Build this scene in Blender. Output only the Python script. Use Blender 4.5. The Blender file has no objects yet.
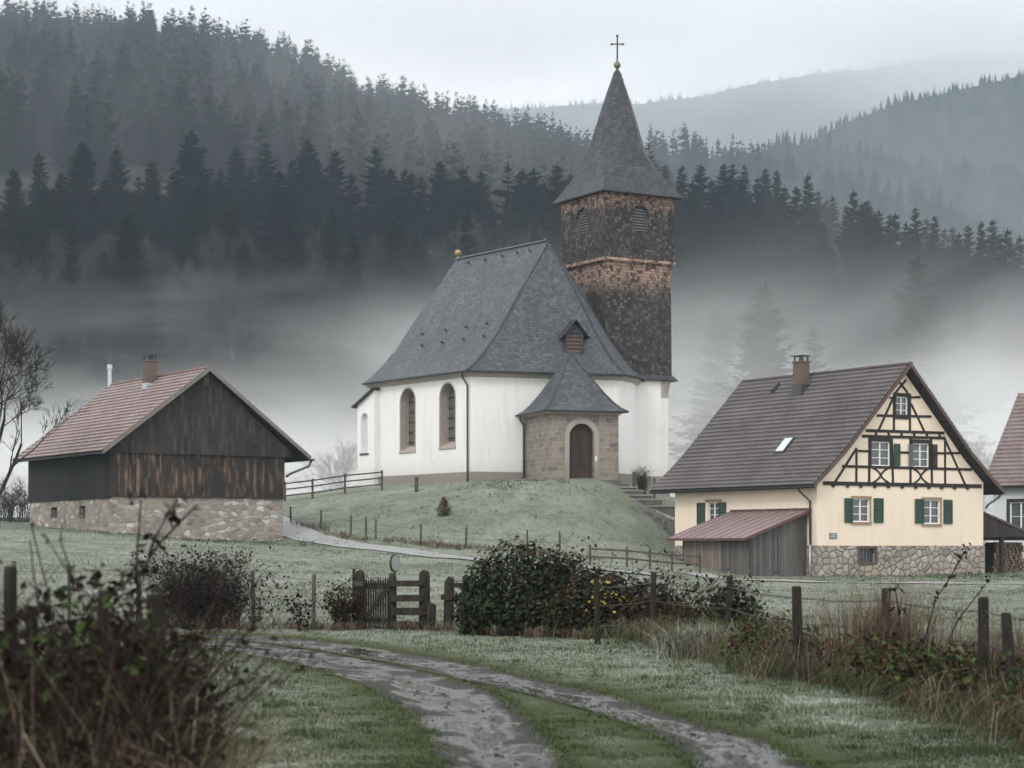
import bpy, math, random
import numpy as np
from mathutils import Vector, Matrix
from mathutils.geometry import tessellate_polygon

random.seed(7)
RNG = np.random.default_rng(7)
R = math.radians
scene = bpy.context.scene
COL = scene.collection

# ------------------------------------------------------------------ camera figures
F, CX, HY, EYE = 2000.0, 512.0, 546.0, 1.7        # focal length in pixels, image centre, horizon row, eye height

def at(px, py, Y):
    return Vector(((px - CX) / F * Y, Y, EYE + (HY - py) / F * Y))

# ------------------------------------------------------------------ object helpers
def tag(o, label=None, cat=None, group=None, kind=None):
    if label: o['label'] = label
    if cat: o['category'] = cat
    if group: o['group'] = group
    if kind: o['kind'] = kind
    return o

def empty(name, loc, rz=0.0):
    o = bpy.data.objects.new(name, None)
    COL.objects.link(o)
    o.location = loc
    o.rotation_euler = (0, 0, rz)
    o.empty_display_size = 0.3
    return o

def link(name, me, parent=None):
    o = bpy.data.objects.new(name, me)
    COL.objects.link(o)
    if parent is not None:
        o.parent = parent
    return o

KIDS = {}
def copy_tree(o, parent=None):
    c = o.copy()
    COL.objects.link(c)
    if parent is not None:
        c.parent = parent
    for ch in KIDS.get(o.name, []):
        copy_tree(ch, c)
    return c

class MB:
    """collects polygons; T maps working space to object space"""
    def __init__(s, T=None):
        s.v, s.f, s.m, s.T, s.cm = [], [], [], T, 0
    def face(s, pts, m=None):
        n = len(s.v)
        T = s.T
        for p in pts:
            s.v.append(tuple(T(p)) if T else tuple(p))
        s.f.append(tuple(range(n, n + len(pts))))
        s.m.append(s.cm if m is None else m)
    def grid(s, rows, m=None):
        """rows of equal length joined into quads with shared vertices"""
        n0 = len(s.v); w = len(rows[0]); T = s.T
        for r in rows:
            for p in r:
                s.v.append(tuple(T(p)) if T else tuple(p))
        mm = s.cm if m is None else m
        for j in range(len(rows) - 1):
            for i in range(w - 1):
                a = n0 + j * w + i
                s.f.append((a, a + 1, a + w + 1, a + w)); s.m.append(mm)
    def box(s, a, b, m=None):
        x0, y0, z0 = a; x1, y1, z1 = b
        P = [(x0,y0,z0),(x1,y0,z0),(x1,y1,z0),(x0,y1,z0),(x0,y0,z1),(x1,y0,z1),(x1,y1,z1),(x0,y1,z1)]
        for q in ((0,3,2,1),(4,5,6,7),(0,1,5,4),(1,2,6,5),(2,3,7,6),(3,0,4,7)):
            s.face([P[i] for i in q], m)
    def beam(s, p0, p1, w, h, side=(0, 0, 1), m=None, taper=1.0):
        """box along p0-p1; h measured along 'side' as far as possible, w across"""
        p0, p1 = Vector(p0), Vector(p1)
        d = (p1 - p0).normalized()
        up = Vector(side)
        a = d.cross(up)
        if a.length < 1e-4: a = d.cross(Vector((1, 0, 0)))
        a.normalize(); b = a.cross(d).normalized()
        c = []
        for p, t in ((p0, 1.0), (p1, taper)):
            for sx, sy in ((-1,-1),(1,-1),(1,1),(-1,1)):
                c.append(p + a * (w / 2 * sx * t) + b * (h / 2 * sy * t))
        for q in ((0,1,2,3),(7,6,5,4),(0,4,5,1),(1,5,6,2),(2,6,7,3),(3,7,4,0)):
            s.face([c[i] for i in q], m)
    def tube(s, pts, rad, n=6, m=None, cap=True):
        pts = [Vector(p) for p in pts]
        if not hasattr(rad, '__len__'): rad = [rad] * len(pts)
        n0 = len(s.v); T = s.T; mm = s.cm if m is None else m
        ref = Vector((0.31, 0.17, 0.93))
        for i, p in enumerate(pts):
            d = pts[min(i + 1, len(pts) - 1)] - pts[max(i - 1, 0)]
            if d.length < 1e-6: d = Vector((0, 0, 1))
            d.normalize()
            a = d.cross(ref)
            if a.length < 0.05: a = d.cross(Vector((1, 0, 0)))
            a.normalize(); b = d.cross(a)
            for k in range(n):
                t = 2 * math.pi * k / n
                q = p + (a * math.cos(t) + b * math.sin(t)) * rad[i]
                s.v.append(tuple(T(q)) if T else tuple(q))
        for i in range(len(pts) - 1):
            for k in range(n):
                a0 = n0 + i * n + k; a1 = n0 + i * n + (k + 1) % n
                s.f.append((a0, a1, a1 + n, a0 + n)); s.m.append(mm)
        if cap:
            s.f.append(tuple(n0 + k for k in range(n - 1, -1, -1))); s.m.append(mm)
            e = n0 + (len(pts) - 1) * n
            s.f.append(tuple(e + k for k in range(n))); s.m.append(mm)
    def lathe(s, c, prof, n=16, m=None):
        """prof: (radius, z) list round the vertical through c"""
        rows = []
        for r, z in prof:
            rows.append([(c[0] + r * math.cos(2*math.pi*k/n), c[1] + r * math.sin(2*math.pi*k/n), c[2] + z) for k in range(n + 1)])
        s.grid(rows, m)
    def wall(s, outer, holes=(), depth=0.2, m=None, mr=None):
        """flat wall in working space (u, v, w=0 outward +w) with openings and their reveals going to w=-depth"""
        polys = [[Vector((p[0], p[1], 0)) for p in outer]] + [[Vector((p[0], p[1], 0)) for p in h] for h in holes]
        flat = [p for pl in polys for p in pl]
        for t in tessellate_polygon(polys):
            a, b, c = (flat[i] for i in t)
            if (b - a).cross(c - a).z < 0: b, c = c, b
            s.face([a, b, c], m)
        for h in holes:
            k = len(h)
            for i in range(k):
                p, q = h[i], h[(i + 1) % k]
                s.face([(p[0], p[1], 0), (q[0], q[1], 0), (q[0], q[1], -depth), (p[0], p[1], -depth)], m if mr is None else mr)
    def build(s, name, mats, parent=None, smooth=False):
        me = bpy.data.meshes.new(name)
        me.from_pydata(s.v, [], s.f)
        if not isinstance(mats, (list, tuple)): mats = [mats]
        for mt in mats: me.materials.append(mt)
        nf = len(s.f)
        if max(s.m, default=0) > 0:
            me.polygons.foreach_set('material_index', np.array(s.m, dtype=np.int32))
        if smooth:
            me.polygons.foreach_set('use_smooth', np.ones(nf, dtype=bool))
        # metric UVs: u level along the face, v up its slope
        V = np.array(s.v, dtype=np.float64)
        nl = len(me.loops)
        lv = np.empty(nl, dtype=np.int32); me.loops.foreach_get('vertex_index', lv)
        nrm = np.empty(nf * 3); me.polygons.foreach_get('normal', nrm); nrm = nrm.reshape(-1, 3)
        tot = np.empty(nf, dtype=np.int32); me.polygons.foreach_get('loop_total', tot)
        ln = np.repeat(nrm, tot, axis=0)
        t = np.stack([-ln[:, 1], ln[:, 0], np.zeros(nl)], 1)
        L = np.linalg.norm(t, axis=1)
        t[L < 0.02] = (1, 0, 0); L[L < 0.02] = 1
        t /= L[:, None]
        b = np.cross(ln, t)
        P = V[lv]
        uv = np.stack([(P * t).sum(1), (P * b).sum(1)], 1)
        lay = me.uv_layers.new(name='UVMap')
        lay.data.foreach_set('uv', uv.astype(np.float32).ravel())
        me.update()
        o = link(name, me, parent)
        if parent is not None:
            KIDS.setdefault(parent.name, []).append(o)
        return o

def np_mesh(name, V, Fc, mats, attrs=None, matidx=None, smooth=False):
    """fast mesh from arrays; Fc is (n,3) or (n,4)"""
    me = bpy.data.meshes.new(name)
    V = np.asarray(V, dtype=np.float32); Fc = np.asarray(Fc, dtype=np.int32)
    n, k = Fc.shape
    me.vertices.add(len(V)); me.vertices.foreach_set('co', V.ravel())
    me.loops.add(n * k); me.loops.foreach_set('vertex_index', Fc.ravel())
    me.polygons.add(n)
    me.polygons.foreach_set('loop_start', np.arange(0, n * k, k, dtype=np.int32))
    try: me.polygons.foreach_set('loop_total', np.full(n, k, dtype=np.int32))
    except Exception: pass
    for mt in (mats if isinstance(mats, (list, tuple)) else [mats]): me.materials.append(mt)
    if matidx is not None: me.polygons.foreach_set('material_index', np.asarray(matidx, dtype=np.int32))
    me.polygons.foreach_set('use_smooth', np.full(n, smooth, dtype=bool))
    for an, av in (attrs or {}).items():
        a = me.attributes.new(an, 'FLOAT', 'POINT')
        a.data.foreach_set('value', np.asarray(av, dtype=np.float32))
    me.update(calc_edges=True)
    return me

class Frame:
    """a building's own axes: origin, turned by rot about z"""
    def __init__(s, ox, oy, oz, deg):
        s.o = (ox, oy, oz); s.rot = R(deg)
        c, d = math.cos(s.rot), math.sin(s.rot)
        s.ex, s.ey = (c, d), (-d, c)
    def on_y(s, px, py, y=0.0):              # where a sight line meets the wall y = const: (x, z)
        k = (px - CX) / F
        X0 = s.o[0] + s.ey[0] * y; Y0 = s.o[1] + s.ey[1] * y
        x = (k * Y0 - X0) / (s.ex[0] - k * s.ex[1])
        return x, EYE + (HY - py) / F * (Y0 + s.ex[1] * x) - s.o[2]
    def on_x(s, px, py, x=0.0):              # the same for the wall x = const: (y, z)
        k = (px - CX) / F
        X0 = s.o[0] + s.ex[0] * x; Y0 = s.o[1] + s.ex[1] * x
        y = (k * Y0 - X0) / (s.ey[0] - k * s.ey[1])
        return y, EYE + (HY - py) / F * (Y0 + s.ey[1] * y) - s.o[2]
    def world(s, x, y, z=0.0):
        return Vector((s.o[0] + s.ex[0]*x + s.ey[0]*y, s.o[1] + s.ex[1]*x + s.ey[1]*y, s.o[2] + z))

def TY(y0=0.0):      # wall facing -y: u = x, v = z, w outward
    return lambda p: (p[0], y0 - p[2], p[1])
def TX(x0=0.0):      # wall facing -x: u = -y
    return lambda p: (x0 - p[2], -p[0], p[1])
def TLINE(a, b):     # wall from plan point a to b, outward on the right-hand side of a->b
    ax, ay = a; L = math.hypot(b[0]-ax, b[1]-ay); dx, dy = (b[0]-ax)/L, (b[1]-ay)/L
    return lambda p: (ax + dx*p[0] + dy*p[2], ay + dy*p[0] - dx*p[2], p[1])

def rect(u0, v0, u1, v1): return [(u0, v0), (u1, v0), (u1, v1), (u0, v1)]
def arch(u0, v0, u1, v1, n=10):              # round-headed opening
    r = (u1 - u0) / 2; c = (u0 + u1) / 2; s = v1 - r
    return [(u0, v0), (u1, v0)] + [(c + r*math.cos(math.pi*i/n), s + r*math.sin(math.pi*i/n)) for i in range(n + 1)]

# ------------------------------------------------------------------ materials
class NT:
    def __init__(s, name, tree=None):
        if tree is None:
            s.mat = bpy.data.materials.new(name); s.mat.use_nodes = True
            s.t = s.mat.node_tree
            s.bsdf = s.t.nodes['Principled BSDF']; s.out = s.t.nodes['Material Output']
        else:
            s.t = tree
    def n(s, ty, props=None, **inp):
        nd = s.t.nodes.new(ty)
        for k, v in (props or {}).items(): setattr(nd, k, v)
        for k, v in inp.items():
            s.set(nd, k.replace('_', ' ') if k.replace('_', ' ') in nd.inputs else k, v)
        return nd
    def set(s, nd, key, v):
        sock = nd.inputs[key]
        if isinstance(v, bpy.types.NodeSocket): s.t.links.new(v, sock)
        else: sock.default_value = v
    def coord(s, kind='Object'):
        return s.n('ShaderNodeTexCoord').outputs[kind]
    def mapping(s, vec, scale=(1, 1, 1), loc=(0, 0, 0), rot=(0, 0, 0)):
        return s.n('ShaderNodeMapping', Vector=vec, Scale=scale, Location=loc, Rotation=rot).outputs[0]
    def noise(s, vec, scale, detail=4.0, rough=0.55, dist=0.0):
        return s.n('ShaderNodeTexNoise', Vector=vec, Scale=scale, Detail=detail, Roughness=rough, Distortion=dist).outputs['Fac']
    def ramp(s, fac, *stops, interp='LINEAR'):
        nd = s.n('ShaderNodeValToRGB', Fac=fac)
        cr = nd.color_ramp; cr.interpolation = interp
        while len(cr.elements) < len(stops): cr.elements.new(0.5)
        for e, (p, c) in zip(cr.elements, stops):
            e.position = p
            e.color = (c, c, c, 1) if not hasattr(c, '__len__') else (*c[:3], 1)
        return nd.outputs['Color']
    def mix(s, fac, a, b, mode='MIX'):
        nd = s.n('ShaderNodeMix', {'data_type': 'RGBA', 'blend_type': mode})
        for i, v in ((0, fac), (6, a), (7, b)):
            if isinstance(v, bpy.types.NodeSocket): s.t.links.new(v, nd.inputs[i])
            elif hasattr(v, '__len__'): nd.inputs[i].default_value = (*v[:3], 1)
            elif i == 0: nd.inputs[i].default_value = v
            else: nd.inputs[i].default_value = (v, v, v, 1)
        return nd.outputs[2]
    def math(s, op, a, b=0.0, c=0.0, clamp=False):
        nd = s.n('ShaderNodeMath', {'operation': op, 'use_clamp': clamp})
        for i, v in enumerate((a, b, c)):
            if isinstance(v, bpy.types.NodeSocket): s.t.links.new(v, nd.inputs[i])
            else: nd.inputs[i].default_value = v
        return nd.outputs[0]
    def mapr(s, v, a, b, c=0.0, d=1.0, smooth=True):
        nd = s.n('ShaderNodeMapRange', {'interpolation_type': 'SMOOTHSTEP' if smooth else 'LINEAR'})
        for i, q in enumerate((v, a, b, c, d)):
            if isinstance(q, bpy.types.NodeSocket): s.t.links.new(q, nd.inputs[i])
            else: nd.inputs[i].default_value = q
        return nd.outputs[0]
    def attr(s, name):
        return s.n('ShaderNodeAttribute', {'attribute_name': name}).outputs['Fac']
    def bump(s, h, strength=0.5, dist=0.05):
        s.set(s.bsdf, 'Normal', s.n('ShaderNodeBump', Height=h, Strength=strength, Distance=dist).outputs[0])
    def base(s, c):
        s.set(s.bsdf, 'Base Color', c if isinstance(c, bpy.types.NodeSocket) else (*c[:3], 1))
    def rough(s, r): s.set(s.bsdf, 'Roughness', r)
    def spec(s, v): s.bsdf.inputs['Specular IOR Level'].default_value = v

def plain(name, c, rough=0.7, var=0.25, scale=3.0, metal=0.0, spec=0.4, bump=0.0):
    m = NT(name)
    v = m.coord()
    f = m.noise(v, scale, 6)
    m.base(m.mix(f, [x * (1 - var) for x in c], [min(1, x * (1 + var)) for x in c]))
    m.rough(rough); m.bsdf.inputs['Metallic'].default_value = metal; m.spec(spec)
    if bump: m.bump(m.noise(v, scale * 6, 5), bump, 0.02)
    return m.mat

def plaster(name, c, dirt, grime=0.5):
    m = NT(name)
    v = m.coord()
    big = m.noise(v, 0.35, 6, 0.6)
    streak = m.noise(m.mapping(v, (2.2, 2.2, 0.22)), 1.0, 6, 0.65)
    patch = m.ramp(m.noise(v, 0.9, 8, 0.7, 0.4), (0.56, 0), (0.74, 1))
    col = m.mix(m.ramp(big, (0.3, 0), (0.75, 0.35)), c, [x * 0.86 for x in c])
    col = m.mix(m.math('MULTIPLY', m.ramp(streak, (0.52, 0), (0.8, 1)), 0.45 * grime), col, dirt)
    z = m.n('ShaderNodeSeparateXYZ', Vector=v).outputs['Z']
    splash = m.math('MULTIPLY', m.mapr(m.math('ADD', z, m.math('MULTIPLY', streak, 1.6)), 1.0, 2.6, 1.0, 0.0), 0.55 * grime)
    col = m.mix(splash, col, dirt)
    col = m.mix(m.math('MULTIPLY', patch, 0.3 * grime), col, dirt)
    m.base(col); m.rough(0.9); m.spec(0.2)
    m.bump(m.noise(v, 14, 5), 0.25, 0.02)
    return m.mat

def ashlar(name, cols, mortar, bw=0.62, bh=0.3):
    m = NT(name)
    uv = m.coord('UV')
    wob = m.n('ShaderNodeVectorMath', {'operation': 'ADD'})
    ns = m.n('ShaderNodeTexNoise', Vector=uv, Scale=1.3, Detail=2.0)
    sc = m.n('ShaderNodeVectorMath', {'operation': 'SCALE'}); m.t.links.new(ns.outputs['Color'], sc.inputs[0]); sc.inputs['Scale'].default_value = 0.12
    m.t.links.new(uv, wob.inputs[0]); m.t.links.new(sc.outputs[0], wob.inputs[1])
    b = m.n('ShaderNodeTexBrick', {'offset': 0.45, 'squash': 0.7, 'squash_frequency': 3}, Vector=wob.outputs[0], Scale=1.0, Mortar_Size=0.012,
            Mortar_Smooth=0.3, Bias=0.0, Brick_Width=bw, Row_Height=bh)
    b.inputs['Color1'].default_value = (0, 0, 0, 1); b.inputs['Color2'].default_value = (1, 1, 1, 1); b.inputs['Mortar'].default_value = (.5, .5, .5, 1)
    col = m.ramp(b.outputs['Color'], *[(i / (len(cols) - 1), c) for i, c in enumerate(cols)])
    fine = m.noise(m.coord(), 7, 8, 0.7)
    col = m.mix(m.ramp(fine, (0.3, 0), (0.7, 0.5)), col, [0.11, 0.10, 0.09])
    col = m.mix(b.outputs['Fac'], col, mortar)
    m.base(col); m.rough(0.92); m.spec(0.2)
    h = m.math('ADD', m.math('MULTIPLY', m.math('SUBTRACT', 1.0, b.outputs['Fac']), 0.8), m.math('MULTIPLY', fine, 0.5))
    m.bump(h, 0.7, 0.04)
    return m.mat

def rubble(name, cols, mortar, scale=2.6, flat=1.6, gap=0.06):
    m = NT(name)
    uv = m.mapping(m.coord('UV'), (1, flat, 1))
    ns = m.n('ShaderNodeTexNoise', Vector=uv, Scale=3.6, Detail=4.0)
    wob = m.mix(0.16, uv, ns.outputs['Color'], 'ADD')
    v1 = m.n('ShaderNodeTexVoronoi', {'feature': 'F1', 'voronoi_dimensions': '2D'}, Vector=wob, Scale=scale, Randomness=0.95)
    v2 = m.n('ShaderNodeTexVoronoi', {'feature': 'DISTANCE_TO_EDGE', 'voronoi_dimensions': '2D'}, Vector=wob, Scale=scale, Randomness=0.95)
    rnd = m.n('ShaderNodeSeparateColor', Color=v1.outputs['Color'])
    col = m.ramp(rnd.outputs[0], *[(i / (len(cols) - 1), c) for i, c in enumerate(cols)])
    fine = m.noise(m.coord(), 9, 8, 0.7)
    col = m.mix(m.ramp(fine, (0.35, 0), (0.75, 0.55)), col, [0.10, 0.095, 0.09])
    edge = m.ramp(v2.outputs['Distance'], (gap * 0.4, 1), (gap, 0))
    col = m.mix(edge, col, mortar)
    big = m.noise(m.coord(), 0.7, 5, 0.6)
    col = m.mix(m.ramp(big, (0.45, 0), (0.75, 0.4)), col, [0.09, 0.09, 0.085])
    m.base(col); m.rough(0.92); m.spec(0.2)
    m.bump(m.math('ADD', m.math('MULTIPLY', m.ramp(v2.outputs['Distance'], (0, 0), (gap * 2, 1)), 0.8), m.math('MULTIPLY', fine, 0.4)), 0.8, 0.05)
    return m.mat

def courses(name, cols, gapc, bw, bh, rough=0.6, worn=None, worn_at=None, lichen=0.0, spec=0.4, frost=None):
    """slates or wooden shingles in courses; worn: colour laid bare, worn_at: (z low, z high) windows in object space"""
    m = NT(name)
    uv = m.coord('UV'); ob = m.coord()
    b = m.n('ShaderNodeTexBrick', {'offset': 0.5}, Vector=uv, Scale=1.0, Mortar_Size=0.012, Mortar_Smooth=0.2, Bias=0.0, Brick_Width=bw, Row_Height=bh)
    b.inputs['Color1'].default_value = (0, 0, 0, 1); b.inputs['Color2'].default_value = (1, 1, 1, 1); b.inputs['Mortar'].default_value = (.4, .4, .4, 1)
    col = m.ramp(b.outputs['Color'], *[(i / (len(cols) - 1), c) for i, c in enumerate(cols)])
    big = m.noise(ob, 0.45, 6, 0.65)
    streak = m.noise(m.mapping(ob, (3, 3, 0.35)), 1.0, 5, 0.6)
    if worn is not None:
        z = m.n('ShaderNodeSeparateXYZ', Vector=ob).outputs['Z']
        msk = None
        for (zb, zt, amt) in worn_at:
            zz = m.math('ADD', z, m.math('MULTIPLY', m.math('SUBTRACT', streak, 0.5), 1.6))
            w = m.math('MULTIPLY', m.mapr(zz, zb, zt, 0.0, 1.0), m.mapr(z, zt + 0.6, zt + 0.62, amt, 0.0, False))
            msk = w if msk is None else m.math('MAXIMUM', msk, w)
        single = m.ramp(b.outputs['Color'], (0.80, 0), (0.95, 0.8), interp='LINEAR')
        per = m.math('ADD', m.math('MULTIPLY', msk, m.ramp(m.math('ADD', m.math('MULTIPLY', b.outputs['Color'], 0.35), m.math('MULTIPLY', m.noise(ob, 2.0, 6, 0.7), 0.9)), (0.42, 0), (0.70, 1))), m.math('MULTIPLY', single, m.ramp(big, (0.42, 0.03), (0.62, 0.45))), clamp=True)
        wc = m.mix(m.noise(ob, 1.1, 4), worn, [worn[0]*0.75, worn[1]*0.78, worn[2]*0.85])
        wc = m.mix(m.math('MULTIPLY', single, m.math('SUBTRACT', 1.0, msk, clamp=True)), wc, [0.30, 0.285, 0.27])
        col = m.mix(per, col, wc)
    if lichen:
        sp = m.ramp(m.noise(m.mapping(ob, (1, 1, 0.55), rot=(0.4, 0.3, 0.2)), 5.0, 9, 0.75, 0.3), (0.60, 0), (0.72, 1))
        col = m.mix(m.math('MULTIPLY', sp, lichen), col, [0.33, 0.34, 0.33])
    if frost is not None:
        fr = m.math('MULTIPLY', m.ramp(m.noise(ob, 0.6, 8, 0.7), (0.35, 0.2), (0.7, 1)), frost)
        col = m.mix(fr, col, [0.42, 0.43, 0.44])
    col = m.mix(m.ramp(big, (0.35, 0), (0.7, 0.45)), col, [c * 0.55 for c in cols[0]])
    col = m.mix(m.math('MULTIPLY', b.outputs['Fac'], 0.8), col, gapc)
    m.base(col); m.rough(rough); m.spec(spec)
    # each course laps the one below: height rises towards its lower edge
    sv = m.n('ShaderNodeSeparateXYZ', Vector=uv).outputs['Y']
    saw = m.math('SUBTRACT', 1.0, m.math('FRACT', m.math('DIVIDE', sv, bh)))
    h = m.math('ADD', m.math('MULTIPLY', saw, 0.9), m.math('MULTIPLY', b.outputs['Color'], 0.35))
    h = m.math('SUBTRACT', h, m.math('MULTIPLY', b.outputs['Fac'], 0.5))
    m.bump(h, 0.8, 0.03)
    return m.mat

def tilemat(name, c0, c1, frost, frost_amt, edge):
    m = NT(name)
    ob = m.coord(); a = m.attr('rnd')
    col = m.mix(a, c0, c1)
    col = m.mix(m.ramp(m.noise(ob, 0.8, 6, 0.65), (0.4, 0), (0.8, 0.4)), col, [x * 0.6 for x in c0])
    low = m.attr('low')
    fr = m.math('MULTIPLY', m.ramp(m.noise(ob, 0.5, 7, 0.65), (0.3, 0.4), (0.7, .9)), frost_amt)
    fr = m.math('MULTIPLY', fr, m.math('ADD', 0.08, m.math('MULTIPLY', low, 1.25)), clamp=True)
    col = m.mix(fr, col, frost)
    m.base(col); m.rough(0.7); m.spec(0.35)
    m.bump(m.noise(ob, 12, 4), 0.2, 0.02)
    return m.mat

def planks(name, cd, cl, width=0.18, rough=0.85, horizontal=False, worn=0.5, wc=(0.24, 0.13, 0.075)):
    m = NT(name)
    uv = m.coord('UV'); sp = m.n('ShaderNodeSeparateXYZ', Vector=uv)
    u = sp.outputs['Y' if horizontal else 'X']
    q = m.math('DIVIDE', u, width)
    cell = m.math('FLOOR', q)
    wn = m.n('ShaderNodeTexWhiteNoise', {'noise_dimensions': '1D'}, W=cell).outputs['Value']
    fr = m.math('FRACT', q)
    gap = m.math('MAXIMUM', m.mapr(fr, 0.0, 0.07, 1, 0), m.mapr(fr, 0.93, 1.0, 0, 1))
    off = m.n('ShaderNodeCombineXYZ', X=m.math('MULTIPLY', wn, 37.0), Y=0.0, Z=m.math('MULTIPLY', wn, 11.0)).outputs[0]
    vv = m.n('ShaderNodeVectorMath', {'operation': 'ADD'}); m.t.links.new(uv, vv.inputs[0]); m.t.links.new(off, vv.inputs[1])
    s3 = (0.5, 14, 1) if horizontal else (14, 0.5, 1)
    grain = m.noise(m.mapping(vv.outputs[0], s3), 2.2, 7, 0.7)
    col = m.mix(m.math('ADD', m.math('MULTIPLY', wn, 0.55), m.math('MULTIPLY', grain, 0.45)), cd, cl)
    wear = m.ramp(m.noise(m.mapping(vv.outputs[0], (2.0, 0.55, 1)), 1.0, 6, 0.65), (0.5, 0), (0.72, 1))
    col = m.mix(m.math('MULTIPLY', m.math('MULTIPLY', wear, grain), worn, clamp=True), col, wc)
    col = m.mix(gap, col, [0.012, 0.011, 0.01])
    m.base(col); m.rough(rough); m.spec(0.3)
    m.bump(m.math('SUBTRACT', m.math('ADD', m.math('MULTIPLY', grain, 0.4), m.math('MULTIPLY', wn, 0.5)), gap), 0.6, 0.02)
    return m.mat

def bark(name, c0, c1, sc=4.0):
    m = NT(name)
    ob = m.coord()
    g = m.noise(m.mapping(ob, (sc * 2, sc * 2, sc * 0.4)), 1.5, 7, 0.7)
    m.base(m.mix(m.ramp(g, (0.3, 0), (0.7, 1)), c0, c1)); m.rough(0.95); m.spec(0.06)
    m.bump(g, 0.7, 0.03)
    return m.mat

def leafmat(name, cols, rough=0.5, spec=0.4, trans=0.0, attr='rnd'):
    m = NT(name)
    a = m.attr(attr)
    col = m.ramp(a, *[(i / (len(cols) - 1), c) for i, c in enumerate(cols)])
    m.base(col); m.rough(rough); m.spec(spec)
    if trans:
        tr = m.n('ShaderNodeBsdfTranslucent', Color=col)
        mx = m.n('ShaderNodeMixShader', Fac=trans)
        m.t.links.new(m.bsdf.outputs[0], mx.inputs[1]); m.t.links.new(tr.outputs[0], mx.inputs[2])
        m.t.links.new(mx.outputs[0], m.out.inputs['Surface'])
    return m.mat

MT = {}
MT['white'] = plaster('white_plaster', (0.79, 0.785, 0.77), (0.44, 0.42, 0.38), 0.8)
MT['cream'] = plaster('cream_plaster', (0.82, 0.705, 0.575), (0.50, 0.42, 0.33), 0.6)
MT['pale'] = plaster('pale_plaster', (0.62, 0.65, 0.68), (0.35, 0.35, 0.35), 0.4)
MT['plinth'] = plaster('plinth_render', (0.34, 0.315, 0.285), (0.16, 0.14, 0.12), 0.9)
MT['cornice'] = plain('cornice_stone', (0.40, 0.36, 0.31), 0.85, 0.2, 2)
MT['reveal'] = plain('window_reveal_stone', (0.36, 0.325, 0.285), 0.9, 0.3, 4)
MT['ashlar'] = ashlar('sandstone_ashlar', [(0.16, 0.145, 0.13), (0.25, 0.22, 0.193), (0.32, 0.285, 0.25), (0.22, 0.205, 0.19), (0.35, 0.28, 0.22)], (0.38, 0.35, 0.31))
MT['rubble'] = rubble('barn_rubble_stone', [(0.22, 0.20, 0.18), (0.40, 0.33, 0.26), (0.31, 0.28, 0.25), (0.47, 0.41, 0.345), (0.26, 0.25, 0.235), (0.68, 0.65, 0.60)], (0.30, 0.275, 0.245), 2.5, 1.7, 0.07)
MT['rubble2'] = rubble('house_rubble_stone', [(0.26, 0.235, 0.21), (0.46, 0.385, 0.31), (0.35, 0.315, 0.28), (0.54, 0.48, 0.41), (0.40, 0.375, 0.35)], (0.15, 0.135, 0.12), 2.3, 1.25, 0.10)
MT['slate'] = courses('nave_slate', [(0.060, 0.068, 0.078), (0.085, 0.095, 0.108), (0.125, 0.136, 0.151)], (0.03, 0.033, 0.036), 0.24, 0.19, 0.62, lichen=0.8, spec=0.3)
MT['slate2'] = courses('spire_slate', [(0.036, 0.041, 0.048), (0.055, 0.061, 0.069), (0.085, 0.092, 0.10)], (0.025, 0.026, 0.028), 0.26, 0.2, 0.62, lichen=0.4, spec=0.3)
MT['shingle'] = courses('weathered_wood_shingle', [(0.030, 0.027, 0.026), (0.058, 0.052, 0.048), (0.098, 0.088, 0.081)], (0.012, 0.011, 0.01), 0.21, 0.20, 0.85,
                        worn=(0.46, 0.30, 0.225), worn_at=[(12.3, 14.3, 1.0), (17.9, 19.0, .85)], spec=0.2)
MT['tile_red'] = tilemat('red_clay_tile', (0.135, 0.078, 0.070), (0.20, 0.118, 0.106), (0.44, 0.425, 0.42), 0.55, 0)
MT['tile_dark'] = tilemat('brown_clay_tile', (0.032, 0.026, 0.025), (0.054, 0.043, 0.041), (0.36, 0.34, 0.345), 0.42, 0)
MT['tile_pink'] = tilemat('faded_clay_tile', (0.12, 0.08, 0.078), (0.17, 0.115, 0.11), (0.40, 0.38, 0.38), 0.4, 0)
MT['ridge_red'] = plain('ridge_tile_red', (0.20, 0.13, 0.115), 0.8, 0.4, 2)
MT['ridge_dark'] = plain('ridge_tile_dark', (0.10, 0.08, 0.075), 0.8, 0.4, 2)
MT['barnwood'] = planks('black_barn_boards', (0.014, 0.013, 0.013), (0.048, 0.040, 0.036), 0.22, worn=1.6, wc=(0.30, 0.185, 0.12))
MT['barnwood2'] = planks('black_gable_boards', (0.014, 0.014, 0.014), (0.045, 0.041, 0.039), 0.2, worn=0.8, wc=(0.17, 0.13, 0.11))
MT['barnwood3'] = planks('tarred_side_boards', (0.010, 0.011, 0.012), (0.024, 0.024, 0.025), 0.25, worn=0.1)
MT['shedwood'] = planks('grey_shed_boards', (0.045, 0.043, 0.043), (0.16, 0.15, 0.143), 0.2, worn=0.9, wc=(0.22, 0.19, 0.17))
MT['shedwood2'] = planks('brown_shed_boards', (0.14, 0.11, 0.095), (0.24, 0.195, 0.17), 0.3, worn=0.4, wc=(0.30, 0.25, 0.22))
MT['timber'] = plain('black_timber', (0.022, 0.018, 0.016), 0.8, 0.4, 5)
MT['soffit'] = planks('dark_eaves_boards', (0.020, 0.018, 0.018), (0.045, 0.042, 0.04), 0.2)
MT['verge'] = plain('verge_board', (0.10, 0.065, 0.055), 0.8, 0.35, 2)
MT['barnverge'] = plain('grey_verge_board', (0.16, 0.145, 0.13), 0.85, 0.35, 2)
MT['door'] = planks('church_door_wood', (0.034, 0.024, 0.020), (0.070, 0.047, 0.040), 0.16, worn=0.6, wc=(0.12, 0.08, 0.065))
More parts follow.
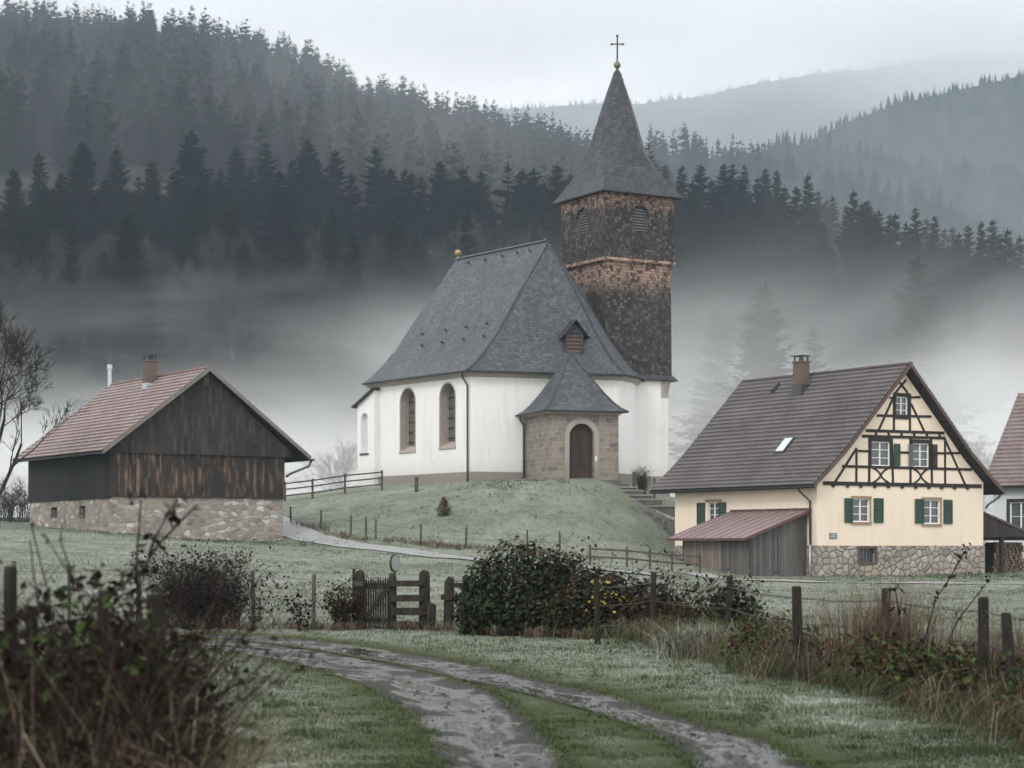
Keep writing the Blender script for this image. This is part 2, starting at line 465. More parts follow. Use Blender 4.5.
MT['louver'] = plain('louvre_wood', (0.12, 0.122, 0.13), 0.85, 0.3, 4)
MT['metal'] = plain('dark_zinc', (0.075, 0.08, 0.085), 0.5, 0.3, 3, 0.5)
MT['zinc'] = plain('bright_zinc', (0.42, 0.45, 0.48), 0.45, 0.2, 3, 0.5)
MT['iron'] = plain('wrought_iron', (0.055, 0.052, 0.05), 0.6, 0.3, 5, 0.4)
MT['gold'] = plain('dull_gilding', (0.33, 0.25, 0.11), 0.45, 0.35, 5, 0.7)
MT['gold2'] = plain('tarnished_gilding', (0.19, 0.155, 0.09), 0.5, 0.35, 5, 0.7)
MT['winframe'] = plain('white_window_paint', (0.76, 0.77, 0.76), 0.5, 0.08, 3)
MT['green'] = planks('green_shutter_paint', (0.018, 0.055, 0.040), (0.028, 0.074, 0.054), 0.09, 0.6, True, 0.0)
MT['glass'] = plain('dark_window_glass', (0.055, 0.065, 0.07), 0.12, 0.3, 1.5, 0, 0.8)
MT['leaded'] = ashlar('leaded_glass', [(0.13, 0.12, 0.108), (0.20, 0.185, 0.165), (0.16, 0.15, 0.135)], (0.03, 0.03, 0.03), 0.22, 0.28)
MT['lintel'] = plain('sandstone_lintel', (0.30, 0.22, 0.15), 0.9, 0.25, 4)
MT['brick'] = ashlar('chimney_brick', [(0.09, 0.052, 0.042), (0.15, 0.085, 0.068), (0.12, 0.075, 0.062)], (0.17, 0.155, 0.14), 0.24, 0.085)
MT['concrete'] = plain('worn_concrete', (0.24, 0.235, 0.22), 0.9, 0.25, 3, bump=0.3)
MT['steps'] = plain('mossy_step_stone', (0.12, 0.115, 0.105), 0.9, 0.6, 2, bump=0.4)
MT['seam'] = plain('rusty_sheet_roof', (0.27, 0.205, 0.20), 0.38, 0.35, 0.9, 0.1)
MT['seamlow'] = plain('sheet_roof_edge', (0.10, 0.05, 0.045), 0.6, 0.35, 2)
MT['blue'] = plain('blue_enamel', (0.05, 0.09, 0.17), 0.4, 0.1)
MT['post'] = bark('old_post_wood', (0.012, 0.011, 0.010), (0.050, 0.044, 0.038), 5)
MT['postgrey'] = bark('grey_post_wood', (0.04, 0.037, 0.034), (0.13, 0.12, 0.11), 5)
MT['gatewood'] = bark('gate_wood', (0.017, 0.015, 0.014), (0.060, 0.053, 0.047), 5)
MT['wire'] = plain('rusty_wire', (0.07, 0.06, 0.055), 0.6, 0.3, 3, 0.4)
MT['sign_face'] = plain('frosted_mirror_face', (0.24, 0.27, 0.255), 0.35, 0.25, 3)
MT['log_end'] = plain('cut_log_end', (0.24, 0.175, 0.12), 0.9, 0.5, 2)
MT['log_bark'] = bark('log_bark', (0.05, 0.042, 0.035), (0.13, 0.11, 0.09), 4)
MT['bark_dark'] = bark('spruce_bark', (0.030, 0.025, 0.022), (0.075, 0.06, 0.05), 2)
MT['bark_grey'] = bark('bare_twig_bark', (0.030, 0.030, 0.030), (0.072, 0.071, 0.070), 2)
MT['bark_brown'] = bark('brown_twig_bark', (0.028, 0.025, 0.023), (0.060, 0.053, 0.049), 2)
MT['bark_black'] = bark('wet_black_bark', (0.020, 0.017, 0.016), (0.06, 0.052, 0.047), 3)
MT['birch'] = bark('birch_bark', (0.13, 0.12, 0.11), (0.27, 0.26, 0.25), 2)
MT['needles'] = leafmat('spruce_needles', [(0.006, 0.013, 0.011), (0.013, 0.025, 0.020), (0.026, 0.042, 0.033)], 0.85, 0.05)
MT['needles_far'] = leafmat('forest_needles', [(0.008, 0.016, 0.014), (0.015, 0.027, 0.023), (0.026, 0.040, 0.033), (0.06, 0.050, 0.038)], 0.9, 0.04)
MT['larch'] = leafmat('yellow_larch_needles', [(0.06, 0.07, 0.03), (0.12, 0.115, 0.05), (0.10, 0.085, 0.05)], 0.75, 0.2)
MT['ivy'] = leafmat('ivy_leaf', [(0.004, 0.009, 0.005), (0.009, 0.020, 0.009), (0.020, 0.038, 0.016), (0.035, 0.020, 0.014), (0.065, 0.095, 0.05)], 0.55, 0.12, 0.06)
MT['bramble_leaf'] = leafmat('bramble_leaf', [(0.014, 0.009, 0.007), (0.030, 0.016, 0.012), (0.020, 0.030, 0.012), (0.085, 0.040, 0.024), (0.045, 0.065, 0.026)], 0.7, 0.08, 0.12)
MT['dark_leaf'] = leafmat('withered_dark_leaf', [(0.007, 0.006, 0.006), (0.015, 0.011, 0.010), (0.032, 0.020, 0.017)], 0.8, 0.06, 0.1)
MT['green_leaf'] = leafmat('green_bramble_leaf', [(0.020, 0.030, 0.012), (0.045, 0.075, 0.022), (0.07, 0.11, 0.03)], 0.7, 0.12, 0.2)
MT['yellow_leaf'] = leafmat('yellow_leaf', [(0.38, 0.30, 0.03), (0.50, 0.42, 0.06)], 0.5, 0.3, 0.25)
MT['dry'] = leafmat('dry_grass_blade', [(0.036, 0.027, 0.019), (0.10, 0.075, 0.052), (0.30, 0.245, 0.175)], 0.85, 0.08, 0.2)
MT['redgrass'] = leafmat('rusty_dry_stem', [(0.045, 0.030, 0.021), (0.11, 0.077, 0.053), (0.26, 0.195, 0.14)], 0.85, 0.08, 0.2)
MT['blade'] = leafmat('frosted_grass_blade', [(0.030, 0.044, 0.012), (0.048, 0.078, 0.022), (0.13, 0.16, 0.09), (0.32, 0.345, 0.29), (0.52, 0.56, 0.51)], 0.7, 0.25, 0.15)
MT['stem_red'] = bark('bramble_stem', (0.010, 0.007, 0.006), (0.036, 0.024, 0.020), 4)
# ------------------------------------------------------------------ terrain height
CTRL = []
def cp(px, py, Y): p = at(px, py, Y); CTRL.append((p.x, p.y, p.z))
def cz(x, y, z): CTRL.append((x, y, z))
# foreground flat
for x in (-28, -14, -5, 4, 14, 28):
    cz(x, 2, 0); cz(x, 18, 0); cz(x, 34, 0.0)
for x, z in ((-24, .55), (-16, .4), (-8, .2), (0, .1), (8, 0), (18, 0)): cz(x, 52, z)
for x, z in ((-28, 1.2), (-18, 1.0), (-8, .62), (0, .35), (9, .05), (20, 0), (30, 0)): cz(x, 72, z)
for x, z in ((-34, 2.2), (-25, 2.0), (-16, 1.65), (-8, 1.2), (0, .75), (9, .15), (15, .02), (24, .02), (36, .1)): cz(x, 90, z)
# barn yard, lane, mound, house
cz(-28, 116.7, 3.02); cz(-21, 104.6, 2.4); cz(-12.4, 110.4, 2.05); cz(-20, 118, 2.75); cz(-36, 112, 3.1); cz(-45, 125, 3.3)
cp(292, 533, 113); cp(370, 548, 104); cp(480, 560, 95); cp(560, 564, 91)
cp(290, 523, 117); cp(350, 538, 109.5); cp(420, 545, 105); cp(466, 549, 103); cp(527, 551, 102.5); cp(590, 556, 102); cp(650, 558, 103)
cp(285, 502, 126); cp(330, 494, 127); cp(380, 487, 128.5); cp(470, 483, 122.5); cp(530, 481.5, 119.5); cp(600, 483, 119.5)
cp(450, 515, 111.5); cp(520, 515, 110.5); cp(600, 520, 110.5); cp(380, 518, 114); cp(330, 515, 119)
cz(-2.6, 125, 5.7); cz(2.3, 121.5, 5.65); cz(6.5, 123, 5.6); cz(-10, 136, 5.6); cz(0, 138, 5.6); cz(8, 131, 5.4); cz(11, 134, 4.9)
cp(640, 497, 121); cp(668, 514, 119); cz(10.5, 116.5, 2.6); cz(9.0, 112.5, 1.0); cz(12.2, 108, .3); cz(15.7, 102.6, .17); cz(11.2, 102, .2)
cz(26, 109.3, .2); cz(35, 112, .2); cz(20, 118, .8); cz(48, 112, .4); cz(30, 128, .8); cz(14, 122, 2.4)
for x, z in ((-60, 2.6), (-30, 3.0), (-14, 3.6), (0, 4.4), (14, 3.0), (30, 1.2), (60, 1)): cz(x, 152, z)
for x in (-90, -55, -20, 20, 55, 90): cz(x, 190, 2.0)
for x, z in ((-75, 2.4), (75, .4)): cz(x, 110, z)
for x, z in ((-60, 1.2), (60, 0.1)): cz(x, 70, z)
for x in (-50, 50): cz(x, 20, 0)
C = np.array(CTRL)
def tpsk(d2): return np.where(d2 > 1e-9, d2 * np.log(np.maximum(d2, 1e-9)), 0.0)
_n = len(C)
_K = tpsk(((C[:, None, :2] - C[None, :, :2]) ** 2).sum(-1)) + np.eye(_n) * 2.0
_P = np.c_[np.ones(_n), C[:, :2]]
_A = np.block([[_K, _P], [_P.T, np.zeros((3, 3))]])
_w = np.linalg.solve(_A, np.r_[C[:, 2], np.zeros(3)])

def sstep(a, b, x):
    t = np.clip((x - a) / (b - a), 0, 1)
    return t * t * (3 - 2 * t)

# ridges: (depth of the crest, where the slope starts, [(column, row of the ground on the crest)])
RIDGES = [
    (1100, 262, [(-900, 20), (-400, 22), (0, 40), (120, 50), (200, 56), (260, 74), (300, 86), (340, 108), (370, 118), (400, 128), (440, 138), (500, 152), (560, 164), (600, 178), (660, 205), (720, 262), (800, 335), (1000, 440), (1400, 520)]),
    (560, 300, [(300, 500), (480, 300), (560, 245), (650, 238), (740, 244), (800, 256), (850, 272), (900, 288), (1000, 308), (1100, 322), (1400, 350), (2000, 380)]),
    (1300, 760, [(300, 330), (480, 210), (560, 168), (620, 156), (680, 152), (760, 165), (820, 180), (900, 206), (960, 232), (1024, 250), (1200, 290), (1700, 330)]),
    (1700, 1350, [(500, 260), (600, 196), (700, 162), (800, 146), (860, 156), (940, 172), (1024, 178), (1200, 185), (1700, 200)]),
    (2100, 1700, [(450, 280), (600, 215), (680, 178), (740, 158), (800, 146), (850, 121), (900, 104), (960, 88), (1024, 76), (1200, 50), (1700, 20)]),
    (3200, 2250, [(-300, 170), (200, 135), (450, 113), (480, 109), (560, 106), (640, 104), (700, 95), (760, 84), (820, 74), (870, 68), (920, 60), (1100, 50), (1700, 60)]),
]
def hills(X, Y):
    px = CX + F * X / np.maximum(Y, 1.0)
    z = np.zeros_like(X)
    for k, (Yr, Ys, prof) in enumerate(RIDGES):
        pp = np.array(prof, dtype=float)
        zr = EYE + (HY - np.interp(px, pp[:, 0], pp[:, 1])) / F * Yr
        t = np.clip((Y - Ys) / (Yr - Ys), 0, 1)
        up = t ** 0.95
        zz = zr * up
        zz = np.where(Y > Yr, zr - (Y - Yr) * 0.45, zz)
        zz += np.where(Y > Ys, (np.sin(X * 0.021 + k) * np.sin(Y * 0.017 + 2 * k) * 5 + np.sin(X * .05 + Y * .03) * 2) * t * (1 - 0.6 * t), 0)
        z = np.maximum(z, zz)
    return z

def zf(X, Y):
    X = np.atleast_1d(np.asarray(X, dtype=float)); Y = np.atleast_1d(np.asarray(Y, dtype=float))
    sh = np.broadcast(X, Y).shape
    X = np.broadcast_to(X, sh).ravel(); Y = np.broadcast_to(Y, sh).ravel()
    z = np.zeros(X.size)
    mid = (Y < 230)
    if mid.any():
        x = np.clip(X[mid], -90, 90); y = np.clip(Y[mid], 0, 190)
        d2 = (x[:, None] - C[None, :, 0]) ** 2 + (y[:, None] - C[None, :, 1]) ** 2
        v = tpsk(d2) @ _w[:_n] + _w[_n] + _w[_n + 1] * x + _w[_n + 2] * y
        v = np.clip(v, -0.3, 6.0)
        v = v * sstep(26, 46, y) + 0.0
        v += 0.05 * np.sin(x * .9 + 1.3 * np.sin(y * .31)) * np.sin(y * .7 + x * .2) * sstep(34, 60, y)
        w = sstep(170, 228, Y[mid])
        z[mid] = v * (1 - w) + 2.0 * w
    z[~mid] = 2.0
    z = np.maximum(z, hills(X, Y))
    return z.reshape(sh)
def zg(x, y): return float(zf(x, y)[0])

# ------------------------------------------------------------------ the track
TRK_L = [(768, 440, 572), (725, 422, 539), (694, 384, 496), (678, 347, 452), (662, 292, 389), (652, 238, 332), (645, 190, 285), (640, 130, 225), (637, 60, 150)]
TRK_R = [(768, 698, 822), (740, 668, 764), (725, 634, 708), (709, 588, 657), (694, 533, 607), (678, 462, 533), (662, 389, 464), (650, 320, 389), (642, 262, 334), (637.5, 212, 285), (634.5, 150, 225), (632.5, 60, 130)]
def gpt(px, py):
    Y = EYE * F / (py - HY)
    return ((px - CX) / F * Y, Y)
def rut(rows):
    L = [gpt(a, y) for y, a, b in rows]; Rr = [gpt(b, y) for y, a, b in rows]
    # carry on towards and past the camera
    for S in (L, Rr):
        (x0, y0), (x1, y1) = S[0], S[1]
        dx = (x0 - x1) / (y0 - y1)
        pre = []
        for yy in (1.0, 5.0, 9.0, 12.5):
            t = (y0 - yy)
            pre.append((x0 - (dx * t) * 0.9 + 0.010 * t * t, yy))
        S[:0] = pre
    def dense(S):
        S = np.array(S); d = np.r_[0, np.cumsum(np.hypot(*np.diff(S, axis=0).T))]
        # smooth curve through the points by Catmull-Rom
        out = []
        n = 140
        for u in np.linspace(0, 1, n):
            q = u * (len(S) - 1); i = min(int(q), len(S) - 2); f = q - i
            p0, p1, p2, p3 = S[max(i-1, 0)], S[i], S[i+1], S[min(i+2, len(S)-1)]
            out.append(0.5 * ((2*p1) + (-p0+p2)*f + (2*p0-5*p1+4*p2-p3)*f*f + (-p0+3*p1-3*p2+p3)*f**3))
        return np.array(out)
    return dense(L), dense(Rr)
RUTS = [rut(TRK_L), rut(TRK_R)]
RUT_PTS = [np.concatenate([a + (b - a) * t for t in (0.0, 0.25, 0.5, 0.75, 1.0)]) for a, b in RUTS]
def rut_dist(X, Y):
    """distance to the nearest rut sample and whether inside a rut"""
    X = X.ravel(); Y = Y.ravel()
    d = np.full(X.size, 99.0)
    ins = np.zeros(X.size, bool)
    nr = (Y < 50) & (np.abs(X) < 16)
    idx = np.nonzero(nr)[0]
    for (a, b) in RUTS:
        for s in range(0, len(idx), 20000):
            ii = idx[s:s+20000]
            P = np.stack([X[ii], Y[ii]], 1)
            c = (a + b) / 2
            dd = ((P[:, None, :] - c[None]) ** 2).sum(-1)
            k = dd.argmin(1)
            ax = b[k] - a[k]; w = np.linalg.norm(ax, axis=1)
            # distance across the rut: project on the perpendicular of the run
            t = np.gradient(c, axis=0)[k]; t /= np.linalg.norm(t, axis=1)[:, None]
            nrm = np.stack([-t[:, 1], t[:, 0]], 1)
            off = np.abs(((P - c[k]) * nrm).sum(1)); half = np.abs((ax * nrm).sum(1)) / 2
            far = np.sqrt(dd[np.arange(len(k)), k])
            e = np.where(far > 1.6 + half, far, off - half)
            d[ii] = np.minimum(d[ii], e)
    return d

def noise2(X, Y, seed, sc):
    """cheap smooth value noise"""
    r = np.random.default_rng(seed).random((256, 256))
    x = X / sc + 100; y = Y / sc + 100
    xi = np.floor(x).astype(int); yi = np.floor(y).astype(int)
    fx = x - xi; fy = y - yi
    fx = fx * fx * (3 - 2 * fx); fy = fy * fy * (3 - 2 * fy)
    g = lambda i, j: r[(xi + i) % 256, (yi + j) % 256]
    return (g(0,0)*(1-fx)+g(1,0)*fx)*(1-fy) + (g(0,1)*(1-fx)+g(1,1)*fx)*fy

# ------------------------------------------------------------------ ground sheet
def ground_material():
    m = NT('frosty_meadow')
    ob = m.coord()
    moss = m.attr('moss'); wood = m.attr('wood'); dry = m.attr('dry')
    n1 = m.noise(ob, 0.10, 6, 0.6); n2 = m.noise(m.mapping(ob, (1, .8, 1)), 0.55, 8, 0.7); n3 = m.noise(ob, 5.0, 8, 0.75)
    n4 = m.noise(m.mapping(ob, (1, .4, 1), rot=(0, 0, .3)), 1.6, 6, 0.7, 0.6)
    fr = m.math('ADD', m.math('MULTIPLY', n1, 0.5), m.math('ADD', m.math('MULTIPLY', n2, 0.55), m.math('MULTIPLY', n3, 0.55)))
    green = m.mix(n3, (0.052, 0.066, 0.030), (0.125, 0.143, 0.082))
    frost = m.mix(n3, (0.21, 0.228, 0.19), (0.45, 0.468, 0.42))
    col = m.mix(m.ramp(fr, (0.60, 0.0), (1.0, 1)), green, frost)
    tuft = m.ramp(n4, (0.56, 0), (0.72, 1))
    col = m.mix(m.math('MULTIPLY', tuft, 0.65), col, (0.13, 0.145, 0.085))
    n5 = m.noise(m.mapping(ob, (1, .7, 1), rot=(0, 0, .5)), 0.9, 8, 0.75, 0.8)
    col = m.mix(m.math('MULTIPLY', m.ramp(n5, (0.54, 0), (0.66, 1)), 0.55), col, m.mix(n3, (0.05, 0.06, 0.028), (0.14, 0.145, 0.085)))
    col = m.mix(m.math('MULTIPLY', m.ramp(n5, (0.34, 1), (0.44, 0)), 0.5), col, m.mix(n3, (0.26, 0.275, 0.235), (0.52, 0.54, 0.50)))
    col = m.mix(m.math('MULTIPLY', dry, 0.72), col, m.mix(m.math('ADD', m.math('MULTIPLY', n3, .6), m.math('MULTIPLY', n2, .45)), (0.042, 0.060, 0.030), (0.24, 0.295, 0.225)))
    mcol = m.mix(n3, (0.026, 0.034, 0.011), (0.10, 0.12, 0.042))
    col = m.mix(moss, col, mcol)
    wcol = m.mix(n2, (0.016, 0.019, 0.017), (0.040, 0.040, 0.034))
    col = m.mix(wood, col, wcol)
    m.base(col); m.rough(0.92); m.spec(0.2)
    h = m.math('ADD', m.math('MULTIPLY', n3, 0.5), m.math('ADD', m.math('MULTIPLY', n4, 0.8), m.math('MULTIPLY', n2, 0.6)))
    m.bump(h, 1.0, 0.22)
    return m.mat

def lush(X, Y):
    """where the grass has thawed or grows thick: beside the houses and on the mound's sunny side"""
    def strip_of(ox, oy, deg, w, d0):
        c, s = math.cos(R(deg)), math.sin(R(deg)); x = (X - ox) * c + (Y - oy) * s; y = -(X - ox) * s + (Y - oy) * c
        return sstep(-2.5, .5, x) * sstep(w + 3, w, x) * sstep(-d0, -d0 * .45, y) * sstep(6, 3, y)
    a = np.maximum(strip_of(-21, 105, 33, 10, 7.5), strip_of(15.7, 103, 32.7, 12, 9))
    mound = np.exp(-(((X - 1) / 15) ** 2 + ((Y - 114) / 9.5) ** 2) ** 2) * .62
    n = noise2(X, Y, 41, 2.3) * .5 + noise2(X, Y, 42, 7.0) * .5
    return np.clip(np.maximum(a, mound) * (.65 + .7 * n) + .55 * sstep(.56, .8, n) * (Y < 240), 0, 1)
def build_ground():
    ty = [-6.0, -2.0, 1.0, 3.0]
    y = 5.0
    while y < 3700:
        ty.append(y); y *= 1.019 if y < 200 else 1.022
    ty = [q for q in ty if q < 3330]
    for q in RIDGES: ty += [q[0], q[0] - 14.0, q[0] + 14.0]
    ty = np.array(sorted(ty))
    k = np.concatenate([np.linspace(-1.3, -0.42, 14)[:-1], np.linspace(-0.42, 0.42, 300), np.linspace(0.42, 1.3, 14)[1:]])
    W = np.maximum(ty, 9.0)
    X = k[None, :] * W[:, None] * np.interp(ty, (0, 200, 800), (1, 1, .6))[:, None]; Y = np.repeat(ty[:, None], len(k), 1)
    Z = zf(X, Y)
    d = rut_dist(X, Y).reshape(X.shape)
    Z = Z - 0.05 * sstep(0.12, -0.12, d)                       # wheel ruts lie a little low
    moss = sstep(1.0, 0.05, d + 0.5 * (noise2(X, Y, 3, 0.7) - 0.5))
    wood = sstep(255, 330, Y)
    dry = lush(X, Y)
    nr, nc = X.shape
    V = np.stack([X, Y, Z], -1).reshape(-1, 3)
    i = np.arange(nr - 1)[:, None] * nc + np.arange(nc - 1)[None]
    Fc = np.stack([i, i + 1, i + nc + 1, i + nc], -1).reshape(-1, 4)
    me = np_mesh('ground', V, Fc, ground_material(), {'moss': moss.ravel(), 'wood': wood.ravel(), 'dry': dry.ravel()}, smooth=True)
    o = link('ground', me)
    tag(o, 'frosted green meadow and wooded valley sides around the church', 'ground', kind='structure')
build_ground()

def wet_track_material():
    m = NT('wet_gravel')
    ob = m.coord()
    u = m.attr('across')
    al = m.attr('along'); uvw = m.n('ShaderNodeCombineXYZ', X=m.math('MULTIPLY', u, 0.75), Y=m.math('MULTIPLY', al, 0.42), Z=m.attr('which')).outputs[0]
    big = m.noise(uvw, 1.7, 3, 0.5, 0.5); fine = m.noise(ob, 34, 6, 0.8); mid = m.noise(ob, 5.5, 7, 0.7)
    pud = m.math('ADD', big, m.math('MULTIPLY', m.math('SUBTRACT', mid, 0.5), 0.16))
    pud = m.math('ADD', pud, m.math('MULTIPLY', m.math('SUBTRACT', 0.45, m.math('ABSOLUTE', u)), 0.22))
    wet = m.ramp(pud, (0.42, 0), (0.53, 1))
    pool = m.ramp(pud, (0.57, 0), (0.60, 1))
    col = m.mix(fine, (0.022, 0.022, 0.021), (0.115, 0.115, 0.11))
    col = m.mix(m.ramp(mid, (0.48, 0), (0.68, 0.85)), col, (0.045, 0.040, 0.030))
    col = m.mix(m.math('MULTIPLY', wet, 0.5), col, (0.045, 0.043, 0.042))
    col = m.mix(pool, col, (0.03, 0.028, 0.025))
    edge = m.mapr(m.math('ADD', m.math('ABSOLUTE', u), m.math('MULTIPLY', m.math('SUBTRACT', m.math('ADD', m.math('MULTIPLY', mid, .6), m.math('MULTIPLY', big, .4)), 0.5), 1.3)), 0.84, 1.06)
    col = m.mix(edge, col, m.mix(fine, (0.03, 0.03, 0.014), (0.09, 0.09, 0.04)))
    m.base(col)
    rg = m.mix(wet, 0.8, 0.26); rg = m.mix(pool, rg, 0.10); rg = m.mix(edge, rg, 0.9)
    m.rough(rg); m.set(m.bsdf, 'Specular IOR Level', m.mix(wet, 0.12, 0.85))
    h = m.math('ADD', m.math('MULTIPLY', fine, 0.6), m.math('MULTIPLY', mid, 0.9))
    h = m.math('MULTIPLY', h, m.math('SUBTRACT', 1.0, m.math('MULTIPLY', m.math('MAXIMUM', pool, m.math('MULTIPLY', wet, 0.92)), 0.96)))
    m.bump(h, 1.0, 0.045)
    return m.mat

def build_track():
    V, Fc, U, AL, WH = [], [], [], [], []
    nu = 13
    for wh, (a, b) in enumerate(RUTS):
        c_ = (a + b) / 2; run = np.r_[0, np.cumsum(np.hypot(*np.diff(c_, axis=0).T))]
        n0 = len(V)
        # a ragged outer line instead of a ruled one
        for i, (p, q) in enumerate(zip(a, b)):
            for j in range(nu):
                t = -0.06 + 1.12 * j / (nu - 1)
                w = p + (q - p) * t
                rag = 0.05 * math.sin(i * 1.9 + j) + 0.05 * math.sin(i * .7) if j in (0, nu - 1) else 0
                V.append((w[0] + rag * (q[0]-p[0]) * .6, w[1] + rag * (q[1]-p[1]) * .6, zg(*w) - 0.045 + 0.03 * abs(2*t-1)**2)); U.append(2 * t - 1); AL.append(run[i]); WH.append(wh * 7.3)
        for i in range(len(a) - 1):
            for j in range(nu - 1):
                k = n0 + i * nu + j
                Fc.append((k, k + 1, k + nu + 1, k + nu))
    me = np_mesh('track', V, Fc, wet_track_material(), {'across': U, 'along': AL, 'which': WH}, smooth=True)
    tag(link('track', me), 'two wet gravel wheel ruts curving away to the gate', 'track', kind='structure')
build_track()

def strip(name, pts, w, mat, label, lift=0.03, kind='structure', cat='lane'):
    """a lane laid on the ground along world points"""
    P = np.array(pts, dtype=float)
    out = []
    n = 60
    for u in np.linspace(0, 1, n):
        q = u * (len(P) - 1); i = min(int(q), len(P) - 2); f = q - i
        p0, p1, p2, p3 = P[max(i-1, 0)], P[i], P[i+1], P[min(i+2, len(P)-1)]
        out.append(0.5 * ((2*p1) + (-p0+p2)*f + (2*p0-5*p1+4*p2-p3)*f*f + (-p0+3*p1-3*p2+p3)*f**3))
    out = np.array(out); t = np.gradient(out, axis=0); t /= np.linalg.norm(t, axis=1)[:, None]
    nr = np.stack([-t[:, 1], t[:, 0]], 1)
    V, Fc, U = [], [], []
    nu = 7
    for i in range(n):
        for j in range(nu):
            s = (j / (nu - 1) - .5) * w * (1 + 0.05 * math.sin(i * 1.7 + j))
            x, y = out[i] + nr[i] * s
            V.append((x, y, zg(x, y) + lift)); U.append(2 * j / (nu - 1) - 1)
    for i in range(n - 1):
        for j in range(nu - 1):
            k = i * nu + j
            Fc.append((k, k + 1, k + nu + 1, k + nu))
    me = np_mesh(name, V, Fc, mat, {'across': U}, smooth=True)
    return tag(link(name, me), label, cat, kind=kind)

def lane_material(name, c, rough):
    m = NT(name)
    ob = m.coord(); n = m.noise(m.mapping(ob, (.5, .5, .5)), 0.8, 6, 0.6); f = m.noise(ob, 6, 7, 0.7)
    m.base(m.mix(f, [x * .7 for x in c], [x * 1.25 for x in c])); m.rough(m.mix(n, rough, rough + 0.25)); m.spec(0.5)
    m.bump(f, 0.3, 0.02)
    return m.mat
LANE = lane_material('wet_asphalt', (0.25, 0.255, 0.25), 0.36)
PATH = lane_material('gravel_path', (0.27, 0.26, 0.25), 0.6)
def wpt(px, py, Y): p = at(px, py, Y); return (p.x, p.y)
strip('lane', [wpt(230, 521, 131), wpt(268, 526, 120), wpt(295, 534, 113), wpt(330, 541, 108), wpt(370, 548, 104), wpt(420, 554, 100), wpt(480, 560, 95), wpt(560, 564, 91), wpt(660, 572, 89)], 1.9, LANE,
      'wet grey lane passing below the church mound', 0.05)
strip('path', [wpt(690, 576, 97), (10.2, 93.5), (15.5, 91), (22, 88.5), (30, 86.5), (45, 85)], 1.9, PATH, 'pale gravel path on the meadow before the half timbered house', 0.04, cat='path')
# ------------------------------------------------------------------ building pieces
def tiled_slope(y0, y1, prof, tw, rowl, amp, lift, flip=False, seed=1):
    """one roof slope of lapped tiles along y; prof runs from the eave up as (x, z). returns V, F, rnd, low"""
    r = np.random.default_rng(seed)
    P = np.array(prof, dtype=float)
    seg = np.hypot(*np.diff(P, axis=0).T); cum = np.r_[0, np.cumsum(seg)]
    nrow = int(round(cum[-1] / rowl)); nc = int(round((y1 - y0) / tw)); sub = 6
    ys = np.linspace(y0, y1, nc * sub + 1)
    ph = (np.arange(nc * sub + 1) % sub) / sub
    wave = amp * (np.cos(2 * np.pi * ph) * 0.6 + 0.4 * np.cos(4 * np.pi * ph + .6))
    V, Fc, rnd, low = [], [], [], []
    for k in range(nrow):
        s0 = cum[-1] * k / nrow - 0.02; s1 = cum[-1] * (k + 1) / nrow + 0.04
        cols = r.random(nc + 1); jig = (r.random(nc + 1) - .5) * 0.014
        ci = np.minimum(np.arange(nc * sub + 1) // sub, nc)
        n0 = len(V)
        for si, (s, li) in enumerate(((s0, lift * .15), (s0, lift), ((s0 + s1) / 2, lift * .55), (s1, 0.0))):
            ss = np.clip(s, 0, cum[-1])
            x = np.interp(ss, cum, P[:, 0]); z = np.interp(ss, cum, P[:, 1])
            i = min(int(np.searchsorted(cum, ss, side='right')) - 1, len(seg) - 1)
            t = (P[i + 1] - P[i]) / seg[i]
            nn = np.array([-t[1], t[0]])
            if nn[1] < 0: nn = -nn
            for c in range(len(ys)):
                h = li + wave[c] + (jig[ci[c]] if si in (1,) else 0)
                V.append((x + nn[0] * h, ys[c], z + nn[1] * h)); rnd.append(cols[ci[c]]); low.append((0.6, 1.0, .35, 0.0)[si])
        w = len(ys)
        for si in range(3):
            for c in range(w - 1):
                a = n0 + si * w + c
                q = (a, a + 1, a + w + 1, a + w)
                Fc.append(q[::-1] if flip else q)
    return V, Fc, rnd, low

